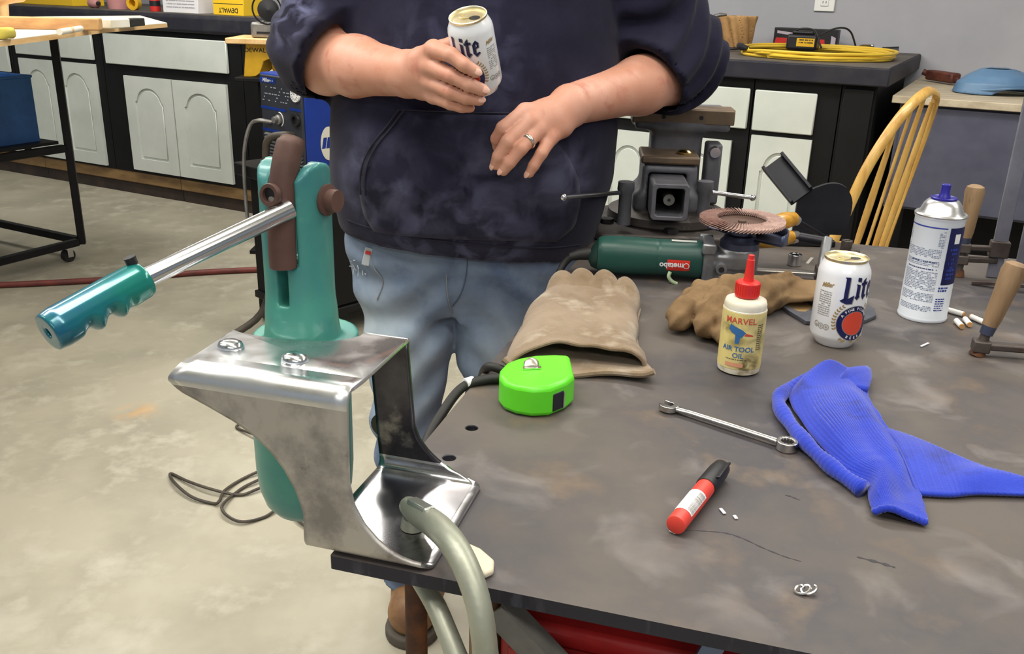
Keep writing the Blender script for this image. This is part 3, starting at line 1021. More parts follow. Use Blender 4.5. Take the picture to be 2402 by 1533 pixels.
# reel / charger block with a yellow label
p = P(1876, 124, ZR)
t = thing('charger', 'black charger block with yellow label inside the cord coil', 'charger', p)
ch = lambda q: p + u * q[0] + nrm * q[1] + V3(0, 0, q[2])
B(ch).bx(-0.072, 0.072, 0, 0.09, 0.012, 0.085).build('body', M_blackpl, t, bevel=0.012)
B(ch).bx(-0.05, 0.05, 0.01, 0.08, 0.085, 0.10).build('cradle', M_blackpl, t, bevel=0.006)
o = B(ch).bx(-0.022, 0.062, -0.0015, 0, 0.03, 0.068).build('label_plate', M_yelpaint, t)
b = B(ch)
for poly in print_rows(-0.015, 0.055, 0.057, 0.036, 0.012, 0.006, random.Random(2)):
    b.add([(x, -0.002, z) for x, z in poly], [(0, 1, 2, 3)])
b.build('label_print', M_ink, o, smooth=0)
B(ch).tube(spline([(0.06, 0.04, 0.07), (0.1, 0.05, 0.10), (0.16, 0.09, 0.12), (0.2, 0.14, 0.10), (0.23, 0.2, 0.02), (0.25, 0.22, 0.006)], 6), 0.0045, 7).build('lead', M_rubber, t)
B(ch).tube(spline([(-0.06, 0.05, 0.07), (-0.02, 0.02, 0.108), (0.05, 0.03, 0.104), (0.085, 0.0, 0.05), (0.1, -0.02, 0.03)], 6), 0.0045, 7).build('plug_lead', M_rubber, t)
# yellow extension cord, coiled
cc = WF((3.125, -0.47, ZR))
ea, eb = WX * 0.34, WN * -0.44
rr = random.Random(9)
pts = []
for k in range(7 * 16):
    a_ = 2 * PI * k / 16 - 2.0
    lv = k // 16
    e = 1.0 - 0.055 * rr.random() - 0.02 * (lv % 3) + (0.06 * max(0, math.cos(a_ - 0.2)) if lv == 6 else 0)
    pts.append(cc + ea * e * math.cos(a_ + 0.1 * math.sin(lv)) + eb * e * 0.88 * math.sin(a_) + V3(0, 0, 0.0075 + 0.008 * (lv // 2)))
t = thing('extension_cord', 'yellow extension cord coiled on the right bench', 'cord', cc)
B().tube(spline(pts, 4), 0.0065, 8).build('cable', M_cord, t)
e0 = pts[-1]
B().tube([e0, e0 + V3(-0.02, 0.05, 0.004), e0 + V3(-0.02, 0.09, 0.008)], [0.01, 0.016, 0.013], 10).build('plug', M_blackpl, t)
# small black and steel bits
p = P(1730, 120, ZR)
t = thing('pliers', 'small black clip lying in front of the brown sack', 'tool', p)
for k in (-1, 1):
    B().tube(spline([p + V3(-0.05, 0.012 * k, 0.01), p + V3(-0.01, 0.006 * k, 0.012), p + V3(0.03, -0.012 * k, 0.014), p + V3(0.055, -0.006 * k, 0.012)], 5), [0.006] * 15 + [0.003], 8).build('jaw', M_blackpl, t)
B().cyl(p + V3(0.01, 0, 0.004), p + V3(0.01, 0, 0.024), 0.008, n=12).build('pivot', M_chrome, t)
p = P(1778, 104, ZR)
t = thing('cord_plug', 'tangled black plug lying between the sack and yellow cord', 'plug', p)
B().tube([p + V3(-0.03, 0, 0.012), p + V3(0.02, 0.01, 0.012)], [0.008, 0.012], 10).build('body', M_blackpl, t)
B().tube(spline([p + V3(-0.03, 0, 0.012), p + V3(-0.05, 0.03, 0.008), p + V3(0.0, 0.05, 0.006), p + V3(0.06, 0.03, 0.006), p + V3(0.08, 0.05, 0.006)], 6), 0.0045, 7).build('lead', M_rubber, t)
p = WF((3.2, -1.04, ZR))
t = thing('drill_chuck', 'brass and black chuck lying behind the yellow coil', 'chuck', p)
B().tube([p, p + V3(0.05, 0.01, 0.02), p + V3(0.09, 0.015, 0.028)], [0.018, 0.016, 0.008], 14).build('body', mat('aged_brass', (120, 100, 62), 0.4, 0.6), t)
B().ball(p + V3(0.1, 0.016, 0.03), 0.011, 12).build('tip', M_chrome, t)
p = WF((3.39, -0.98, ZR))
t = thing('air_chuck', 'black gripped fitting lying at the right end of the bench', 'fitting', p)
B().tube([p + V3(-0.04, 0.02, 0.018), p + V3(0.03, -0.01, 0.02)], [0.014, 0.018], 14).build('grip', M_blackpl, t)
B().tube([p + V3(-0.1, 0.05, 0.014), p + V3(-0.04, 0.02, 0.018)], 0.006, 10).build('stem', M_chrome, t)

# ================================================================== LOW CABINET AT RIGHT
t = thing('low_cabinet', 'low slate grey cabinet with plywood top at the right wall', 'cabinet', WF((4.1, -0.5, 0)))
B(WF).bx(3.56, 5.0, -1.15, -0.04, 0.50, 0.925).build('carcass', M_slate, t, smooth=0)
B(WF).bx(3.575, 4.985, -0.04, -0.022, 0.51, 0.915).build('front_panel', M_slate, t, bevel=0.003)
B(WF).bx(3.62, 4.95, -1.1, -0.35, 0.0, 0.50).build('base', M_black, t, smooth=0)
B(WF).bx(3.53, 5.02, -1.17, 0.0, 0.9255, 0.955).build('top', M_ply, t, bevel=0.003)
p = P(2207, 196, 0.956)
t = thing('bar_clamp', 'short red-brown clamp lying on the plywood top', 'clamp', p)
q0, q1 = P(2178, 190, 0.956) + V3(0, 0, 0.03), P(2240, 200, 0.956) + V3(0, 0, 0.03)
B().bar(q0, q1, 0.05, 0.045).build('body', M_rustclamp, t, bevel=0.008)
B().bar(q0 + V3(0.02, -0.025, -0.004), q1 + V3(0, -0.025, -0.004), 0.012, 0.016).build('rail', M_rustclamp, t, bevel=0.003)
B().cyl(q0 + V3(0, 0, 0.0), q0 + V3(-0.03, 0.012, 0.012), 0.014, n=14).build('knob', M_rustclamp, t)
# blue shell
cb = P(2345, 222, 0.956)
t = thing('face_shield', 'blue curved shell resting on the plywood top at right', 'helmet', cb)
f = lambda X, Y, Z: np.maximum(np.abs(loft(X, Y, Z, [(0.94, cb.x + 0.02, cb.y + 0.05, 0.185, 0.13), (1.0, cb.x + 0.02, cb.y + 0.05, 0.165, 0.12), (1.03, cb.x + 0.015, cb.y + 0.05, 0.12, 0.095), (1.055, cb.x, cb.y + 0.05, 0.06, 0.05), (1.065, cb.x, cb.y + 0.05, 0.004, 0.004)])) - 0.008, np.maximum(np.maximum(Z - 1.062, 0.957 - Z), (0.957 + 0.032 * np.clip(1 - ((X - cb.x - 0.04) / 0.11) ** 2, 0, 1) * (Y < cb.y) - Z)))
nets_obj('shell', f, (cb.x - 0.2, cb.y - 0.12, 0.945), (cb.x + 0.25, cb.y + 0.22, 1.085), 0.005, M_bluecap, t)
B().tube(spline([(cb.x - 0.15, cb.y - 0.0, 0.968), (cb.x - 0.06, cb.y - 0.074, 0.982), (cb.x + 0.04, cb.y - 0.088, 0.99), (cb.x + 0.14, cb.y - 0.062, 0.978), (cb.x + 0.2, cb.y + 0.01, 0.966)], 6), 0.005, 8).build('rim', M_bluecap, t)

# ================================================================== CHAIR
M_chair = mat('honey_wood', (208, 168, 92), 0.35, 0, (184, 138, 66), 7, stretch=(5, 5, 1), coat=0.3)
t = thing('windsor_chair', 'yellow wooden spindle back chair behind the workbench', 'chair', Vector((1.24, 3.35, 0)))
BT = Q(2184, 213, 3.28)
lf = [(1947, 580, 3.135), (1958, 556, 3.14), (1990, 487, 3.145), (2028, 405, 3.15), (2070, 334, 3.16), (2112, 275, 3.18), (2148, 236, 3.21), (2172, 217, 3.25)]
rt = [(2196, 222, 3.31), (2190, 252, 3.35), (2170, 312, 3.40), (2141, 392, 3.44), (2112, 470, 3.46), (2080, 560, 3.47), (2074, 583, 3.475)]
bow = spline([Q(*q) for q in lf] + [BT] + [Q(*q) for q in rt], 6)
B().tube(bow, [(0.0185, 0.0105)] * len(bow), 10, flat=(1, -0.1, 0.5)).build('bow', M_chair, t)
sp = [((2006, 582, 3.22), (2100, 300, 3.175), 1), ((2031, 583, 3.28), (2140, 252, 3.20), 2), ((2050, 583, 3.34), (2168, 228, 3.245), 1), ((2065, 583, 3.40), (2186, 240, 3.32), 1)]
for pa_, pb_, kd in sp:
    a_, c_ = Q(*pa_), Q(*pb_)
    if kd == 2:
        B().tube([a_, a_.lerp(c_, 0.22), a_.lerp(c_, 0.3), a_.lerp(c_, 0.6), c_], [(0.010, 0.006), (0.018, 0.006), (0.012, 0.006), (0.010, 0.006), (0.008, 0.006)], 10, flat=(0.3, 1, 0)).build('splat', M_chair, t)
    else:
        B().tube([a_, a_.lerp(c_, 0.12), a_.lerp(c_, 0.4), a_.lerp(c_, 0.75), c_], [0.010, 0.012, 0.013, 0.010, 0.007], 10).build('spindle', M_chair, t)
bl, br = Q(1947, 580, 3.135), Q(2074, 583, 3.475)
fw = V3(-(br - bl).y, (br - bl).x, 0).normalized()
if fw.x > 0:
    fw = -fw
sc_ = (bl + br) / 2 + fw * 0.17
ZSEAT = min(bl.z, br.z) - 0.005
sc_.z = ZSEAT
R_ = Matrix.Rotation(math.atan2(fw.y, fw.x), 3, 'Z')
seat = [(sc_ + R_ @ V3(0.225 * math.copysign(abs(math.cos(a)) ** 0.75, math.cos(a)), 0.215 * math.copysign(abs(math.sin(a)) ** 0.75, math.sin(a)), 0)) for a in [2 * PI * k / 32 for k in range(32)]]
B().prism([(q.x, q.y) for q in seat], ZSEAT - 0.03, ZSEAT + 0.008).build('seat', M_chair, t, bevel=0.012)
for (x, y) in ((0.14, 0.14), (0.14, -0.14), (-0.15, 0.13), (-0.15, -0.13)):
    a_ = sc_ + R_ @ V3(x, y, 0); c_ = sc_ + R_ @ V3(x * 1.5, y * 1.4, 0)
    a_.z, c_.z = ZSEAT - 0.029, 0.0
    B().tube([a_, a_.lerp(c_, 0.3), a_.lerp(c_, 0.6), c_], [0.013, 0.019, 0.017, 0.011], 12).build('leg', M_chair, t)
for sgn in (1, -1):
    a_ = sc_ + R_ @ V3(0.175, 0.165 * sgn, 0); c_ = sc_ + R_ @ V3(-0.185, 0.155 * sgn, 0)
    a_.z = c_.z = 0.2
    B().tube([a_, a_.lerp(c_, 0.5), c_], [0.008, 0.012, 0.008], 10).build('stretcher', M_chair, t)

# ================================================================== WORKBENCH
M_top = mat('mill_scale_steel', (92, 85, 80), 0.6, 0.12, (66, 63, 68), 4.5, 0.42, 0.62, 9, (110, 94, 78), 9.0, 0.55, 0.72, 0.1, 120, r2=0.5)
add_stain(M_top, [((0.0, 0.0, 0.0), 2.0, 0.75)], (136, 130, 128), 13, 0.56, 0.74)
add_stain(M_top, [((0.05, -0.35, 0.02), 0.5, 0.8), ((-0.3, 0.0, 0.02), 0.3, 0.5)], (66, 64, 74), 7, 0.54, 0.68)
M_topedge = mat('dark_plate_edge', (42, 42, 52), 0.45, 0.4, (70, 70, 82), 60, 0.55, 0.7, stretch=(1, 1, 0.2))
M_rust = mat('rusty_pipe', (74, 46, 32), 0.8, 0.1, (112, 68, 36), 26, 0.45, 0.65, 6, (40, 30, 32), 14, 0.55, 0.7, bump=0.3)
M_angle = mat('grey_angle_iron', (122, 120, 116), 0.5, 0.2, (92, 90, 88), 9)
M_redchest = mat('red_enamel', (204, 44, 40), 0.35, 0, (150, 32, 34), 4)
M_bluestrap = mat('blue_grey_strap', (92, 104, 132), 0.4, 0.5)
M_tan = mat('tan_board', (170, 142, 112), 0.7)

bench = thing('workbench', 'heavy steel plate workbench in the foreground', 'workbench', TF((0.6, 0.6, -TABLE_H)))
TL, TD, TT = 1.55, 1.235, 0.0125
# plate with two drilled holes: a slab with square cut-outs refined to round rims
hl = [(0.035, 0.259), (0.036, 0.189)]
bm = bmesh.new()
def plate_with_holes():
    b = B(TF)
    hs = 0.012
    xs = sorted({0.0, TL, hl[0][0] - hs, hl[0][0] + hs})
    ys = sorted({0.0, TD, hl[0][1] - hs, hl[0][1] + hs, hl[1][1] - hs, hl[1][1] + hs})
    for z, up in ((0.0, 1), (-TT, 0)):
        for i in range(len(xs) - 1):
            for j in range(len(ys) - 1):
                cx_, cy_ = (xs[i] + xs[i + 1]) / 2, (ys[j] + ys[j + 1]) / 2
                hole = [h for h in hl if abs(h[0] - cx_) < 0.003 and abs(h[1] - cy_) < 0.003]
                if hole:
                    hx, hy = cx_, cy_
                    sq = []
                    rd = []
                    for k in range(24):
                        a = 2 * PI * k / 24
                        m_ = max(abs(math.cos(a)), abs(math.sin(a)))
                        sq.append((cx_ + math.cos(a) / m_ * (xs[i + 1] - xs[i]) / 2, cy_ + math.sin(a) / m_ * (ys[j + 1] - ys[j]) / 2))
                        rd.append((hx + 0.0065 * math.cos(a), hy + 0.0065 * math.sin(a)))
                    for k in range(24):
                        l = (k + 1) % 24
                        b.add([(*sq[k], z), (*sq[l], z), (*rd[l], z), (*rd[k], z)], [(0, 1, 2, 3)])
                    if up:
                        for k in range(24):
                            l = (k + 1) % 24
                            b.add([(*rd[k], 0), (*rd[l], 0), (*rd[l], -TT), (*rd[k], -TT)], [(0, 1, 2, 3)], 1)
                else:
                    b.add([(xs[i], ys[j], z), (xs[i + 1], ys[j], z), (xs[i + 1], ys[j + 1], z), (xs[i], ys[j + 1], z)], [(0, 1, 2, 3)])
    ring = [(0, 0), (TL, 0), (TL, TD), (0, TD)]
    for k in range(4):
        p_, q_ = ring[k], ring[(k + 1) % 4]
        b.add([(*p_, 0), (*q_, 0), (*q_, -TT), (*p_, -TT)], [(0, 1, 2, 3)], 1)
    return b
bm.free()
plate_with_holes().build('top_plate', [M_top, M_topedge], bench, smooth=20, fixn=True, bevel=0.0016)
UZ = -TT - 0.0005
def leg(x, y):
    B(TF).cyl((x, y, UZ), (x, y, -TABLE_H + 0.006), 0.0098, n=16).build('leg', M_rust, bench)
    B(TF).cyl((x, y, -TABLE_H + 0.006), (x, y, -TABLE_H), 0.035, n=18).build('foot', M_rust, bench)
leg(0.055, 0.05)
leg(TL - 0.06, 0.06); leg(0.055, TD - 0.06); leg(TL - 0.06, TD - 0.06)
for (a, c) in (((0.16, 0.095, UZ - 0.02), (TL - 0.05, 0.095, UZ - 0.02)), ((0.05, TD - 0.06, UZ - 0.02), (TL - 0.05, TD - 0.06, UZ - 0.02)), ((TL - 0.06, 0.085, UZ - 0.02), (TL - 0.06, TD - 0.085, UZ - 0.02))):
    B(TF).bar(a, c, 0.03, 0.038).build('frame_rail', M_angle, bench, bevel=0.002, seg=1)
b = B(TF)
b.bar((0.14, 0.004, UZ - 0.012), (0.56, 0.004, -0.42), 0.020, 0.004, (0, 1, 0))
b.bar((0.146, 0.014, UZ - 0.006), (0.566, 0.014, -0.414), 0.004, 0.018, (0, 1, 0))
b.build('brace', M_angle, bench, smooth=0)
b = B(TF).bar((0.315, 0.024, UZ - 0.003), (0.22, 0.024, -0.30), 0.016, 0.006, (0, 1, 0))
b.build('strap', M_bluestrap, bench, smooth=0)

t = thing('tool_chest', 'red enamelled tool chest under the front of the workbench', 'tool chest', TF((0.65, 0.32, -TABLE_H)))
B(TF).bx(0.128, 1.2, 0.063, 0.58, -0.80, -0.075).build('case', M_redchest, t, bevel=0.006)
for k in range(4):
    z = -0.09 - 0.17 * k
    o = B(TF).bx(0.140, 1.185, 0.046, 0.062, z - 0.16, z).build('drawer', M_redchest, t, bevel=0.004)
    B(TF).tube([(0.45, 0.045, z - 0.05), (0.45, 0.034, z - 0.05), (0.9, 0.034, z - 0.05), (0.9, 0.045, z - 0.05)], 0.005, 8).build('handle', M_bluestrap, o)
for (x, y) in ((0.22, 0.14), (1.14, 0.14), (0.22, 0.52), (1.14, 0.52)):
    B(TF).cyl((x - 0.015, y, -TABLE_H + 0.04), (x + 0.015, y, -TABLE_H + 0.04), 0.0395, n=18).build('wheel', M_rubber, t)
o = B(TF).bx(0.100, 0.120, 0.06, 0.5, -0.66, -0.03).build('plank', M_tan, bevel=0.003)
tag(o, 'tan plank standing on edge beside the red chest under the bench', 'plank')
o.parent = None

# ================================================================== THE MAN
M_skin = mat('skin', (202, 144, 120), 0.5, 0, (212, 158, 138), 14, 0.4, 0.65, 6, (188, 120, 102), 26, 0.56, 0.74, bump=0.25, bscale=260, sss=0.12, dist=0.0006)
M_hood = mat('navy_fleece', (27, 26, 43), 0.95, 0, (36, 35, 54), 14, 0.4, 0.7, bump=0.35, bscale=420, sheen=0.06, dist=0.0008, spec=0.15)
M_denim = mat('worn_denim', (94, 110, 138), 0.85, 0, (132, 147, 166), 5, 0.38, 0.66, 6, (74, 90, 122), 9, 0.56, 0.74, bump=0.25, bscale=500, dist=0.0006, spec=0.2)
M_boot = mat('tan_boot_leather', (150, 112, 74), 0.6, 0, (108, 78, 54), 12, 0.42, 0.66, bump=0.2)
M_sole = mat('boot_sole', (78, 72, 66), 0.8)
M_hair = mat('brown_hair', (62, 46, 36), 0.7)
M_stitch = mat('seam_thread', (28, 27, 44), 0.9)
M_gold = mat('ring_silver', (232, 228, 214), 0.18, 1.0)
M_nail = mat('fingernail', (226, 178, 160), 0.35)
M_thread = mat('white_thread', (176, 184, 190), 0.9)

man = thing('person', 'man in dusty navy hoodie and ripped jeans holding a can, leaning on the vise', 'person', Vector((-0.09, 1.72, 0)))

TORSO = [(0.80, -0.090, 1.715, 0.236, 0.165), (0.865, -0.090, 1.715, 0.236, 0.168), (0.885, -0.088, 1.715, 0.243, 0.178), (0.93, -0.086, 1.712, 0.252, 0.196), (1.00, -0.082, 1.71, 0.262, 0.212), (1.08, -0.079, 1.71, 0.262, 0.212),
         (1.16, -0.076, 1.712, 0.256, 0.198), (1.25, -0.072, 1.718, 0.246, 0.172), (1.34, -0.07, 1.724, 0.232, 0.145), (1.42, -0.07, 1.732, 0.205, 0.12), (1.47, -0.07, 1.74, 0.15, 0.1), (1.52, -0.07, 1.745, 0.085, 0.085), (1.56, -0.07, 1.745, 0.07, 0.07)]
SL_R = [(-0.235, 1.735, 1.425, 0.088), (-0.31, 1.735, 1.33, 0.088), (-0.352, 1.680, 1.212, 0.082), (-0.30, 1.60, 1.190, 0.078)]
SL_L = [(0.10, 1.735, 1.425, 0.088), (0.21, 1.77, 1.33, 0.096), (0.285, 1.775, 1.205, 0.092), (0.20, 1.67, 1.165, 0.078)]
ARM_R = [(-0.335, 1.69, 1.25, 0.05), (-0.333, 1.655, 1.190, 0.053), (-0.27, 1.578, 1.190, 0.0475), (-0.178, 1.492, 1.188, 0.0345)]
ARM_L = [(0.29, 1.775, 1.24, 0.05), (0.285, 1.76, 1.179, 0.053), (0.215, 1.675, 1.163, 0.0485), (0.088, 1.545, 1.142, 0.0335)]

def hood_fn(X, Y, Z, wr=True):
    d = loft(X, Y, Z, TORSO, 2.25)
    if wr:
        fr = np.clip((1.70 - Y) / 0.1, 0, 1)
        d = d + fr * (0.0045 * np.sin(26 * Z + 9 * X + 2.0 * np.sin(11 * X)) * np.clip((1.06 - Z) / 0.12, 0, 1) * np.clip((Z - 0.9) / 0.05, 0, 1)
                      + 0.004 * np.sin(34 * X - 16 * Z + 1.5 * np.sin(14 * Z)) * np.clip((Z - 1.08) / 0.1, 0, 1))
    hem = 0.872 - 0.085 * (X + 0.09)
    d = np.maximum(d, hem - Z)
    d = np.maximum(d, -(loft(X, Y, Z, TORSO, 2.25) + 0.012) - 10 * np.clip(Z - hem - 0.02, 0, 1))     # open at the hem
    def sleeve(pts, arm, pn, pc, amp):
        s = chain(X, Y, Z, pts, 0.03)
        if wr:
            ax_ = np.array(pts[2][:3]) - np.array(pts[0][:3])
            ax_ /= np.linalg.norm(ax_)
            tt = (X - pts[0][0]) * ax_[0] + (Y - pts[0][1]) * ax_[1] + (Z - pts[0][2]) * ax_[2]
            s = s + amp * np.sin(tt * 118 + 3.0 * np.sin(X * 21 + Z * 9) + 2.2 * np.sin(Y * 26)) * np.clip((tt - 0.04) / 0.05, 0, 1)
        pl = (X - pc[0]) * pn[0] + (Y - pc[1]) * pn[1] + (Z - pc[2]) * pn[2]
        lip = np.sqrt(np.maximum(pl + 0.007, 0) ** 2) 
        s = np.maximum(s, pl)
        inner = chain(X, Y, Z, [(a[0], a[1], a[2], a[3] + 0.010) for a in arm], 0.02)
        return np.maximum(s, -inner)
    d = smin(d, sleeve(SL_R, ARM_R, (0.82, -0.42, -0.39), (-0.338, 1.62, 1.19), 0.003), 0.022)
    d = smin(d, sleeve(SL_L, ARM_L, (-0.54, -0.56, -0.63), (0.218, 1.70, 1.185), 0.0055), 0.022)
    # hood lying behind the neck
    return smin(d, cone(X, Y, Z, (-0.17, 1.81, 1.47), (0.03, 1.81, 1.47), 0.055, 0.055), 0.05)

hoodie = nets_obj('hoodie', hood_fn, (-0.49, 1.47, 0.82), (0.42, 1.93, 1.58), 0.0065, M_hood, man)
org = ORG[man.name]
add_stain(M_hood, [((-0.24 + 0.09, 1.52 - 1.72, 0.99), 0.14, 0.85), ((-0.02 + 0.09, 1.5 - 1.72, 1.0), 0.17, 0.7), ((0.06 + 0.09, 1.52 - 1.72, 1.03), 0.13, 0.8), ((-0.12 + 0.09, 1.5 - 1.72, 0.95), 0.15, 0.45)], (92, 93, 118), 16, 0.40, 0.72)
add_stain(M_hood, [((-0.38 + 0.09, 1.62 - 1.72, 1.26), 0.07, 0.9), ((-0.10 + 0.09, 1.53 - 1.72, 0.885), 0.2, 0.5), ((-0.1 + 0.09, 1.5 - 1.72, 1.2), 0.2, 0.18)], (104, 106, 138), 22, 0.46, 0.64)

def on_front(x, z, off):
    """first point of the hoodie met from the front at (x, z)"""
    y = 1.46
    for _ in range(40):
        d = float(hood_fn(np.array([x]), np.array([y]), np.array([z]))[0])
        y += max(d * 0.8, 0.0004)
        if d < 0.0008:
            break
    return Vector((x, y - off, z))
# kangaroo pocket: outline read on the belly plane
pk = [(-0.193, 1.127), (-0.215, 1.098), (-0.245, 1.06), (-0.262, 1.02), (-0.266, 0.98), (-0.262, 0.945), (-0.245, 0.915), (0.075, 0.905), (0.105, 0.93), (0.112, 0.975), (0.105, 1.02), (0.085, 1.06), (0.05, 1.1), (0.02, 1.127)]
def strip_rows(poly, nu=34, nv=22):
    zs = [p[1] for p in poly]
    z0, z1 = min(zs), max(zs)
    rows = []
    for j in range(nv):
        z = z0 + (z1 - z0) * (j + 0.02) / (nv - 1 + 0.04)
        xs = []
        for k in range(len(poly)):
            (xa, za), (xb, zb) = poly[k], poly[(k + 1) % len(poly)]
            if (za - z) * (zb - z) <= 0 and za != zb:
                xs.append(xa + (xb - xa) * (z - za) / (zb - za))
        rows.append((z, min(xs), max(xs)))
    return rows
rows = strip_rows(pk)
b = B()
nv, nu = len(rows), 34
pts = []
for (z, xa, xb) in rows:
    for i in range(nu):
        pts.append(on_front(xa + (xb - xa) * i / (nu - 1), z, 0.0028))
b.add(pts, [(j * nu + i, j * nu + i + 1, (j + 1) * nu + i + 1, (j + 1) * nu + i) for j in range(nv - 1) for i in range(nu - 1)])
b.build('pocket', M_hood, man, smooth=180, solid=0.004)
for off in (0.0, 0.009):
    edge = [on_front(x + off, z + 0.003, 0.0075) for (x, z) in [(-0.193, 1.127), (-0.215, 1.098), (-0.245, 1.06), (-0.262, 1.02), (-0.265, 0.98)]]
    B().tube(spline(edge, 6), 0.0017, 6).build('pocket_seam', M_stitch, man)
edge = [on_front(x, z + 0.002, 0.0065) for (x, z) in [(-0.193, 1.127), (-0.1, 1.128), (0.02, 1.127)]]
B().tube(spline(edge, 8), 0.0013, 6).build('pocket_seam', M_stitch, man)
hemz = lambda x: 0.872 - 0.085 * (x + 0.09)
edge = [on_front(x, hemz(x) + 0.034, 0.0008) for x in [-0.30 + 0.042 * k for k in range(11)]]
B().tube(spline(edge, 4), 0.0016, 6).build('hem_seam', M_stitch, man)

# jeans
def jean_fn(X, Y, Z):
    hips = loft(X, Y, Z, [(0.70, -0.1, 1.715, 0.15, 0.1), (0.76, -0.095, 1.715, 0.2, 0.13), (0.84, -0.092, 1.715, 0.226, 0.152), (0.95, -0.092, 1.715, 0.226, 0.155)], 2.3)
    hips = np.maximum(np.maximum(hips, Z - 0.945), 0.735 - Z)
    rl = chain(X, Y, Z, [(-0.205, 1.71, 0.84, 0.106), (-0.198, 1.668, 0.68, 0.083), (-0.205, 1.655, 0.5, 0.066), (-0.21, 1.70, 0.30, 0.062), (-0.205, 1.715, 0.105, 0.066)], 0.02)
    ll = chain(X, Y, Z, [(0.022, 1.71, 0.84, 0.108), (-0.022, 1.67, 0.68, 0.087), (-0.008, 1.66, 0.5, 0.07), (0.004, 1.70, 0.30, 0.062), (0.012, 1.715, 0.105, 0.066)], 0.02)
    fr = np.clip((1.69 - Y) / 0.05, 0, 1)
    wr = 0.005 * fr * np.sin(70 * (Z + 0.55 * np.abs(X + 0.1)) + 2 * np.sin(22 * X)) * np.clip((0.86 - Z) / 0.05, 0, 1)
    wr = wr + 0.004 * np.sin(95 * Z + 8 * X) * np.clip((0.30 - Z) / 0.1, 0, 1) + 0.002 * np.sin(60 * Z + 30 * X)
    legs = smin(rl, ll, 0.006)
    d = smin(legs, hips, 0.03) + wr
    d = d + 0.006 * np.exp(-((X + 0.107 - 0.02 * (Z - 0.8)) / 0.006) ** 2) * fr * (Z > 0.73) * (Z < 0.9)
    return np.maximum(d, 0.085 - Z)
nets_obj('jeans', jean_fn, (-0.35, 1.50, 0.07), (0.17, 1.90, 0.96), 0.0065, M_denim, man)
add_stain(M_denim, [((-0.26 + 0.09, 1.6 - 1.72, 0.70), 0.14, 0.7), ((0.03 + 0.09, 1.58 - 1.72, 0.66), 0.14, 0.75), ((-0.2 + 0.09, 1.58 - 1.72, 0.62), 0.15, 0.5)], (176, 188, 194), 6, 0.3, 0.6)
add_stain(M_denim, [((0.0 + 0.09, 1.582 - 1.72, 0.612), 0.02, 0.9)], (92, 44, 48), 40, 0.35, 0.5)
def on_jeans(x, z, off):
    y = 1.47
    for _ in range(40):
        d = float(jean_fn(np.array([x]), np.array([y]), np.array([z]))[0])
        y += max(d * 0.8, 0.0004)
        if d < 0.0008:
            break
    return Vector((x, y - off, z))
fly = [on_jeans(x, z, 0.001) for (x, z) in [(-0.118, 0.885), (-0.12, 0.83), (-0.117, 0.79), (-0.110, 0.752)]]
B().tube(spline(fly, 6), 0.0013, 6).build('fly_seam', mat('denim_thread', (122, 128, 132), 0.8), man)
fly = [on_jeans(x, z, 0.001) for (x, z) in [(-0.082, 0.885), (-0.084, 0.84), (-0.094, 0.80), (-0.110, 0.77)]]
B().tube(spline(fly, 6), 0.0011, 6).build('fly_stitch', mat('indigo_thread', (70, 84, 108), 0.9), man)
pkt = [on_jeans(x, z, 0.001) for (x, z) in [(-0.262, 0.865), (-0.252, 0.835), (-0.238, 0.81), (-0.25, 0.775)]]
B().tube(spline(pkt, 6), 0.0015, 6).build('pocket_edge', bpy.data.materials['denim_thread'], man)
tagp = on_jeans(-0.266, 0.868, 0.004)
B().box(tagp + V3(0, 0, -0.012), (0.014, 0.003, 0.034), Matrix.Rotation(0.25, 3, 'Y')).build('pocket_tag', M_thread, man, bevel=0.001)
B().box(tagp + V3(0.002, -0.002, -0.004), (0.010, 0.002, 0.006), Matrix.Rotation(0.25, 3, 'Y')).build('tag_stripe', M_red, man)
rr = random.Random(4)
b = B()
for k in range(12):
    x, z = -0.30 + rr.uniform(-0.008, 0.03), 0.835 + rr.uniform(-0.02, 0.02)
    p_ = on_jeans(x, z, 0.001)
    b.tube([p_, p_ + V3(rr.uniform(-0.012, 0.012), -0.003, rr.uniform(-0.014, 0.004))], 0.0009, 5)
b.build('frayed_threads', M_thread, man)['kind'] = 'stuff'

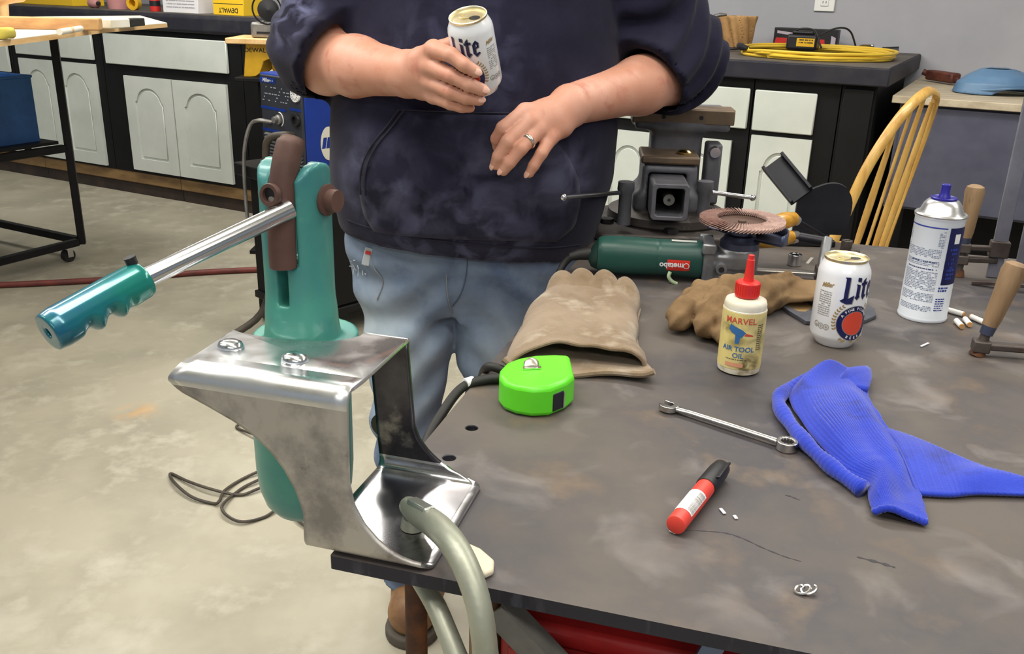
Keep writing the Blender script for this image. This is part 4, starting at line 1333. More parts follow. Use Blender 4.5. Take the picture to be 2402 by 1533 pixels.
# boots
def boot_fn(hx, hy, tx_, ty_):
    def f(X, Y, Z):
        d = chain(X, Y, Z, [(hx, hy, 0.055, 0.042), ((hx + tx_) / 2, (hy + ty_) / 2, 0.062, 0.047), (tx_, ty_, 0.058, 0.052)], 0.03)
        sh = cone(X, Y, Z, (hx, hy - 0.02, 0.07), (hx, hy - 0.015, 0.16), 0.052, 0.05)
        d = smin(d, sh, 0.04)
        return np.maximum(d, 0.024 - Z)
    return f
def boot(hx, hy, tx_, ty_):
    f = boot_fn(hx, hy, tx_, ty_)
    lo = (min(hx, tx_) - 0.08, ty_ - 0.09, 0.01)
    hi = (max(hx, tx_) + 0.08, hy + 0.08, 0.22)
    o = nets_obj('boot', f, lo, hi, 0.005, M_boot, man)
    def sole(X, Y, Z):
        g = chain(X, Y, Z * 0 + 0.05, [(hx, hy, 0.05, 0.046), ((hx + tx_) / 2, (hy + ty_) / 2, 0.05, 0.05), (tx_, ty_, 0.05, 0.058)], 0.03)
        return np.maximum(np.maximum(g, Z - 0.026), 0.0005 - Z)
    nets_obj('sole', sole, lo[:2] + (-0.006,), hi[:2] + (0.04,), 0.005, M_sole, o)
    u_ = Vector((tx_ - hx, ty_ - hy, 0)).normalized()
    v_ = Vector((-u_.y, u_.x, 0))
    m_ = Vector((hx, hy, 0))
    b = B()
    for k in range(4):
        c_ = m_ + u_ * (0.045 + 0.024 * k) + V3(0, 0, 0.128 - 0.012 * k)
        b.tube([c_ - v_ * 0.024, c_ + V3(0, 0, 0.004) , c_ + v_ * 0.024], 0.003, 6)
    b.build('lace', M_sole, o)
boot(-0.19, 1.755, -0.198, 1.635)
boot(0.015, 1.76, 0.035, 1.63)

# body: head, neck, torso and legs stay under the clothes; forearms and hands are finely meshed
def hand_fn(arm, wrist, fingers, thumb, palm):
    def f(X, Y, Z):
        d = chain(X, Y, Z, arm, 0.02)
        for seg in palm:
            d = smin(d, chain(X, Y, Z, seg, 0.01), 0.012)
        fs = None
        for fg in fingers:
            c_ = chain(X, Y, Z, fg, 0.003)
            fs = c_ if fs is None else np.minimum(fs, c_)
        fs = smin(fs, chain(X, Y, Z, thumb, 0.004), 0.002)
        d = smin(d, fs, 0.006)
        return d
    return f
# right hand, closed round the can from the left; knuckles left, finger tips to the front of the can
KR = [(-0.128, 1.420, 1.231, 0.0135), (-0.133, 1.424, 1.206, 0.014), (-0.133, 1.431, 1.183, 0.0135), (-0.130, 1.440, 1.162, 0.0125)]
FR = [[KR[0], (-0.099, 1.377, 1.2265, 0.0112), (-0.080, 1.369, 1.214, 0.0103), (-0.0625, 1.371, 1.2045, 0.0088)],
      [KR[1], (-0.098, 1.383, 1.197, 0.0115), (-0.073, 1.377, 1.186, 0.0106), (-0.052, 1.381, 1.178, 0.009)],
      [KR[2], (-0.100, 1.392, 1.173, 0.011), (-0.077, 1.387, 1.166, 0.010), (-0.058, 1.390, 1.1625, 0.0086)],
      [KR[3], (-0.102, 1.404, 1.155, 0.0098), (-0.085, 1.400, 1.151, 0.0088), (-0.072, 1.402, 1.1495, 0.0075)]]
TR_ = [(-0.158, 1.478, 1.212, 0.0165), (-0.132, 1.478, 1.226, 0.0135), (-0.104, 1.468, 1.236, 0.0115), (-0.074, 1.460, 1.240, 0.0095)]
PR_ = [[(-0.172, 1.487, 1.19, 0.031), (-0.150, 1.45, 1.212, 0.019), KR[0]], [(-0.172, 1.487, 1.19, 0.031), (-0.152, 1.452, 1.198, 0.02), KR[1]], [(-0.172, 1.487, 1.188, 0.031), (-0.152, 1.456, 1.184, 0.019), KR[2]], [(-0.172, 1.488, 1.184, 0.03), (-0.15, 1.462, 1.171, 0.017), KR[3]]]
# left hand hanging from the wrist over the belly
ql = lambda px, py, Y, r: (*Q(px, py, Y), r)
KL = [ql(1232, 262, 1.487, 0.0135), ql(1243, 285, 1.478, 0.014), ql(1262, 305, 1.478, 0.0135), ql(1291, 322, 1.485, 0.0125)]
FL = [[KL[0], ql(1180, 300, 1.465, 0.0112), ql(1166, 325, 1.475, 0.0104), ql(1168, 345, 1.492, 0.009)],
      [KL[1], ql(1190, 333, 1.448, 0.0112), ql(1170, 366, 1.450, 0.0104), ql(1162, 386, 1.458, 0.0088)],
      [KL[2], ql(1222, 348, 1.447, 0.011), ql(1196, 380, 1.447, 0.0102), ql(1181, 400, 1.452, 0.0086)],
      [KL[3], ql(1270, 360, 1.462, 0.0098), ql(1252, 388, 1.46, 0.009), ql(1242, 406, 1.462, 0.0078)]]
TL_ = [ql(1300, 262, 1.53, 0.0165), ql(1255, 282, 1.52, 0.0135), ql(1218, 305, 1.505, 0.0115), ql(1200, 328, 1.498, 0.0095)]
wl = ql(1335, 250, 1.535, 0.029)
PL_ = [[wl, ql(1278, 262, 1.508, 0.019), KL[0]], [wl, ql(1285, 272, 1.503, 0.0195), KL[1]], [wl, ql(1298, 285, 1.503, 0.019), KL[2]], [wl, ql(1318, 296, 1.51, 0.017), KL[3]]]
fr_ = hand_fn(ARM_R, None, FR, TR_, PR_)
fl_ = hand_fn(ARM_L, None, FL, TL_, PL_)
right = nets(fr_, (-0.415, 1.345, 1.11), (-0.02, 1.76, 1.315), 0.0029)
left = nets(fl_, (-0.06, 1.42, 1.02), (0.36, 1.84, 1.30), 0.0029)
def core_fn(X, Y, Z):
    d = loft(X, Y, Z, [(r[0], r[1], r[2], r[3] - 0.028, r[4] - 0.03) for r in TORSO], 2.2)
    d = np.maximum(np.maximum(d, Z - 1.56), 0.80 - Z)
    for pts_ in ([(-0.235, 1.735, 1.41, 0.055), (-0.31, 1.735, 1.33, 0.052), (-0.335, 1.69, 1.24, 0.048)], [(0.10, 1.735, 1.41, 0.055), (0.21, 1.77, 1.33, 0.055), (0.285, 1.775, 1.22, 0.048)],
                 [(-0.205, 1.71, 0.84, 0.088), (-0.198, 1.672, 0.68, 0.066), (-0.205, 1.66, 0.5, 0.05), (-0.205, 1.715, 0.13, 0.042)], [(0.022, 1.71, 0.84, 0.09), (-0.022, 1.674, 0.68, 0.068), (-0.008, 1.664, 0.5, 0.052), (0.012, 1.72, 0.13, 0.042)]):
        d = smin(d, chain(X, Y, Z, pts_, 0.02), 0.03)
    # neck and head
    hd = np.sqrt(((X + 0.07) / 0.078) ** 2 + ((Y - 1.715) / 0.098) ** 2 + ((Z - 1.70) / 0.118) ** 2) * 0.09 - 0.09
    hd = smin(hd, cone(X, Y, Z, (-0.07, 1.655, 1.625), (-0.07, 1.68, 1.66), 0.042, 0.055), 0.03)
    hd = smin(hd, cone(X, Y, Z, (-0.07, 1.612, 1.70), (-0.07, 1.596, 1.675), 0.009, 0.015), 0.014)
    for s_ in (-1, 1):
        hd = smin(hd, cone(X, Y, Z, (-0.07 + s_ * 0.079, 1.735, 1.70), (-0.07 + s_ * 0.077, 1.73, 1.675), 0.016, 0.011), 0.01)
        e = np.sqrt((X + 0.07 - s_ * 0.032) ** 2 + (Y - 1.615) ** 2 + (Z - 1.712) ** 2) - 0.013
        hd = -smin(-hd, e, 0.008)
    hd = -smin(-hd, cone(X, Y, Z, (-0.092, 1.612, 1.645), (-0.048, 1.612, 1.645), 0.004, 0.004), 0.004)
    nk = cone(X, Y, Z, (-0.07, 1.745, 1.50), (-0.07, 1.735, 1.63), 0.066, 0.06)
    return smin(d, smin(hd, nk, 0.03), 0.03)
core = nets(core_fn, (-0.42, 1.54, 0.05), (0.37, 1.93, 1.84), 0.0125)
def join_meshes(name, parts, m, parent):
    vs, fs = [], []
    for (p_, q_) in parts:
        k = len(vs)
        vs += [Vector(x) for x in p_.tolist()]
        fs += (q_ + k).tolist()
    o_ = ORG[parent.name]
    me = bpy.data.meshes.new(name)
    me.from_pydata([v - o_ for v in vs], [], fs)
    me.materials.append(m)
    me.polygons.foreach_set('use_smooth', [True] * len(me.polygons))
    me.update()
    o = bpy.data.objects.new(name, me)
    COL.objects.link(o)
    o.parent = parent
    ORG[o.name] = o_
    return o
body = join_meshes('body', [core, right, left], M_skin, man)
for s_ in (-1, 1):
    B().ball(V3(-0.07 + s_ * 0.032, 1.6255, 1.712), 0.0115, 14).build('eye', mat('eye_white', (236, 232, 226), 0.2) if s_ < 0 else bpy.data.materials['eye_white'], body)
fh = lambda X, Y, Z: np.maximum(np.sqrt(((X + 0.07) / 0.084) ** 2 + ((Y - 1.722) / 0.104) ** 2 + ((Z - 1.712) / 0.118) ** 2) * 0.09 - 0.09, np.maximum(1.70 - Z - 0.25 * (Y - 1.70), -(Y - 1.655) - 1.6 * np.clip(Z - 1.765, 0, 1)))
nets_obj('hair', fh, (-0.18, 1.58, 1.62), (0.05, 1.86, 1.86), 0.007, M_hair, man)
# nails
def nail(fg, nrm, sz=0.0062):
    tip, bk = Vector(fg[-1][:3]), Vector(fg[-2][:3])
    u_ = (tip - bk).normalized()
    n_ = Vector(nrm)
    n_ = (n_ - u_ * n_.dot(u_)).normalized()
    R = Matrix((n_.cross(u_), u_, n_)).transposed()
    B().ball(tip + u_ * 0.002 + n_ * (fg[-1][3] - 0.0012), sz, 12, (0.8, 1.15, 0.22), R).build('fingernail', M_nail, body)
for fg in FR[:3]:
    nail(fg, (-0.1, -1, 0.35))
for fg in FL[1:]:
    nail(fg, (-0.5, -0.8, 0.3))
# wedding ring on the left ring finger
ra, rb = Vector(KL[2][:3]), Vector(FL[2][1][:3])
rc, rd = ra.lerp(rb, 0.62), (rb - ra).normalized()
x_, y_, z_ = frame_of(rd)
B().tube([rc + x_ * 0.0128 * math.cos(2 * PI * k / 28) + y_ * 0.0128 * math.sin(2 * PI * k / 28) for k in range(28)], [(0.0016, 0.0032)] * 28, 8, closed=True, flat=tuple(x_)).build('ring', M_gold, man)

# ================================================================== SHEET STEEL BRACKET
M_polish = mat('polished_steel', (242, 243, 244), 0.27, 1.0, (212, 212, 216), 16, 0.45, 0.75, 5, r2=0.46, bump=0.05, bscale=50)
M_scale = mat('brushed_steel_face', (186, 182, 178), 0.42, 0.7, (142, 137, 135), 26, 0.44, 0.66, 6, (104, 96, 96), 40, 0.6, 0.74, r2=0.5)
M_inner = mat('bright_rolled_steel', (214, 214, 218), 0.16, 1.0, (150, 148, 152), 18, 0.45, 0.7, 6, (96, 94, 98), 9, 0.56, 0.72, r2=0.34)
M_scalereflect = mat('dark_scale_reflection', (92, 90, 96), 0.3, 0.9, (64, 62, 68), 16, 0.4, 0.64, 6, (150, 146, 142), 22, 0.62, 0.74, r2=0.4)  # mill scale, darkened in colour to carry the back web's dark reflection
M_boltzinc = mat('zinc', (222, 224, 228), 0.2, 1.0)
br = thing('steel_bracket', 'polished bent steel box bracket clamped on the bench corner', 'bracket', TF((0.03, 0.07, 0.0)))
ZTOP, WY, RC, TH = 0.147, 0.15, 0.012, 0.004
SH = lambda p: TF((p[0], p[1] * (1 - 0.16 * max(0.0, p[2]) / ZTOP), p[2] + 0.0022))
def ip(x, tab):
    return float(np.interp(x, [t_[0] for t_ in tab], [t_[1] for t_ in tab]))
XLF = [(0, -0.022), (0.034, -0.021), (0.046, -0.024), (0.057, -0.028), (0.072, -0.036), (0.085, -0.046), (0.098, -0.061), (0.108, -0.079), (0.118, -0.103), (0.127, -0.126), (0.136, -0.137), (0.147, -0.128)]
XRF = [(0, 0.087), (0.003, 0.080), (0.008, 0.066), (0.014, 0.054), (0.022, 0.043), (0.034, 0.032), (0.05, 0.0235), (0.07, 0.020), (0.147, 0.0215)]
XLB = [(0, -0.021), (0.147, -0.019)]
XRB = [(0, 0.084), (0.004, 0.068), (0.009, 0.052), (0.016, 0.040), (0.026, 0.030), (0.038, 0.022), (0.052, 0.018), (0.147, 0.0185)]
rows = [(0.03, ZTOP, -0.126, 0.0235), (RC, ZTOP, -0.127, 0.0225)]
for k in range(1, 7):
    a = PI / 2 * k / 6
    y_, z_ = RC - RC * math.sin(a), ZTOP - RC + RC * math.cos(a)
    rows.append((y_, z_, ip(z_, XLF), ip(z_, XRF)))
z_ = ZTOP - RC - 0.003
while z_ > RC + 0.001:
    rows.append((0.0, z_, ip(z_, XLF), ip(z_, XRF)))
    z_ -= 0.003
for k in range(0, 7):
    a = PI / 2 * k / 6
    y_, z_ = RC - RC * math.cos(a), RC - RC * math.sin(a)
    rows.append((y_, z_, ip(z_, XLF), ip(z_, XRF)))
for k in range(1, 8):
    rows.append((RC + (WY - 2 * RC) * k / 8, 0.0, -0.022 + 0.001 * k / 8, 0.087 - 0.003 * k / 8))
for k in range(0, 7):
    a = PI / 2 * k / 6
    y_, z_ = WY - RC + RC * math.sin(a), RC - RC * math.cos(a)
    rows.append((y_, z_, ip(z_, XLB), ip(z_, XRB)))
z_ = RC + 0.003
while z_ < ZTOP - RC - 0.001:
    rows.append((WY, z_, ip(z_, XLB), ip(z_, XRB)))
    z_ += 0.003
for k in range(0, 7):
    a = PI / 2 * k / 6
    y_, z_ = WY - RC + RC * math.cos(a), ZTOP - RC + RC * math.sin(a)
    rows.append((y_, z_, -0.019, 0.0185 + 0.004 * k / 6))
b = B(SH)
NX = 14
vs = [(xl + (xr - xl) * i / (NX - 1), y_, z_) for (y_, z_, xl, xr) in rows for i in range(NX)]
for j in range(len(rows) - 1):
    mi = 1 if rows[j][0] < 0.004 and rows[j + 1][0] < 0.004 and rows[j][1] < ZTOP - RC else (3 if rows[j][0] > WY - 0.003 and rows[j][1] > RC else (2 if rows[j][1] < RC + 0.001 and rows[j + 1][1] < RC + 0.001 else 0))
    k0 = len(b.v)
    if j == 0:
        b.add(vs, [])
        k0 = 0
    for i in range(NX - 1):
        b.f.append([j * NX + i, j * NX + i + 1, (j + 1) * NX + i + 1, (j + 1) * NX + i])
        b.m.append(mi)
notch = [(-0.126, 0.03), (0.0235, 0.03), (0.0228, 0.125), (0.0225, 0.1375), (-0.019, 0.1375), (-0.019, 0.130), (-0.026, 0.116), (-0.036, 0.107), (-0.050, 0.100), (-0.064, 0.096), (-0.079, 0.094), (-0.094, 0.0935), (-0.108, 0.094), (-0.120, 0.096), (-0.129, 0.1)]
b.add([(u, v, ZTOP) for u, v in notch], [tuple(range(len(notch)))])
b.build('bent_sheet', [M_polish, M_scale, M_inner, M_scalereflect], br, smooth=35, solid=TH, fixn=True)
for (x, y) in ((-0.108, 0.056), (-0.044, 0.047)):
    B(SH).lathe([(0.0, 0.007), (0.006, 0.0066), (0.010, 0.0045), (0.0115, 0.0015), (0.0115, 0.0)], (x, y, ZTOP + TH / 2), n=24).build('bolt', M_boltzinc, br)
B(SH).lathe([(0.014, 0), (0.014, 0.006), (0.009, 0.010), (0, 0.010)], (-0.014, WY + TH / 2, 0.045), (0, 1, 0), 20).build('side_bolt', mat('dark_olive_steel', (86, 84, 72), 0.5, 0.5), br)

# ================================================================== TEAL LEVER TOOL
M_teal = mat('teal_hammer_paint', (66, 142, 128), 0.4, 0.1, (52, 116, 126), 7, 0.4, 0.66, 5, (88, 162, 146), 16, 0.6, 0.74, coat=0.25)
M_tealgrip = mat('teal_gloss_paint', (14, 122, 112), 0.22, 0.25, (16, 92, 124), 12, 0.42, 0.66, coat=0.6)
M_rusty = mat('brown_forged_bar', (98, 70, 62), 0.6, 0.25, (74, 52, 46), 14, 0.4, 0.66, bump=0.2)
CX, CY = -0.077, 0.113
Lv, Mv = V3(-0.15, -0.9887, 0), V3(0.9887, -0.15, 0)
def CF(p): return TF(V3(CX, CY, 0) + Lv * p[0] + Mv * p[1] + V3(0, 0, p[2]))   # towards lever, across, up
tl = thing('lever_tool', 'teal cast hand-lever tool bolted behind the steel bracket', 'lever tool', TF((CX, CY, -0.045)))
def colf(X, Y, Z):
    sup = (np.abs(X / 0.0262) ** 3 + np.abs(Y / 0.0275) ** 3) ** (1 / 3.0) * 0.026 - 0.026
    d = np.maximum(np.maximum(sup, 0.128 - Z), Z - 0.274)
    d = np.minimum(d, np.maximum(np.maximum(np.sqrt(X ** 2 + (Z - 0.274) ** 2) - 0.026, sup), 0.27 - Z))
    d = smin(d, np.maximum(cone(X, Y, Z, (0, 0, 0.11), (0, 0, 0.158), 0.040, 0.022), 0.135 - Z), 0.02)
    d = np.minimum(d, np.maximum(np.maximum(np.sqrt((X + 0.008) ** 2 + (Y + 0.003) ** 2) - 0.047, Z - 0.1420), 0.129 - Z))
    d = np.maximum(d, -np.maximum(np.maximum(np.abs(Y - 0.004) - 0.0128, 0.214 - Z), -1))
    d = np.maximum(d, -np.maximum(np.maximum(np.abs(Y - 0.001) - 0.0055, 0.178 - Z), -0.002 - X))
    return d
nets_obj('column', colf, (-0.07, -0.06, 0.115), (0.06, 0.06, 0.31), 0.0022, M_teal, tl, CF)
B(CF).lathe([(0.0, -0.040), (0.018, -0.040), (0.032, -0.036), (0.039, -0.027), (0.0435, -0.012), (0.0455, 0.01), (0.046, 0.10), (0.0455, 0.1285)], (-0.004, -0.009, 0), n=40).build('lower_body', M_teal, tl)
# forged link between the prongs
lk = spline([(0.006, 0.0055, 0.318), (0.012, 0.0055, 0.310), (0.020, 0.0055, 0.290), (0.026, 0.0055, 0.262), (0.028, 0.0055, 0.235), (0.028, 0.0055, 0.2145)], 5)
B(CF).tube(lk, [(0.0116, 0.008)] * 3 + [(0.0118, 0.0112)] * (len(lk) - 3), 18, flat=(0, 1, 0)).build('link', M_rusty, tl, smooth=60)
B(CF).lathe([(0.0062, 0.0), (0.0092, 0.0), (0.0098, 0.004), (0.009, 0.0055), (0.0062, 0.0055), (0.006, -0.002)], (0.0345, 0.0045, 0.277), (1, 0, 0.12), 24).build('eye', M_rusty, tl)
B(CF).cyl((0.0335, 0.0045, 0.277), (0.0365, 0.0045, 0.277), 0.0062, n=18).build('eye_hole', M_blackpl, tl)
B(CF).lathe([(0.0, 0.001), (0.0035, 0.001), (0.0035, 0.0)], (0.0366, 0.0055, 0.273), (1, 0, 0), 12).build('link_pin', M_chrome, tl)
B(CF).lathe([(0.0135, 0), (0.0135, 0.003), (0.0095, 0.004), (0.0095, 0.012), (0, 0.012)], (-0.006, 0.0272, 0.268), (0, 1, 0), 18).build('pivot_bolt', M_rusty, tl)
B(CF).lathe([(0.0135, 0), (0.0135, 0.003), (0.0095, 0.004), (0.0095, 0.010), (0, 0.010)], (-0.006, -0.0272, 0.268), (0, -1, 0), 18).build('pivot_nut', M_rusty, tl)
def AT(px, py, z): return Vector((0, 0, CAM_H)) + ray(px, py) * z
h0 = CF((0.041, 0.004, 0.256))
zc = -(CAM_M.transposed() @ (h0 - Vector((0, 0, CAM_H)))).z
h0 = AT(672, 494, zc)
r1 = AT(338, 653, zc - 0.065)
g1 = AT(112, 781, zc - 0.115)
B().cyl(h0 - (r1 - h0).normalized() * 0.004, r1 + (r1 - h0).normalized() * 0.02, 0.0078, n=28).build('lever_rod', M_chrome, tl)
ga = (g1 - r1).normalized()
gdown = V3(0.25, 0.1, -1)
gdown = (gdown - ga * gdown.dot(ga)).normalized()
gs = ga.cross(gdown)
GL = (g1 - r1).length
def GF(p): return r1 + ga * p[0] + gdown * p[1] + gs * p[2]
def gripf(X, Y, Z):
    rad = np.interp(X, [0, 0.004, 0.03, GL - 0.008, GL], [0.0135, 0.0148, 0.0152, 0.0152, 0.0138])
    sc_ = 0.0016 * np.cos((X - 0.028) / 0.0185 * 2 * PI) * np.clip((X - 0.016) / 0.012, 0, 1) * np.clip((GL - 0.016 - X) / 0.01, 0, 1)
    side = np.clip((Y + 0.001) / 0.012, 0, 1)
    r_ = rad + sc_ * side * 1.9 - 0.0016 * side * np.clip((X - 0.02) / 0.01, 0, 1) * np.clip((GL - 0.014 - X) / 0.01, 0, 1)
    d = np.sqrt(Y ** 2 + Z ** 2) - r_
    d = np.maximum(np.maximum(d, -X), X - GL)
    return np.maximum(d, -np.maximum(np.sqrt(Y ** 2 + Z ** 2) - 0.0035, GL - 0.012 - X))
nets_obj('grip', gripf, (-0.006, -0.021, -0.021), (GL + 0.006, 0.021, 0.021), 0.0013, M_tealgrip, tl, GF)
p = GF((0.003, -0.0135, 0.0))
B().tube([p, p - gdown * 0.006], [0.0042, 0.0045], 12).build('set_screw', M_blackpl, tl)

# ================================================================== LOCKING C-CLAMP
M_clamp = mat('nickel_casting', (170, 172, 158), 0.46, 0.55, (146, 150, 136), 16, 0.4, 0.66, bump=0.12, bscale=120)
cl = thing('locking_clamp', 'grey cast locking clamp gripping the bracket to the bench', 'clamp', TF((0.1, 0.0, -0.1)))
up = [(0.044, 0.063, 0.0190, 0.0085), (0.060, 0.047, 0.0235, 0.0108), (0.084, 0.023, 0.032, 0.0112), (0.108, -0.003, 0.036, 0.0108), (0.127, -0.022, 0.027, 0.0103), (0.140, -0.034, 0.007, 0.0098), (0.147, -0.040, -0.024, 0.0098), (0.150, -0.042, -0.062, 0.0115), (0.151, -0.043, -0.12, 0.0135)]
lo_ = [(0.060, 0.040, -0.032, 0.008), (0.088, 0.010, -0.034, 0.0085), (0.108, -0.012, -0.044, 0.0085), (0.126, -0.028, -0.062, 0.009), (0.146, -0.040, -0.086, 0.012)]
def clf(X, Y, Z):
    return smin(chain(X, Y, Z, spl4(up), 0), chain(X, Y, Z, spl4(lo_), 0), 0.008)
nets_obj('frame', clf, (0.028, -0.07, -0.145), (0.175, 0.085, 0.065), 0.0024, M_clamp, cl, TF)
u_ = (TF(up[1][:3]) - TF(up[0][:3])).normalized()
q = TF((0.049, 0.056, 0.0075))
B().tube([TF((0.051, 0.055, 0.0048)), TF((0.051, 0.055, 0.0145))], [0.011, 0.009], 20).build('swivel_pad', M_clamp, cl)
pa = TF((0.050, 0.055, 0.0305)); pb = TF((0.076, 0.030, 0.0402))
B().bar(pa, pb, 0.010, 0.005).build('flat_face', mat('bright_nickel', (190, 194, 186), 0.3, 0.8), cl, bevel=0.0015)
hp_ = [(0.150, -0.043, -0.11, 0.015), (0.152, -0.044, -0.16, 0.016), (0.165, -0.05, -0.25, 0.012), (0.17, -0.052, -0.33, 0.009)]
nets_obj('handle', lambda X, Y, Z: chain(X, Y, Z, spl4(hp_), 0), (0.12, -0.075, -0.355), (0.195, -0.02, -0.08), 0.004, M_clamp, cl, TF)
pts = [P(1098, 1262, TABLE_H + 0.012), P(1128, 1275, TABLE_H + 0.012), P(1160, 1303, TABLE_H + 0.010), P(1158, 1326, TABLE_H + 0.010), P(1136, 1336, TABLE_H + 0.010), P(1112, 1312, TABLE_H + 0.01)]
n = len(pts)
b = B().add([p_ - V3(0, 0, 0.006) for p_ in pts] + pts, [tuple(range(n))[::-1], tuple(range(n, 2 * n))] + [(i, (i + 1) % n, n + (i + 1) % n, n + i) for i in range(n)])
b2 = b.build('shim', mat('cream_wood', (214, 204, 182), 0.55), bevel=0.002)
b2.location.z = TABLE_H + 0.0005
tag(b2, 'small cream wooden shim lying behind the locking clamp arm', 'shim')

# ================================================================== TAPE MEASURE
M_lime = mat('lime_plastic', (106, 226, 46), 0.35, 0, (92, 212, 38), 6)
M_tapeblk = mat('tape_mouth_black', (22, 24, 36), 0.4)
tp = thing('tape_measure', 'lime green tape measure lying on its side in front of the tan glove', 'tape measure', P(1255, 920))
HZ = 0.036
pix = [(1337, 831), (1300, 829), (1255, 831), (1215, 838), (1187, 849), (1172, 865), (1171, 880), (1183, 894), (1210, 904), (1250, 910), (1292, 908), (1330, 893), (1348, 879), (1342, 853)]
pts = [P(x, y, TABLE_H + HZ) for x, y in pix]
B().prism([(q.x, q.y) for q in pts], TABLE_H + 0.0006, TABLE_H + HZ).build('case', M_lime, tp, bevel=0.0055, seg=3)
ca, cb_ = pts[10], pts[11]
u_ = V3(cb_.x - ca.x, cb_.y - ca.y, 0).normalized()
n_ = V3(u_.y, -u_.x, 0)
base = V3(ca.x, ca.y, TABLE_H)
ln = (V3(cb_.x, cb_.y, 0) - V3(ca.x, ca.y, 0)).length
TPF = lambda q: base + u_ * q[0] + n_ * q[1] + V3(0, 0, q[2])
mo = B(TPF).bx(0.004, ln - 0.004, -0.004, 0.0008, 0.005, 0.0265).build('mouth', M_tapeblk, tp, bevel=0.0015)
B(TPF).bx(ln - 0.0065, ln - 0.0045, 0.0, 0.0022, 0.006, 0.025).build('hook', M_chrome, mo)
cc_ = P(1246, 858, TABLE_H + HZ)
cu, cv = (P(1275, 866, TABLE_H + HZ) - P(1227, 868, TABLE_H + HZ)).normalized(), (P(1246, 843, TABLE_H + HZ) - P(1246, 868, TABLE_H + HZ)).normalized()
CLF = lambda q: cc_ + cu * q[0] + cv * q[1] + V3(0, 0, q[2])
o = B(CLF).grid(9, 9, lambda i, j: (-0.0085 + 0.017 * i + (0 if j < 0.6 else 0), -0.008 + 0.021 * j * (1 - 0.25 * (2 * i - 1) ** 2 * j), 0.0012 + 0.008 * math.sin(PI * min(1, j * 1.1)) * (1 - 0.6 * (2 * i - 1) ** 2))).build('belt_clip', mat('brushed_clip', (190, 182, 172), 0.35, 0.8), tp, smooth=60, solid=0.001)
B(CLF).box((0.001, -0.0085, 0.0012), (0.021, 0.006, 0.0016)).build('clip_foot', M_chrome, tp)

# ================================================================== GLOVES
M_suede = mat('tan_suede', (146, 128, 109), 0.95, 0, (124, 105, 84), 9, 0.4, 0.62, 7, (164, 151, 134), 22, 0.54, 0.72, bump=0.6, bscale=300, sheen=0.2, dist=0.0012, spec=0.1)
M_suededk = mat('glove_lining', (92, 78, 70), 0.95)
def GP(px, py): return P(px, py, TABLE_H)
Lft = spline([GP(1190, 868), GP(1203, 815), GP(1228, 768), GP(1253, 720), GP(1285, 690), GP(1312, 672)], 6)
Rgt = spline([GP(1517, 868), GP(1502, 840), GP(1492, 800), GP(1494, 760), GP(1500, 725), GP(1484, 698)], 6)
NR = len(Lft)
gl = thing('work_glove', 'flat tan suede work glove, cuff opening towards the tape measure', 'glove', GP(1350, 800))
NU = 46
def top_pt(i, j):
    u, v = i, j
    k = v * (NR - 1)
    k0 = int(min(k, NR - 2))
    a_, c_ = Lft[k0].lerp(Lft[k0 + 1], k - k0), Rgt[k0].lerp(Rgt[k0 + 1], k - k0)
    p_ = a_.lerp(c_, u)
    cross = max(0.0, 1 - (2 * u - 1) ** 2)
    mouth = 0.026 + 0.012 * u + 0.006 * math.sin(u * 7.0 + 0.4)
    body = 0.026 + 0.004 * math.sin(u * 5 + v * 4)
    h = (mouth * (1 - v) + body * v) * cross ** 0.5
    # curled fingers at the far end: four knuckles, then down to the bench
    if v > 0.76:
        w_ = (v - 0.76) / 0.24
        fing = abs(math.sin(u * 4 * PI)) ** 0.45
        h = h * (1 - w_) + (0.012 + 0.017 * fing) * math.sqrt(max(0.0, 1 - w_ ** 2.8)) * min(1, 0.35 + w_ * 2) * (0.25 + 0.75 * cross ** 0.3)
        p_ = p_ + (TY * (0.008 * (fing - 0.6) - 0.022)) * w_
    p_ = p_ + TX * (0.0025 * math.sin(v * 16)) * (2 * u - 1)
    if v < 0.12:
        p_ = p_ - TY * (0.010 * math.sin(u * 6.0 + 2.2)) * (1 - v / 0.12)
    return (p_.x, p_.y, TABLE_H + 0.0035 + max(0.0, h) + 0.0012 * math.sin(u * 23 + v * 31) * cross)
B().grid(NU, 44, top_pt).build('back', M_suede, gl, smooth=180, solid=0.004)
def bot_pt(i, j):
    u, v = i, j
    k = v * 0.8 * (NR - 1)
    k0 = int(min(k, NR - 2))
    p_ = Lft[k0].lerp(Lft[k0 + 1], k - k0).lerp(Rgt[k0].lerp(Rgt[k0 + 1], k - k0), u * 1.02 - 0.01)
    lip = max(0.0, 1 - v / 0.15)
    p_ = p_ - TY * lip * (0.036 * (0.35 + 0.65 * u) + 0.006 * math.sin(u * 7)) + TX * lip * 0.012 * u
    edge = (2 * u - 1) ** 6
    return (p_.x, p_.y, TABLE_H + 0.0032 + 0.012 * edge * lip + 0.005 * lip * (0.5 + 0.5 * math.sin(u * 9.0 + 1)))
B().grid(40, 24, bot_pt).build('palm', [M_suede], gl, smooth=180, solid=0.0045)
tip = [Vector(bot_pt(k / 30, 0.0)) for k in range(31)]
B().tube(tip, 0.0042, 8).build('cuff_edge', M_suede, gl)
rim_ = [Vector(top_pt(k / 40, 0.0)) for k in range(41)]
B().tube(rim_, 0.0027, 8).build('cuff_rim', M_suede, gl)
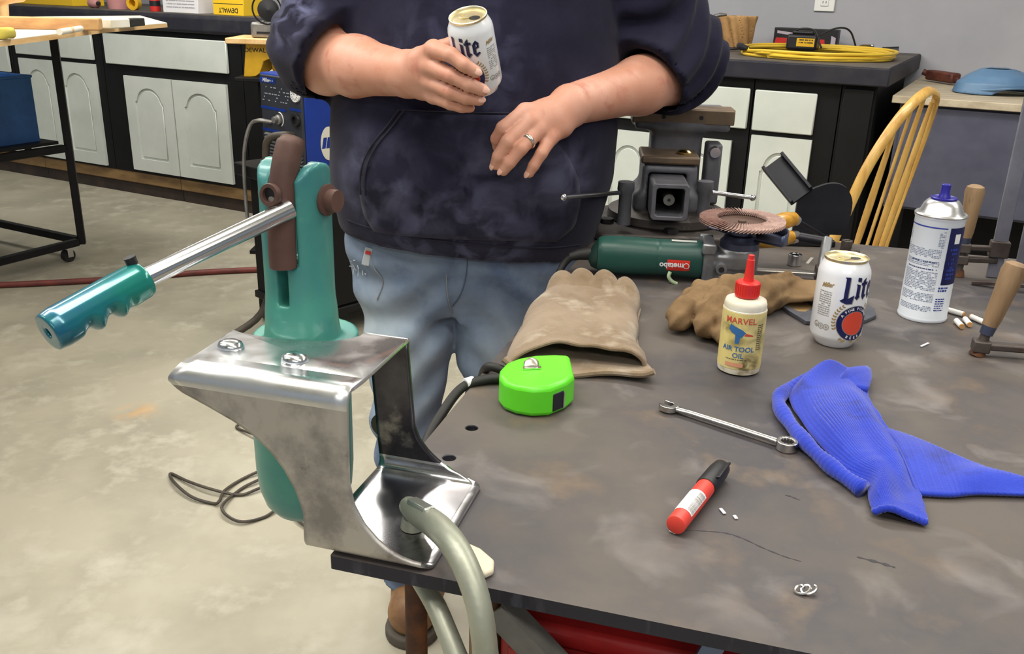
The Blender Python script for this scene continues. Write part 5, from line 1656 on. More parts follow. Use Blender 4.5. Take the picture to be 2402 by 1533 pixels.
# crumpled second glove
g2 = [P(1600, 735, TABLE_H + 0.02), P(1680, 740, TABLE_H + 0.02), P(1800, 690, TABLE_H + 0.02)]
gp = lambda x, y, z, r: (*P(x, y, TABLE_H + z), r)
def gl2(X, Y, Z):
    d = chain(X, Y, Z, [gp(1640, 700, 0.028, 0.021), gp(1600, 730, 0.026, 0.018), gp(1588, 752, 0.018, 0.0155)], 0.01)
    d2 = chain(X, Y, Z, [gp(1690, 705, 0.032, 0.022), gp(1665, 738, 0.027, 0.0185), gp(1652, 766, 0.019, 0.0155)], 0.01)
    d3 = chain(X, Y, Z, [gp(1725, 720, 0.030, 0.021), gp(1708, 762, 0.022, 0.017), gp(1690, 790, 0.014, 0.011)], 0.01)
    body_ = chain(X, Y, Z, [gp(1650, 690, 0.026, 0.022), gp(1730, 690, 0.030, 0.026), gp(1790, 690, 0.026, 0.022), gp(1835, 660, 0.020, 0.016)], 0.02)
    flat = chain(X, Y, Z, [gp(1760, 720, 0.02, 0.018), gp(1815, 690, 0.018, 0.018), gp(1850, 655, 0.018, 0.012)], 0.02)
    d = smin(np.minimum(np.minimum(d, d2), d3), smin(body_, flat, 0.012), 0.006)
    d = d + 0.0020 * np.sin(X * 130 + Z * 90) * np.sin(Y * 110 + Z * 60) + 0.0014 * np.sin(X * 260 - Y * 190 + 3 * np.sin(Z * 80)) 
    d = smin(d, np.maximum(np.abs(Z - TABLE_H - 0.012 - 0.10 * (X - c2.x - 0.05)) - 0.004, np.sqrt(((X - c2.x - 0.105) / 0.075) ** 2 + ((Y - c2.y - 0.015) / 0.045) ** 2) * 0.05 - 0.05), 0.012)
    return np.maximum(d, TABLE_H + 0.001 - Z)
c2 = P(1700, 710)
o = nets_obj('work_glove', gl2, (c2.x - 0.19, c2.y - 0.22, TABLE_H - 0.004), (c2.x + 0.17, c2.y + 0.14, TABLE_H + 0.075), 0.003, mat('brown_suede', (134, 110, 82), 0.95, 0, (108, 86, 62), 14, 0.4, 0.64, bump=0.6, bscale=300, dist=0.0012, spec=0.1))
tag(o, 'crumpled brown suede work glove behind the oil bottle', 'glove')

# ================================================================== CANS
M_canw = mat('can_white', (236, 238, 244), 0.28, 0.1, coat=0.3)
M_alu = mat('can_aluminium', (214, 214, 218), 0.25, 1.0)
M_goldlid = mat('gold_lid', (248, 236, 198), 0.36, 1.0)
M_navy = mat('navy_print', (22, 26, 78), 0.35)
M_redseal = mat('red_seal_print', (208, 70, 50), 0.35)
M_goldpr = mat('gold_print', (170, 140, 84), 0.4, 0.3)
M_greypr = mat('fine_grey_print', (150, 146, 142), 0.5)
RCAN = 0.0335
def make_can(label):
    t = local_thing('beverage_can', label, 'can')
    B().lathe([(0.0, 0.004), (0.017, 0.003), (0.0225, 0.0), (0.0245, 0.0015), (0.0262, 0.006), (0.031, 0.0115), (RCAN, 0.017), (RCAN, 0.100), (0.0325, 0.1055), (0.0295, 0.112), (0.0272, 0.1165)], n=56).build('body', M_canw, t, smooth=60)
    B().lathe([(0.0272, 0.1165), (0.0282, 0.1185), (0.0282, 0.1205), (0.0272, 0.1212), (0.0262, 0.1205), (0.0255, 0.1165), (0.0225, 0.1160), (0.0218, 0.1175), (0.0, 0.1175)], n=56).build('lid', M_goldlid, t, smooth=50)
    lid = [c for c in t.children if c.name.startswith('lid')][0]
    B().prism(disc_poly(0.011, -0.002, 0.0085, 24, 0.0065), 0.11755, 0.1177).build('mouth_opening', M_ink, lid, smooth=0)
    oo = disc_poly(-0.004, 0, 0.0095, 24, 0.0065)
    ii = disc_poly(-0.008, 0, 0.0035, 24, 0.0035)
    B().annulus(oo, ii, 0.1180, 0.1192, lambda u, v, w_: (u, v, w_)).build('pull_tab', M_goldlid, lid, smooth=30)
    # blackletter word
    S = [[(0.05, 0.14), (0.28, 0.14), (0.30, 1.0), (0.0, 1.0), (0.07, 0.93)], [(-0.16, 0.10), (0.05, 0.20), (0.28, 0.20), (0.64, 0.34), (0.56, 0.02), (0.22, 0.0)],
         [(0.74, 0.26), (0.95, 0.26), (0.95, 0.72), (0.70, 0.76), (0.75, 0.68)], [(0.74, 0.86), (0.97, 0.83), (0.97, 0.98), (0.74, 1.0)], [(0.68, 0.24), (0.82, 0.16), (1.0, 0.28), (0.95, 0.32), (0.74, 0.32)],
         [(1.12, 0.28), (1.32, 0.28), (1.32, 0.98), (1.12, 0.86)], [(1.02, 0.70), (1.48, 0.72), (1.48, 0.82), (1.02, 0.80)], [(1.12, 0.30), (1.24, 0.16), (1.46, 0.30), (1.40, 0.36), (1.25, 0.30)],
         [(1.56, 0.30), (1.76, 0.26), (1.76, 0.78), (1.56, 0.70)], [(1.60, 0.74), (1.80, 0.86), (1.98, 0.74), (1.95, 0.56), (1.84, 0.54), (1.84, 0.70), (1.72, 0.70)], [(1.70, 0.48), (1.95, 0.56), (1.95, 0.62), (1.70, 0.55)], [(1.60, 0.30), (1.74, 0.16), (2.02, 0.30), (1.95, 0.36), (1.76, 0.30)]]
    k = 0.0222
    geo = poly_geo([[((x - 0.93) * k, y * 0.036) for x, y in p_] for p_ in S], 0.0025)
    B().add(*on_cyl(geo, RCAN, 0, 0.0655, 0.0005)).build('brand_lettering', M_navy, t, smooth=0)
    geo = poly_geo([[((x - 0.93) * k + 0.0012, y * 0.036 - 0.0012) for x, y in p_] for p_ in S], 0.0025)
    B().add(*on_cyl(geo, RCAN, 0, 0.0655, 0.00025)).build('lettering_shadow', M_greypr, t, smooth=0)
    cz = 0.0385
    B().add(*on_cyl(poly_geo([disc_poly(0, 0, 0.0245, 40)], 0.0025), RCAN, 0, cz, 0.0002)).build('seal_ring_border', M_greypr, t, smooth=0)
    B().add(*on_cyl(poly_geo(ring_polys(0, 0, 0.0168, 0.0236, 36), None), RCAN, 0, cz, 0.0004)).build('seal_ring', M_navy, t, smooth=0)
    B().add(*on_cyl(poly_geo([disc_poly(0, 0, 0.0160, 40)], 0.0025), RCAN, 0, cz, 0.0004)).build('seal', M_redseal, t, smooth=0)
    b = B()
    for (txt, a0, st, flip) in (('A FINE PILSNER', 150, -9.4, 1), ('BEER', 246, 16, -1)):
        for i, ch_ in enumerate(txt):
            if ch_ == ' ':
                continue
            g, f = GLY[ch_]
            a_ = math.radians(a0 + st * i)
            cx_, cy_ = 0.0202 * math.cos(a_), 0.0202 * math.sin(a_)
            ro = a_ - PI / 2 if flip > 0 else a_ + PI / 2
            vv = [(cx_ + 0.0052 * (x * math.cos(ro) - y * math.sin(ro)), cy_ + 0.0052 * (x * math.sin(ro) + y * math.cos(ro))) for x, y in g]
            b.add(*on_cyl((vv, f), RCAN, 0, cz, 0.0007))
    b.build('seal_lettering', M_whiteink, t, smooth=0)
    # barley sprays either side, leaves at the foot
    polys = []
    for s_ in (-1, 1):
        for i in range(9):
            a_ = math.radians(205 - i * 9)
            x, y = 0.0275 * math.cos(a_), 0.0275 * math.sin(a_) + 0.002
            for q_ in (-1, 1):
                dx, dy = (0.0042 * math.cos(a_ - PI / 2 + q_ * 0.7), 0.0042 * math.sin(a_ - PI / 2 + q_ * 0.7))
                px_, py_ = -dy * 0.3, dx * 0.3
                polys.append([(s_ * x, y), (s_ * (x + dx * 0.5 + px_), y + dy * 0.5 + py_), (s_ * (x + dx), y + dy), (s_ * (x + dx * 0.5 - px_), y + dy * 0.5 - py_)])
    for (x, y) in ((-0.012, -0.0245), (-0.016, -0.022), (0.0, -0.0258), (0.012, -0.0245), (0.016, -0.022)):
        polys.append(disc_poly(x, y, 0.0026, 6, 0.0016))
    B().add(*on_cyl(poly_geo(polys, None), RCAN, 0, cz, 0.0003)).build('barley_print', M_goldpr, t, smooth=0)
    for s_ in (-1, 1):
        rows_ = print_rows(-0.009, 0.009, 0.013, -0.020, 0.0029, 0.0014, random.Random(8 + s_), 0.9)
        B().add(*on_cyl(poly_geo(rows_, None), RCAN, s_ * 0.0435, 0.064, 0.0003)).build('fine_print', M_greypr, t, smooth=0)
        polys = []
        for i in range(3):
            polys += ring_polys(-0.0075 + 0.0075 * i, (0.0012 if i == 0 else 0.0), 0.0030, 0.0042, 16) + [disc_poly(-0.0075 + 0.0075 * i, 0, 0.0018, 8)]
        B().add(*on_cyl(poly_geo(polys, None), RCAN, s_ * 0.0435, 0.030, 0.0003)).build('medals', M_greypr, t, smooth=0)
        g, f = SCRIPT
        B().add(*on_cyl(([(0.85 * x, y + 0.12 * x) for x, y in g], f), RCAN, s_ * 0.0425, 0.087, 0.0004)).build('script_lettering', M_goldpr, t, smooth=0)
    return t
GLY = {ch_: text_geo(ch_, 1.0, 0.02) for ch_ in set('AFINEPILSNERBE')}
SCRIPT = text_geo('Miller', 0.0085, 0.0002, 0.35, 0.003)
can1 = make_can('white beer can standing on the bench between oil bottle and spray can')
can2 = copy_tree(can1)
can2['label'] = 'white beer can held in the man\'s hand'
can1.location = (0.437, 1.165, TABLE_H + 0.0005)
can1.rotation_euler = (0, 0, math.radians(-20.5 + 40))
ax_ = V3(-0.17, -0.40, 0.90).normalized()
fy = V3(0, -1, 0)
fy = (fy - ax_ * fy.dot(ax_)).normalized()
yy = -fy
xx = yy.cross(ax_)
Rm = Matrix((xx, yy, ax_)).transposed() @ Matrix.Rotation(math.radians(-24), 3, 'Z')
ctr = V3(-0.066, 1.412, 1.228)
can2.matrix_world = Matrix.Translation(ctr - ax_ * 0.061) @ Rm.to_4x4()

# ================================================================== SPRAY CAN
M_spray = mat('spray_label_white', (220, 226, 236), 0.35)
M_bluecapp = mat('violet_blue_plastic', (40, 36, 140), 0.35)
M_silver = mat('tinplate', (214, 214, 216), 0.3, 0.9)
M_bluepr = mat('blue_print', (44, 60, 150), 0.4)
t = local_thing('aerosol_can', 'tall white and navy aerosol can with violet-blue nozzle', 'can')
RS = 0.0335
B().lathe([(0.0, 0.003), (0.03, 0.002), (0.0335, 0.0), (0.0345, 0.0025), (0.0340, 0.005), (RS, 0.006), (RS, 0.148), (0.0345, 0.150), (0.0352, 0.1525)], n=48).build('body', M_spray, t, smooth=50)
B().lathe([(0.0352, 0.1525), (0.0355, 0.1545), (0.0340, 0.156), (0.0315, 0.156), (0.0285, 0.160), (0.0255, 0.168), (0.021, 0.1735), (0.0185, 0.175), (0.0, 0.175)], n=48).build('dome', M_silver, t, smooth=35)
B().lathe([(0.0175, 0.1752), (0.0178, 0.1775), (0.0165, 0.1785), (0.0145, 0.1772), (0.0, 0.1772)], n=32).build('valve_cup', M_bluecapp, t)
B().lathe([(0.0085, 0.1774), (0.0075, 0.181), (0.0062, 0.184), (0.0062, 0.1955), (0.0052, 0.1965), (0.0, 0.1965)], n=24).build('nozzle', M_bluecapp, t)
B().add(*on_cyl(poly_geo([[(-0.055, 0), (0.013, 0), (0.013, 0.0018), (-0.055, 0.0018)]], 0.003), RS, 0, 0.139, 0.0003)).build('blue_line', M_bluepr, t, smooth=0)
o = B().add(*on_cyl(poly_geo([[(0.017, 0.058), (0.052, 0.058), (0.052, 0.141), (0.017, 0.141)]], 0.003), RS, 0, 0, 0.0003)).build('navy_panel', M_navy, t, smooth=0)
B().add(*on_cyl(poly_geo([[(0.026, 0.118), (0.036, 0.118), (0.036, 0.132), (0.026, 0.132)]], 0.003), RS, 0, 0, 0.0006)).build('white_square', M_whiteink, o, smooth=0)
b = B()
for (v0_, v1_, wd) in ((0.064, 0.078, 0.014), (0.080, 0.094, 0.010), (0.096, 0.108, 0.014)):
    for poly in print_rows(0.022, 0.022 + wd, v1_, v0_, 0.006, 0.0034, random.Random(int(v0_ * 1e4))):
        b.add(*on_cyl(poly_geo([poly], None), RS, 0, 0, 0.0006))
b.build('panel_print', M_bluepr, o, smooth=0)
rr = random.Random(11)
pl = []
for (v1_, v0_) in ((0.108, 0.096), (0.091, 0.083), (0.075, 0.048), (0.043, 0.030), (0.024, 0.016)):
    pl += print_rows(-0.040, 0.010, v1_, v0_, 0.0022, 0.0009, rr, 0.9)
pl += print_rows(0.004, 0.012, 0.134, 0.112, 0.0022, 0.0010, rr, 0.9)
pl += print_rows(-0.046, -0.040, 0.134, 0.10, 0.0026, 0.0010, rr, 0.7)
B().add(*on_cyl(poly_geo(pl, None), RS, 0, 0, 0.0003)).build('fine_print', mat('fine_blue_print', (122, 132, 158), 0.5), t, smooth=0)
pl = print_rows(-0.030, 0.006, 0.0895, 0.0885, 0.003, 0.0018, rr, 0.9) + print_rows(-0.036, 0.008, 0.0790, 0.078, 0.003, 0.0016, rr, 0.95)
B().add(*on_cyl(poly_geo(pl, None), RS, 0, 0, 0.0003)).build('bold_print', mat('dark_blue_print', (70, 80, 120), 0.5), t, smooth=0)
pl = print_rows(0.015, 0.030, 0.052, 0.044, 0.004, 0.0026, rr, 0.9) + print_rows(0.014, 0.028, 0.036, 0.018, 0.0034, 0.0016, rr, 0.9)
B().add(*on_cyl(poly_geo(pl, None), RS, 0, 0, 0.0003)).build('blue_print', M_bluepr, t, smooth=0)
t.location = (0.606, 1.285, TABLE_H + 0.0005)
t.rotation_euler = (0, 0, math.radians(-25))

# ================================================================== OIL BOTTLE
M_bot = mat('bottle_white', (226, 222, 210), 0.4, 0, (206, 196, 170), 20)
M_lab = mat('yellow_label', (226, 206, 130), 0.45, 0, (210, 196, 140), 12)
add_stain(M_lab, [((0.012, -0.026, 0.012), 0.030, 0.95), ((-0.018, -0.02, 0.062), 0.020, 0.7), ((-0.006, -0.026, 0.045), 0.02, 0.6), ((0.022, -0.015, 0.05), 0.05, 0.45)], (96, 80, 40), 90, 0.36, 0.6)
add_stain(M_bot, [((0.0, -0.026, 0.006), 0.04, 0.6)], (120, 100, 60), 80, 0.45, 0.6)
M_redcap = mat('red_cap', (214, 44, 38), 0.4)
M_redpr = mat('red_print', (200, 74, 58), 0.5)
M_blpr = mat('blue_label_print', (52, 104, 160), 0.5)
t = local_thing('oil_bottle', 'small oily yellow-labelled squeeze bottle with red nozzle cap', 'bottle')
RB = 0.0262
B().lathe([(0.0, 0.001), (0.022, 0.0), (0.0255, 0.002), (RB, 0.007), (RB, 0.082), (0.0255, 0.0825), (0.0255, 0.088), (0.024, 0.0925), (0.019, 0.0945), (0.0115, 0.0955), (0.0115, 0.1), (0, 0.1)], n=44).build('body', M_bot, t, smooth=50)
o = B().lathe([(RB + 0.0003, 0.009), (RB + 0.0003, 0.081)], n=44).build('label', M_lab, t)
cp = B().lathe([(0.0142, 0.0965), (0.0145, 0.098), (0.0143, 0.1135), (0.0125, 0.115), (0.0065, 0.1155), (0.0058, 0.12), (0.0045, 0.142), (0.0038, 0.1425), (0.0036, 0.1475), (0.0, 0.148)], n=32).build('nozzle_cap', M_redcap, t, smooth=35)
b = B()
for k in range(28):
    a_ = 2 * PI * k / 28
    b.box((0.0145 * math.cos(a_), 0.0145 * math.sin(a_), 0.1055), (0.0008, 0.0008, 0.014), Matrix.Rotation(a_, 3, 'Z'))
b.build('cap_ribs', M_redcap, t, smooth=0)
def lab(s, size, u, v, m, name, bold=0.0):
    B().add(*on_cyl(text_geo(s, size, bold, 0, 0.002), RB, u, v, 0.0007)).build(name, m, o, smooth=0)
lab('MARVEL', 0.0105, -0.004, 0.0715, M_redpr, 'name_lettering', 0.0001)
lab('AIR TOOL', 0.0088, -0.004, 0.0355, M_blpr, 'use_lettering', 0.00015)
lab('OIL', 0.0088, -0.003, 0.0270, M_blpr, 'use_lettering', 0.00015)
pl = [[(-0.016, 0.0665), (-0.001, 0.0610), (0.0035, 0.0575), (-0.001, 0.0510), (-0.0135, 0.0560), (-0.0175, 0.0600)], [(-0.0085, 0.0545), (-0.0025, 0.0520), (-0.0035, 0.0430), (-0.0085, 0.0430)]]
B().add(*on_cyl(poly_geo(pl, 0.002), RB, 0, 0, 0.0007)).build('drill_picture', M_blpr, o, smooth=0)
pl = [[(0.0035, 0.0570), (0.0125, 0.0545), (0.0125, 0.0530), (0.0020, 0.0535)]]
B().add(*on_cyl(poly_geo(pl, 0.002), RB, 0, 0, 0.0007)).build('bit_picture', M_redpr, o, smooth=0)
pl = [[(-0.018, 0.0175), (0.004, 0.0175), (0.004, 0.0125), (-0.018, 0.0125)]]
B().add(*on_cyl(poly_geo(pl, 0.002), RB, 0, 0, 0.0006)).build('red_box', mat('pale_red_print', (214, 150, 118), 0.5), o, smooth=0)
pl = print_rows(-0.018, 0.008, 0.0215, 0.020, 0.003, 0.0011, rr, 0.9) + print_rows(0.018, 0.026, 0.066, 0.034, 0.0026, 0.0014, rr, 0.95)
B().add(*on_cyl(poly_geo(pl, None), RB, 0, 0, 0.0006)).build('fine_print', mat('olive_print', (92, 88, 60), 0.5), o, smooth=0)
t.location = (0.284, 1.06, TABLE_H + 0.0005)
t.rotation_euler = (0, 0, math.radians(-13))

# ================================================================== WRENCH
M_wrench = mat('satin_chrome', (206, 204, 202), 0.24, 1.0, (176, 172, 170), 40, 0.5, 0.7)
A_, B_ = P(1583, 957, TABLE_H + 0.005), P(1846, 1043, TABLE_H + 0.005)
wu = (B_ - A_).normalized()
wv = V3(-wu.y, wu.x, 0)
WRF = lambda q: A_ + wu * q[0] + wv * q[1] + V3(0, 0, q[2])
wl_ = (B_ - A_).length
t = thing('combination_wrench', 'chrome combination wrench lying left of the blue rag', 'wrench', (A_ + B_) / 2 - V3(0, 0, 0.005))
B(WRF).tube([(0.004, 0, 0.0), (0.02, 0, 0.0005), (wl_ * 0.5, 0, 0.001), (wl_ - 0.02, 0, 0.001), (wl_ - 0.008, 0, 0.001)], [(0.0055, 0.0028), (0.0042, 0.0030), (0.0045, 0.0030), (0.0042, 0.0030), (0.0055, 0.0034)], 14, flat=tuple(wv)).build('shank', M_wrench, t, smooth=60)
oo = disc_poly(wl_, 0, 0.0112, 48)
ii = [(wl_ + (0.0068 + 0.0007 * math.cos(12 * 2 * PI * k / 48)) * math.cos(2 * PI * k / 48), (0.0068 + 0.0007 * math.cos(12 * 2 * PI * k / 48)) * math.sin(2 * PI * k / 48)) for k in range(48)]
B(WRF).annulus(oo, ii, -0.0046, 0.0052, lambda u, v, w_: (u, v, w_)).build('ring_end', M_wrench, t, bevel=0.0008)
cpoly = []
for k in range(25):
    a_ = math.radians(30 + 165 + 35 + 0) + math.radians(260) * k / 24 - math.radians(65)
    cpoly.append((-0.006 + 0.0125 * math.cos(a_), 0.0125 * math.sin(a_)))
oc = []
for k in range(25):
    a_ = math.radians(212 + 296 * k / 24)
    oc.append((-0.007 + 0.0118 * math.cos(a_), 0.0118 * math.sin(a_)))
ic = [(-0.007 + 0.0118 * math.cos(math.radians(508)), 0.0118 * math.sin(math.radians(508)))]
jaw = oc + [(-0.0150, 0.0042), (-0.0035, 0.0042), (-0.0020, 0.0), (-0.0035, -0.0042), (-0.0150, -0.0042)]
B(WRF).prism(jaw, -0.0030, 0.0036).build('open_end', M_wrench, t, bevel=0.0006)

# ================================================================== MARKER
A_, B_ = P(1584, 1232, TABLE_H + 0.0105), P(1693, 1095, TABLE_H + 0.0105)
mu = (B_ - A_).normalized()
mv = V3(-mu.y, mu.x, 0)
ml = (B_ - A_).length
t = thing('paint_marker', 'red marker pen with black clipped cap lying near the front edge', 'marker', (A_ + B_) / 2 - V3(0, 0, 0.0105))
MF = lambda q: A_ + mu * q[0] + mv * q[1] + V3(0, 0, q[2])
B(MF).tube([(0, 0, 0), (0.001, 0, 0), (0.004, 0, 0), (ml * 0.66, 0, 0)], [0.0065, 0.0085, 0.0088, 0.0088], 24).build('barrel', mat('marker_red', (216, 66, 54), 0.4), t, smooth=50)
B(MF).tube([(ml * 0.62, 0, 0), (ml * 0.64, 0, 0), (ml * 0.9, 0, 0), (ml * 0.99, 0, 0), (ml, 0, 0)], [0.0094, 0.0100, 0.0096, 0.0085, 0.0075], 24).build('cap', M_blackpl, t, smooth=50)
B().bar(MF((ml * 0.70, -0.0075, 0.0082)), MF((ml * 0.98, -0.0070, 0.0078)), 0.0042, 0.0022, (0, 0.6, 0.8)).build('clip', M_blackpl, t, bevel=0.0007)
b = B()
for k in range(7):
    a0, a1 = math.radians(-25 + 18 * k - 45), math.radians(-25 + 18 * (k + 1) - 45)
    for (s0_, s1_) in ((ml * 0.13, ml * 0.44),):
        r_ = 0.0091
        b.add([MF((s0_, r_ * math.sin(a0), r_ * math.cos(a0))), MF((s1_, r_ * math.sin(a0), r_ * math.cos(a0))), MF((s1_, r_ * math.sin(a1), r_ * math.cos(a1))), MF((s0_, r_ * math.sin(a1), r_ * math.cos(a1)))], [(0, 1, 2, 3)])
lb = b.build('label', M_whitecard, t, smooth=0)
b = B()
rr = random.Random(12)
s_ = ml * 0.15
while s_ < ml * 0.42:
    wd = rr.uniform(0.0004, 0.0012)
    for k in range(3):
        a0, a1 = math.radians(-65 + 15 * k), math.radians(-65 + 15 * (k + 1))
        r_ = 0.0093
        b.add([MF((s_, r_ * math.sin(a0), r_ * math.cos(a0))), MF((s_ + wd, r_ * math.sin(a0), r_ * math.cos(a0))), MF((s_ + wd, r_ * math.sin(a1), r_ * math.cos(a1))), MF((s_, r_ * math.sin(a1), r_ * math.cos(a1)))], [(0, 1, 2, 3)])
    s_ += wd + rr.uniform(0.0006, 0.0014)
b.build('barcode', M_greypr, lb, smooth=0)

# ================================================================== BLUE RAG
M_rag = mat('blue_terry', (36, 56, 172), 0.9, 0, (46, 68, 188), 12, 0.4, 0.66, 6, (34, 46, 136), 22, 0.56, 0.74, bump=0.5, bscale=500, sheen=0.3, dist=0.001, spec=0.1)
def PT(x, y): return P(x, y, TABLE_H)
Le = spline([PT(1890, 905), PT(1852, 935), PT(1872, 985), PT(1920, 1050), PT(1975, 1108), PT(2030, 1150), PT(2040, 1185), PT(2048, 1212)], 8)
Ri = spline([PT(2038, 890), PT(2034, 940), PT(2062, 985), PT(2090, 1025), PT(2115, 1080), PT(2140, 1130), PT(2158, 1180), PT(2172, 1236)], 8)
nr = len(Le)
def ragf(i, j):
    u, v = i, j
    k = v * (nr - 1)
    k0 = int(min(k, nr - 2))
    p_ = Le[k0].lerp(Le[k0 + 1], k - k0).lerp(Ri[k0].lerp(Ri[k0 + 1], k - k0), u)
    crest = 0.016 * math.exp(-((u - 0.25) / 0.3) ** 2) * (1 - 0.5 * v) + 0.012 * math.exp(-((u - 0.72) / 0.16) ** 2) * math.sin(PI * min(1, v * 1.2)) + 0.010 * math.sin(PI * u) * (1 - v)
    edge = min(1, u * 8, (1 - u) * 8) ** 0.5
    rib = 0.0005 * math.sin((u * 0.13 + 0.02 * math.sin(v * 4)) / 0.0044 * 2 * PI)
    return (p_.x, p_.y, TABLE_H + 0.0048 + crest * edge + rib + 0.002 * math.sin(v * 17 + u * 5) * edge)
rg = thing('rag', 'blue ribbed terry rag crumpled right of the wrench', 'rag', PT(2040, 1060))
B().grid(120, 70, ragf).build('main_fold', M_rag, rg, smooth=180, solid=0.004)
Lw = spline([PT(2060, 1010), PT(2090, 1060), PT(2118, 1110), PT(2150, 1168)], 8)
Rw = spline([PT(2085, 1012), PT(2180, 1050), PT(2290, 1098), PT(2440, 1150)], 8)
Bw = spline([PT(2150, 1168), PT(2230, 1172), PT(2300, 1168), PT(2450, 1172)], 8)
nw = len(Rw)
def wing(i, j):
    k = i * (nw - 1)
    k0 = int(min(k, nw - 2))
    a_ = Rw[k0].lerp(Rw[k0 + 1], k - k0)
    low = Lw[-1].lerp(Bw[-1], i) if i > 0.999 else Bw[k0].lerp(Bw[k0 + 1], k - k0)
    st = Lw[min(int(j * (len(Lw) - 1)), len(Lw) - 1)]
    p_ = a_.lerp(low, j)
    p_ = st.lerp(p_, min(1, i * 5)) if i < 0.2 else p_
    return (p_.x, p_.y, TABLE_H + 0.0042 + 0.005 * math.sin(PI * j) + 0.0035 * math.sin(i * 9 + j * 3) * math.sin(PI * j) + 0.0004 * math.sin((i * 0.16) / 0.0046 * 2 * PI) + (0.006 * max(0, i - 0.6) * math.sin(PI * j)))
B().grid(90, 26, wing).build('loose_corner', M_rag, rg, smooth=180, solid=0.0035)
roll = spline([PT(1905, 900), PT(1842, 930), PT(1824, 960), PT(1850, 1008), PT(1900, 1068), PT(1960, 1122), PT(2020, 1165)], 18)
rpts, rrad = [], []
for k, p_ in enumerate(roll):
    rpts.append(p_ + V3(0, 0, 0.0085))
    rrad.append(0.0078 + 0.0005 * math.sin(k * 2.4) + 0.0008 * math.sin(k * 0.31))
B().tube(rpts, rrad, 12).build('rolled_edge', M_rag, rg, smooth=180)
hem_ = [Vector(ragf(k / 40, 1.0)) for k in range(41)]
B().tube(hem_, 0.0034, 8).build('hem', M_rag, rg, smooth=180)
tipc = spline([PT(1985, 893), PT(2030, 884), PT(2040, 905), PT(2032, 935)], 6)
B().grid(12, 10, lambda i, j: ((lambda q_: (q_.x, q_.y, TABLE_H + 0.006 + 0.016 * math.sin(PI * (0.2 + 0.6 * j)) * (1 - 0.6 * i)))(tipc[int(i * (len(tipc) - 1))].lerp(PT(1960, 930), j)))).build('tucked_corner', M_rag, rg, smooth=180, solid=0.004)

# ================================================================== CIGARETTE BUTTS
M_paper = mat('cigarette_paper', (240, 238, 234), 0.7)
M_filter = mat('filter_end', (196, 150, 96), 0.8)
bt = local_thing('cigarette_butt', '', 'cigarette butt', 'cigarette butts beside the aerosol can')
BL = 0.026
B().tube([(-BL / 2, 0, 0.004), (BL / 2 - 0.002, 0, 0.004)], 0.0039, 14).build('paper', M_paper, bt)
B().tube([(BL / 2 - 0.002, 0, 0.004), (BL / 2, 0, 0.004)], [0.0039, 0.0037], 14).build('filter', M_filter, bt)
spots = [((2224, 727), (2262, 738), 'cigarette butt lying apart, closest to the aerosol can'), ((2238, 747), (2262, 772), 'front cigarette butt of the pile, tan end towards the camera'),
         ((2258, 742), (2281, 769), 'middle cigarette butt of the pile, crossing behind the front one'), ((2308, 756), (2276, 742), 'rearmost cigarette butt of the pile, lying towards the wooden clamp handle')]
for k, (pa, pb, lb_) in enumerate(spots):
    o = bt if k == 0 else copy_tree(bt)
    a_, c_ = P(*pa, TABLE_H + 0.004), P(*pb, TABLE_H + 0.004)
    m_ = (a_ + c_) / 2
    o.location = (m_.x, m_.y, TABLE_H + 0.0005 + (0.0 if k != 2 else 0.0))
    o.rotation_euler = (0, 0, math.atan2(c_.y - a_.y, c_.x - a_.x))
    o['label'] = lb_

# ================================================================== ANGLE GRINDER
M_green = mat('dark_green_plastic', (28, 74, 66), 0.42, 0, (24, 62, 58), 8)
M_greencap = mat('deep_green_plastic', (16, 48, 42), 0.5)
M_cast = mat('cast_aluminium', (150, 152, 156), 0.38, 0.7, (118, 120, 126), 22, 0.42, 0.66, bump=0.1, bscale=150)
M_gunmetal = mat('blue_grey_steel', (86, 92, 118), 0.38, 0.7)
M_flap = mat('abrasive_flap', (168, 138, 130), 0.95, 0, (190, 160, 150), 60, 0.45, 0.65, 4, (120, 88, 82), 90, 0.58, 0.7, bump=0.5, bscale=600)
M_flapback = mat('disc_backing', (92, 70, 62), 0.8)
M_metred = mat('red_badge', (208, 48, 38), 0.4)
g0, g1_ = V3(0.048, 0.862, 0.0345), V3(0.272, 0.901, 0.0345)
gA = (g1_ - g0).normalized()
gB = V3(-gA.y, gA.x, 0)                     # away from the camera
gr = thing('angle_grinder', 'dark green angle grinder lying with its flap disc facing up', 'angle grinder', TF((0.15, 0.88, 0)))
def GRF(p): return TF(g0 + gA * p[0] + gB * p[1] + V3(0, 0, p[2]))       # along, away, up
def bodyf(X, Y, Z):
    rows_ = [(0.0, 0.0255), (0.006, 0.0285), (0.03, 0.0302), (0.06, 0.0298), (0.10, 0.0288), (0.135, 0.0292), (0.16, 0.0300), (0.168, 0.0300)]
    r_ = np.interp(X, [q[0] for q in rows_], [q[1] for q in rows_])
    d = (np.abs(Y / r_) ** 2.6 + np.abs(Z / r_) ** 2.6) ** (1 / 2.6) * r_ - r_
    d = d + 0.0008 * (np.abs(X - 0.098) < 0.0012)
    return np.maximum(np.maximum(d, -X), X - 0.168)
nets_obj('motor_housing', bodyf, (-0.008, -0.04, -0.04), (0.176, 0.04, 0.04), 0.0024, M_green, gr, GRF)
B(GRF).tube([(0.0, 0, 0), (-0.006, 0, 0), (-0.012, 0, 0.002)], [0.026, 0.022, 0.012], 20).build('rear_cap', M_greencap, gr)
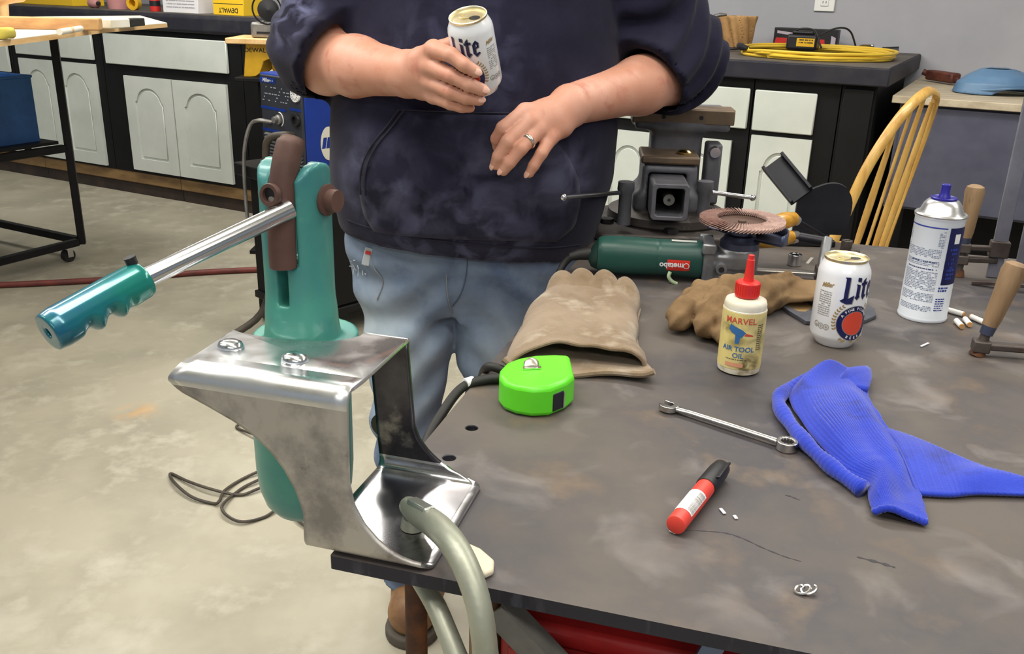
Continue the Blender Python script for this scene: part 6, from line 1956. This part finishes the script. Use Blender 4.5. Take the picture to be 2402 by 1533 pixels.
def headf(X, Y, Z):
    d = sbox(X, Y, Z, (0.178, 0, 0.0), (0.010, 0.034, 0.0335), 0.006)
    d = smin(d, sbox(X, Y, Z, (0.214, 0, -0.006), (0.038, 0.030, 0.0255), 0.009), 0.004)
    d = smin(d, np.maximum(np.sqrt((X - 0.226) ** 2 + Y ** 2) - 0.032, np.abs(Z + 0.002) - 0.027), 0.006)
    d = np.maximum(d, -sbox(X, Y, Z, (0.215, -0.035, -0.012), (0.022, 0.007, 0.006), 0.002))
    return d
nets_obj('gear_head', headf, (0.16, -0.045, -0.045), (0.27, 0.045, 0.04), 0.0022, M_cast, gr, GRF)
B(GRF).tube([(0.197, -0.030, -0.004), (0.197, -0.040, -0.004)], [0.0095, 0.0085], 20).build('side_boss', M_cast, gr)
B(GRF).tube([(0.197, -0.0401, -0.004), (0.197, -0.0406, -0.004)], 0.0045, 16).build('boss_hole', M_ink, gr)
for (x, y) in ((0.176, -0.031), (0.176, 0.031)):
    B(GRF).box((x, y, 0.026), (0.022, 0.010, 0.018)).build('screw_lug', M_cast, gr, bevel=0.003)
B(GRF).lathe([(0.031, 0.0245), (0.031, 0.034), (0.027, 0.038), (0.024, 0.044), (0.018, 0.046), (0.018, 0.052), (0.0, 0.052)], (0.226, 0, 0), n=32).build('spindle_collar', M_gunmetal, gr)
b = B(GRF)
gpts = [(0.226 + 0.073 * math.cos(a), 0.073 * math.sin(a)) for a in [math.radians(-40 + 170 * k / 20) for k in range(21)]]
gin = [(0.226 + 0.026 * math.cos(a), 0.026 * math.sin(a)) for a in [math.radians(-40 + 170 * k / 20) for k in range(21)]]
vs = [(x, y, 0.040) for x, y in gpts] + [(x, y, 0.040) for x, y in gin] + [(x, y, 0.056) for x, y in gpts]
b.add(vs, [(i, i + 1, 21 + i + 1, 21 + i) for i in range(20)] + [(i, i + 1, 42 + i + 1, 42 + i) for i in range(20)])
b.build('guard', M_gunmetal, gr, solid=0.0022)
# flap disc, tilted very slightly
DZ = 0.064
def DF(p):
    return GRF((0.226 + p[0], p[1], DZ + p[2] + 0.03 * p[1]))
dk = B(DF).lathe([(0.0, 0.0005), (0.011, 0.0005), (0.011, -0.0065), (0.030, -0.006), (0.046, 0.0), (0.060, 0.0), (0.060, 0.0025), (0.045, 0.0028), (0.030, -0.003), (0.012, -0.004)], n=44).build('disc_backing', M_flapback, gr)
NF = 72
fl0 = None
for k in range(NF):
    a = 2 * PI * k / NF
    da = 2 * PI / NF * 1.9
    b = B(DF)
    vs = []
    for (r_, z_) in ((0.0395, 0.0035), (0.0675, 0.0012 + 0.0006 * random.random())):
        for (t_, dz) in ((0, 0.0), (da, 0.0062)):
            vs.append((r_ * math.cos(a + t_), r_ * math.sin(a + t_), z_ + dz))
    vs += [(x, y, z - 0.0012) for (x, y, z) in vs]
    b.add(vs, [(0, 1, 3, 2), (4, 6, 7, 5), (0, 2, 6, 4), (1, 5, 7, 3), (2, 3, 7, 6), (0, 4, 5, 1)])
    b.build('flap', M_flap, dk, smooth=0)
B(DF).lathe([(0.0, 0.004), (0.0065, 0.004), (0.0065, -0.006), (0.015, -0.006)], n=6).build('lock_nut', M_flapback, gr)
# badge, upside down as in the picture, on the near lower flank
GRr = 0.0297
def flank(s_, v_, lift):
    a = math.radians(-4) + v_ / GRr
    return GRF((s_, -(GRr + lift) * math.cos(a), (GRr + lift) * math.sin(a)))
b = B()
for i in range(12):
    for j in range(6):
        s0_, s1_ = 0.112 + 0.036 * i / 12, 0.112 + 0.036 * (i + 1) / 12
        v0_, v1_ = -0.011 + 0.018 * j / 6, -0.011 + 0.018 * (j + 1) / 6
        b.add([flank(s0_, v0_, 0.0012), flank(s1_, v0_, 0.0012), flank(s1_, v1_, 0.0012), flank(s0_, v1_, 0.0012)], [(0, 1, 2, 3)])
bd = b.build('badge', M_metred, gr, smooth=60)
g, f = text_geo('metabo', 0.0125, 0.0004, 0, 0.002)
B().add([flank(0.119 - x, -0.002 - y, 0.0016) for x, y in g], f).build('lettering', M_whiteink, bd, smooth=0)
ringp = ring_polys(0.1425, -0.002, 0.0038, 0.0048, 20)
g, f = poly_geo(ringp, None)
B().add([flank(x, y, 0.0016) for x, y in g], f).build('emblem_ring', M_whiteink, bd, smooth=0)
b = B()
for i in range(10):
    s0_, s1_ = 0.118 + 0.04 * i / 10, 0.118 + 0.04 * (i + 1) / 10
    for j in range(3):
        v0_, v1_ = 0.041 + 0.007 * j / 3, 0.041 + 0.007 * (j + 1) / 3
        b.add([flank(s0_, v0_, 0.0012), flank(s1_, v0_, 0.0012), flank(s1_, v1_, 0.0012), flank(s0_, v1_, 0.0012)], [(0, 1, 2, 3)])
b.build('rating_label', mat('silver_label', (178, 180, 176), 0.4), gr, smooth=60)
B(GRF).tube(spline([(0.118, -0.0335, -0.014), (0.116, -0.0345, -0.022), (0.122, -0.033, -0.030), (0.130, -0.030, -0.034)], 6), 0.003, 8).build('switch_edge', mat('pale_green_plastic', (176, 198, 160), 0.4), gr)
ED = 0.0065
cpts = [GRF((-0.010, 0, 0.0)), GRF((-0.035, -0.002, -0.004)), TF((-0.006, 0.85, 0.012)), TF((-0.018, 0.82, -0.03)), TF((-0.026, 0.74, -0.10)), TF((-0.028, 0.6, -0.12)), TF((-0.022, 0.47, -0.06)), TF((0.004, 0.405, 0.0062)), TF((0.030, 0.402, 0.0062)), TF((0.036, 0.385, 0.0062)), TF((0.014, 0.372, 0.0062)), TF((-0.008, 0.352, 0.001)), TF((-0.016, 0.31, -0.012)), TF((-0.018, 0.26, -0.03)), TF((-0.012, 0.24, -0.06)), TF((0.05, 0.32, -0.10)), TF((0.065, 0.62, -0.2)), TF((0.18, 0.78, -0.6)), TF((0.24, 0.9, -0.85)), TF((0.3, 1.0, -0.873))]
B().tube(spline(cpts, 8), 0.0058, 10).build('power_cord', M_rubber, gr)
B().tube([cpts[0], GRF((-0.03, -0.0015, -0.003)), GRF((-0.045, -0.004, -0.007))], [0.011, 0.009, 0.0065], 14).build('cord_boot', M_rubber, gr)
q = TF((-0.003, 0.362, 0.004))
B().tube([q - TX * 0.0035 - TY * 0.006, q + TX * 0.003 + TY * 0.004], 0.0066, 12).build('cable_tie', M_whitecard, gr)

# ================================================================== BENCH VISE
M_vise = mat('vise_casting', (104, 104, 112), 0.5, 0.25, (80, 80, 86), 12, 0.4, 0.66, 6, (92, 84, 78), 20, 0.6, 0.74, bump=0.2, bscale=90)
M_visetop = mat('worn_vise_face', (118, 98, 78), 0.5, 0.4, (92, 78, 66), 14, 0.42, 0.64)
M_vdark = mat('vise_dark', (26, 25, 28), 0.7)
M_visebase = mat('vise_base', (74, 68, 66), 0.55, 0.35, (52, 46, 44), 11, 0.42, 0.64, 6, (108, 100, 94), 22, 0.6, 0.74, bump=0.2, bscale=60)
vz = TABLE_H + 0.0005
VC = Vector((0.302, 1.80, 0))
VA = math.radians(-4)
vx, vy = V3(math.cos(VA), math.sin(VA), 0), V3(-math.sin(VA), math.cos(VA), 0)
def VF(p): return Vector((VC.x, VC.y, vz)) + vx * p[0] + vy * p[1] + V3(0, 0, p[2])     # right, away, up
vs_ = thing('bench_vise', 'large grey bench vise under the man\'s left forearm', 'vise', VF((0, 0, 0)))
# mount plate and swivel base
pl = [(-0.16, -0.12), (-0.13, -0.15), (0.10, -0.15), (0.145, -0.11), (0.145, 0.07), (0.11, 0.10), (-0.11, 0.10), (-0.16, 0.06)]
B(VF).prism(pl, 0.0, 0.016).build('mount_plate', M_visebase, vs_, bevel=0.004)
B(VF).lathe([(0.115, 0.016), (0.118, 0.020), (0.116, 0.034), (0.104, 0.040), (0.085, 0.046), (0.0, 0.046)], (0, 0, 0), n=44).build('swivel_base', M_visebase, vs_)
for k in range(3):
    a = math.radians(-150 + 60 * k)
    B(VF).lathe([(0.014, 0), (0.014, 0.008), (0.0, 0.009)], (0.138 * math.cos(a), 0.125 * math.sin(a), 0.0165), n=6).build('mount_bolt', M_vdark, vs_)
# fixed body: square hollow with the slide channel running through
def vbody(X, Y, Z):
    d = sbox(X, Y, Z, (-0.006, -0.01, 0.088), (0.052, 0.058, 0.046), 0.01)
    d = smin(d, sbox(X, Y, Z, (-0.006, -0.005, 0.060), (0.066, 0.066, 0.020), 0.012), 0.02)
    d = smin(d, sbox(X, Y, Z, (0.01, 0.045, 0.135), (0.05, 0.030, 0.065), 0.01), 0.015)
    d = smin(d, sbox(X, Y, Z, (0.018, 0.042, 0.205), (0.092, 0.034, 0.018), 0.006), 0.02)
    return np.maximum(d, -sbox(X, Y, Z, (-0.010, -0.05, 0.080), (0.036, 0.10, 0.037), 0.004))
nets_obj('body', vbody, (-0.1, -0.09, 0.03), (0.13, 0.1, 0.235), 0.0036, M_vise, vs_, VF)
B(VF).bx(-0.062, 0.048, -0.074, 0.038, 0.1345, 0.150).build('anvil', M_visetop, vs_, bevel=0.004)
# slide tail: open square channel with the screw in it
ro, ri = 0.0340, 0.0255
sq = lambda r_: [(r_ * x, r_ * y) for x, y in ((-1, -0.86), (-0.86, -1), (0.86, -1), (1, -0.86), (1, 0.86), (0.86, 1), (-0.86, 1), (-1, 0.86))]
B(VF).annulus(sq(ro), sq(ri), -0.155, 0.06, lambda u, v, w_: (u - 0.010, w_, v + 0.080)).build('slide', M_vise, vs_, bevel=0.002)
B(VF).prism(sq(ri - 0.0005), 0.03, 0.032, lambda u, v, w_: (u - 0.010, w_, v + 0.080)).build('slide_back', M_vdark, vs_, smooth=0)
B(VF).tube([(-0.010, -0.132, 0.080), (-0.010, 0.028, 0.080)], 0.0105, 20).build('screw', M_greymetal, vs_)
B(VF).tube([(-0.010, -0.1323, 0.080), (-0.010, -0.1326, 0.080)], 0.003, 12).build('screw_centre', M_vdark, vs_)
# jaws
B(VF).bx(-0.080, 0.116, 0.007, 0.020, 0.200, 0.2275).build('jaw_plate', M_visetop, vs_, bevel=0.002)
for x in (-0.02, 0.052):
    B(VF).tube([(x, 0.0069, 0.213), (x, 0.0062, 0.213)], 0.0042, 12).build('jaw_screw', M_vdark, vs_)
B(VF).bx(-0.082, 0.118, 0.0205, 0.078, 0.2225, 0.2285).build('jaw_top', M_visetop, vs_, bevel=0.002)
# front jaw beyond, and the handle side
def vfront(X, Y, Z):
    d = sbox(X, Y, Z, (0.018, 0.125, 0.203), (0.095, 0.036, 0.020), 0.008)
    d = smin(d, sbox(X, Y, Z, (0.01, 0.128, 0.13), (0.045, 0.034, 0.08), 0.012), 0.02)
    return d
nets_obj('moving_jaw', vfront, (-0.1, 0.08, 0.04), (0.13, 0.175, 0.235), 0.0045, M_vise, vs_, VF)
# side lug on the right with a bright bolt
B(VF).bx(0.068, 0.098, 0.0, 0.05, 0.046, 0.165).build('side_lug', M_vise, vs_, bevel=0.005)
B(VF).tube([(0.083, -0.001, 0.150), (0.083, -0.010, 0.150)], [0.012, 0.010], 16).build('lug_bolt', M_chrome, vs_)
# swivel lock handles
def lock(x, y, z, tip, lean):
    h = B(VF).tube([(x, y, z - 0.062), (x, y, z - 0.03), (x, y, z - 0.005), (x, y, z + 0.004), (x, y, z + 0.018)], [0.013, 0.012, 0.012, 0.016, 0.015], 18).build('lock_nut', M_vise, vs_)
    B(VF).tube([(x - 0.012 * lean, y - 0.014, z), tip], 0.0042, 10).build('lock_bar', M_chrome, h)
    B(VF).ball(tip, 0.0062, 12).build('bar_end', M_chrome, h)
_t = Q(1322, 462, 1.47) - Vector((VC.x, VC.y, vz))
lock(-0.090, -0.128, 0.092, (_t.dot(vx), _t.dot(vy), _t.z), 1)
lock(0.062, -0.070, 0.088, (0.152, -0.075, 0.079), -1)
q = VF((0.022, -0.035, 0.1502))
o = B().tube([q + V3(0, 0, 0.0), q + V3(0, 0, 0.004), q + V3(0, 0, 0.0075), q + V3(0, 0, 0.009)], [0.014, 0.0155, 0.012, 0.006], 20).build('brass_nut', mat('bright_brass', (236, 214, 150), 0.15, 1.0))
tag(o, 'bright brass-coloured button lying on the vise anvil', 'button')

# ================================================================== BLACK STEEL CHANNEL PIECE
M_chan = mat('dark_mill_steel', (38, 38, 46), 0.45, 0.4, (26, 26, 32), 12)
t = thing('steel_weldment', 'black half-round steel plate with welded channel arm near the chair', 'weldment', Vector((0.52, 1.70, TABLE_H)))
YW = 1.70
PL = lambda px, py: Q(px, py, YW)
hp = [PL(1858, 546), PL(1866, 500), PL(1872, 462), PL(1900, 446), PL(1940, 432), PL(1970, 432), PL(1990, 446), PL(2000, 475), PL(1992, 520), PL(1984, 552)]
hp = hp[:3] + spline(hp[3:9], 4) + hp[9:]
n = len(hp)
B().add([p_ for p_ in hp] + [p_ + V3(0.002, 0.012, 0) for p_ in hp], [tuple(range(n)), tuple(range(n, 2 * n))[::-1]] + [(i, (i + 1) % n, n + (i + 1) % n, n + i) for i in range(n)]).build('half_round_plate', M_chan, t, smooth=20)
a, c = PL(1880, 462) + V3(0, -0.004, 0), PL(1830, 392) + V3(0, 0.05, 0)
dv = (c - a).normalized()
for (o1, o2, wd, ht, nm) in ((0.0, 0.0, 0.044, 0.006, 'web'), (-0.021, -0.009, 0.006, 0.022, 'flange'), (0.021, -0.009, 0.006, 0.022, 'flange')):
    sx = V3(0, -1, 0).cross(dv).normalized()
    sy = dv.cross(sx)
    B().bar(a + sx * o1 - sy * o2, c + sx * o1 - sy * o2, wd, ht, (0, -1, 0)).build(nm, M_chan, t, bevel=0.001)
q0, q1 = PL(1858, 548), PL(1990, 556)
B().bx(0.492, 0.60, 1.665, 1.715, TABLE_H + 0.0005, TABLE_H + 0.012).build('foot', M_chan, t, bevel=0.002)

# ================================================================== BAR CLAMP WITH YELLOW HANDLE (lying)
M_hyel = mat('varnished_handle', (206, 152, 44), 0.35, 0, (170, 118, 30), 14, stretch=(1, 6, 6), coat=0.3)
M_hwood = mat('dirty_handle_wood', (152, 124, 92), 0.65, 0, (120, 94, 68), 10, 0.4, 0.66, 6, (92, 72, 60), 24, 0.6, 0.74, stretch=(3, 3, 0.6), bump=0.15)
M_bar = mat('bright_bar_steel', (196, 192, 186), 0.28, 0.9)
M_oldiron = mat('old_clamp_iron', (92, 84, 80), 0.5, 0.5, (66, 54, 52), 16, 0.42, 0.66, 6, (116, 78, 60), 22, 0.6, 0.74)
t = thing('bar_clamp', 'bar clamp with yellow varnished handle lying behind the grinder', 'clamp', P(1870, 600))
zh = TABLE_H + 0.050
a, c = P(1765, 566, zh), P(1856, 556, zh)
B().tube([a, a.lerp(c, 0.15), a.lerp(c, 0.5), a.lerp(c, 0.85), c], [0.009, 0.0135, 0.015, 0.0135, 0.011], 18).build('handle', M_hyel, t)
d_ = (c - a).normalized()
B().tube([c, c + d_ * 0.012], [0.0118, 0.0105], 18).build('ferrule', M_chrome, t)
e = P(1937, 567, zh)
B().tube([c + d_ * 0.012, e], 0.0085, 14).build('screw', M_chan, t)
ja, jb = P(1941, 560, zh + 0.012), P(1926, 640, TABLE_H + 0.018)
B().bar(ja, jb, 0.017, 0.015, (1, 0, 0)).build('jaw', M_cast, t, bevel=0.003)
B().bar(P(1912, 640, TABLE_H + 0.015), P(1952, 643, TABLE_H + 0.015), 0.028, 0.026).build('slider', M_oldiron, t, bevel=0.003)
B().bar(P(1770, 634, TABLE_H + 0.013), P(1990, 646, TABLE_H + 0.013), 0.017, 0.006).build('bar', M_bar, t, bevel=0.001)
B().bar(P(1893, 620, TABLE_H + 0.025), P(1905, 606, TABLE_H + 0.03), 0.005, 0.004).build('lever', M_bar, t)
# black knob beside it
for (pa, r_, lb) in (((1984, 586), 0.011, 'dark steel nut at the far edge behind the white can'), ((2003, 605), 0.009, 'rusty steel nut just behind the white can\'s rim'), ((1862, 622), 0.012, 'chromed socket lying beside the silver clamp bar')):
    q = P(*pa)
    nt_ = thing('steel_nut', lb, 'nut', q)
    m_ = M_chrome if 'chromed' in lb else M_oldiron
    B().lathe([(r_ * 0.5, 0.0006), (r_, 0.0006), (r_, r_ * 1.7), (r_ * 0.5, r_ * 1.7), (r_ * 0.5, 0.0006)], q, n=6 if 'nut' in lb else 20).build('hexagon' if 'nut' in lb else 'barrel', m_, nt_, bevel=0.001)
    B().lathe([(r_ * 0.52, r_ * 0.6), (0, r_ * 0.6)], q, n=12).build('bore', M_vdark, nt_)
# file with a yellow handle tipped up behind the disc
t = thing('file', 'file with rounded yellow handle lying behind the flap disc', 'file', P(1850, 560))
zf = TABLE_H + 0.075
a, c = P(1806, 524, zf), P(1862, 513, zf)
B().tube([a, a.lerp(c, 0.2), a.lerp(c, 0.6), c], [0.006, 0.012, 0.015, 0.012], 16).build('handle', M_hyel, t)
e = P(1945, 562, TABLE_H + 0.03)
B().tube([c, c + (e - c) * 0.1], [0.011, 0.009], 14).build('ferrule', M_chrome, t)
B().bar(c + (e - c) * 0.1, e, 0.014, 0.006).build('blade', M_chan, t, bevel=0.001)
a, c = Q(1722, 488, 1.62), Q(1812, 516, 1.60)
tag(B().tube([a, c, c + (c - a) * 0.2], 0.0016, 8).build('welding_rod', M_chan), 'thin dark welding rod sticking out behind the flap disc', 'rod')

# flat plate with a diamond opening
M_dkpl = mat('dark_plate', (104, 106, 116), 0.4, 0.5, (84, 86, 96), 14)
zp = TABLE_H + 0.006
oo = [P(1818, 704, zp), P(1838, 682, zp), P(1872, 671, zp), P(1930, 668, zp), P(1995, 690, zp), P(2050, 722, zp), P(2056, 738, zp), P(2030, 750, zp), P(1960, 756, zp), P(1890, 752, zp), P(1850, 728, zp)]
ii = [P(1834, 706, zp), P(1850, 700, zp), P(1876, 696, zp), P(1892, 702, zp), P(1904, 710, zp), P(1908, 714, zp), P(1906, 718, zp), P(1900, 724, zp), P(1888, 730, zp), P(1872, 729, zp), P(1850, 718, zp)]
o = B().annulus([(p_.x, p_.y) for p_ in oo], [(p_.x, p_.y) for p_ in ii], TABLE_H + 0.0006, zp, lambda u, v, w_: (u, v, w_)).build('steel_plate', M_dkpl, smooth=0, bevel=0.0008)
tag(o, 'flat dark steel plate with diamond opening between oil bottle and white can', 'plate')
B().add([(q_.x, q_.y, TABLE_H + 0.0022) for q_ in ii], [tuple(range(len(ii)))]).build('card_backing', mat('tan_card', (176, 146, 100), 0.8), o, smooth=0)

# ================================================================== TWO UPRIGHT BAR CLAMPS AT RIGHT
def fclamp(label, sx, sy, bx_, by_, hz, htop, tilt, arms, barz, bw=0.022):
    t = thing('bar_clamp', label, 'clamp', TF((sx, sy, 0)))
    lean = V3(tilt[0], tilt[1], 0)
    at = lambda z: V3(sx, sy, z) + lean * z
    B(TF).tube([at(hz), at(hz + 0.012), at(hz + (htop - hz) * 0.5), at(htop - 0.012), at(htop - 0.003), at(htop)], [0.0095, 0.0112, 0.0128, 0.0155, 0.0135, 0.008], 18).build('handle', M_hwood, t)
    B(TF).tube([at(hz - 0.012), at(hz)], [0.0085, 0.0095], 16).build('ferrule', M_gunmetal, t)
    B(TF).tube([at(0.010), at(hz - 0.010)], 0.0062, 12).build('screw', M_oldiron, t)
    B(TF).tube([at(0.0006), at(0.011)], [0.0105, 0.008], 16).build('swivel_foot', M_rust, t)
    for (z, th_, m_) in arms:
        p_ = at(z)
        B(TF).bar((p_.x - 0.008, p_.y, z), (bx_, by_, z), th_, 0.009, (0, 0, 1)).build('arm', m_, t, bevel=0.002)
        B(TF).bx(p_.x - 0.0105, p_.x + 0.0105, p_.y - 0.0105, p_.y + 0.0105, z - 0.008, z + 0.008).build('screw_boss', M_oldiron, t, bevel=0.002)
    B(TF).bx(bx_ - bw / 2, bx_ + bw / 2, by_ - 0.004, by_ + 0.004, 0.0006, barz).build('bar', M_lilac, t, bevel=0.001)
    B(TF).bx(bx_ - bw / 2 - 0.004, bx_ + bw / 2 + 0.004, by_ - 0.009, by_ + 0.009, arms[0][0] - 0.014, arms[0][0] + 0.014).build('slider', M_oldiron, t, bevel=0.002)
    return t
M_lilac = mat('lilac_grey_steel', (138, 138, 152), 0.4, 0.4, (112, 112, 124), 9)
fclamp('upright bar clamp with worn wooden handle behind the aerosol can', 0.631, 1.075, 0.688, 1.088, 0.068, 0.156, (0.0, 0.0), [(0.050, 0.012, M_oldiron), (0.030, 0.014, M_oldiron)], 0.30)
fclamp('nearer upright bar clamp with leaning wooden handle at the right edge', 0.597, 0.682, 0.735, 0.70, 0.042, 0.128, (0.20, 0.06), [(0.014, 0.016, M_oldiron)], 0.26, 0.026)
o = B(TF).bx(0.712, 0.734, 1.06, 1.068, 0.0006, 0.34).build('steel_bar', M_lilac, bevel=0.001)
tag(o, 'grey upright flat bar at the right edge behind the clamps', 'bar')
o = B(TF).bx(0.722, 0.90, 0.955, 0.958, 0.0006, 0.22).build('steel_sheet', mat('blue_grey_sheet', (118, 132, 142), 0.35, 0.5, (98, 108, 110), 8), bevel=0.0005)
tag(o, 'blue-grey metal sheet standing upright at the right edge', 'sheet')
b = B(TF)
b.bar((0.70, 1.02, 0.055), (0.645, 1.03, 0.048), 0.010, 0.006)
b.bar((0.70, 1.02, 0.055), (0.80, 1.0, 0.055), 0.010, 0.006)
o = b.build('steel_offcut', M_oldiron, bevel=0.001)
o.location.z = TABLE_H + 0.0006
tag(o, 'bent rusty steel strip lying at the foot of the upright bar clamps', 'offcut')

# ================================================================== SMALL SCRAPS ON THE BENCH
M_chip = mat('bright_swarf', (214, 212, 208), 0.25, 1.0)
p = P(1883, 1390, TABLE_H)
pts = [p + V3(0.0045 * math.cos(k * 0.9) - 0.004 + k * 0.0007, 0.0035 * math.sin(k * 0.9), 0.0032 + 0.0022 * math.sin(k * 0.9 + 1)) for k in range(16)]
tag(B().tube(spline(pts, 3), 0.0011, 6).build('metal_shaving', M_chip), 'curled bright metal shaving near the front edge of the bench', 'shaving')
for (pp, q_, lb) in (((1690, 1192), (1700, 1204), 'white chip lying right of the marker cap'), ((1722, 1208), (1728, 1216), 'smaller white chip lying right of the marker'), ((1572, 1243), (1586, 1250), 'white flake at the foot of the red marker'), ((2160, 812), (2178, 804), 'white paint fleck in front of the aerosol can')):
    a, c = P(*pp, TABLE_H + 0.0012), P(*q_, TABLE_H + 0.0012)
    o = B().bar(a, c, 0.003, 0.0012).build('paint_chip', M_whitecard, bevel=0.0003)
    tag(o, lb, 'chip')

# scorched scribe marks lying in the plate surface
M_scorch = mat('scorch', (44, 42, 48), 0.6)
def ribbon(pix, w0, w1, name):
    c_ = spline([P(x, y, TABLE_H + 0.0002) for x, y in pix], 6)
    b = B()
    n_ = len(c_)
    vs = []
    for k, p_ in enumerate(c_):
        t_ = (c_[min(k + 1, n_ - 1)] - c_[max(k - 1, 0)]).normalized()
        sd = V3(-t_.y, t_.x, 0) * (w0 + (w1 - w0) * k / (n_ - 1)) * (0.6 + 0.4 * math.sin(k * 1.7)) * math.sin(PI * (0.06 + 0.9 * k / (n_ - 1))) ** 0.5
        vs += [p_ + sd, p_ - sd]
    b.add(vs, [(2 * k, 2 * k + 1, 2 * k + 3, 2 * k + 2) for k in range(n_ - 1)])
    b.build(name, M_scorch, bench, smooth=0)
ribbon([(1606, 1243), (1660, 1245), (1706, 1250), (1745, 1263), (1790, 1284), (1840, 1304), (1880, 1316)], 0.0007, 0.0014, 'scorch_mark')
ribbon([(1842, 1160), (1856, 1164), (1876, 1172)], 0.0018, 0.0014, 'scorch_mark')
ribbon([(2010, 1305), (2060, 1318), (2100, 1330)], 0.002, 0.003, 'scorch_mark')
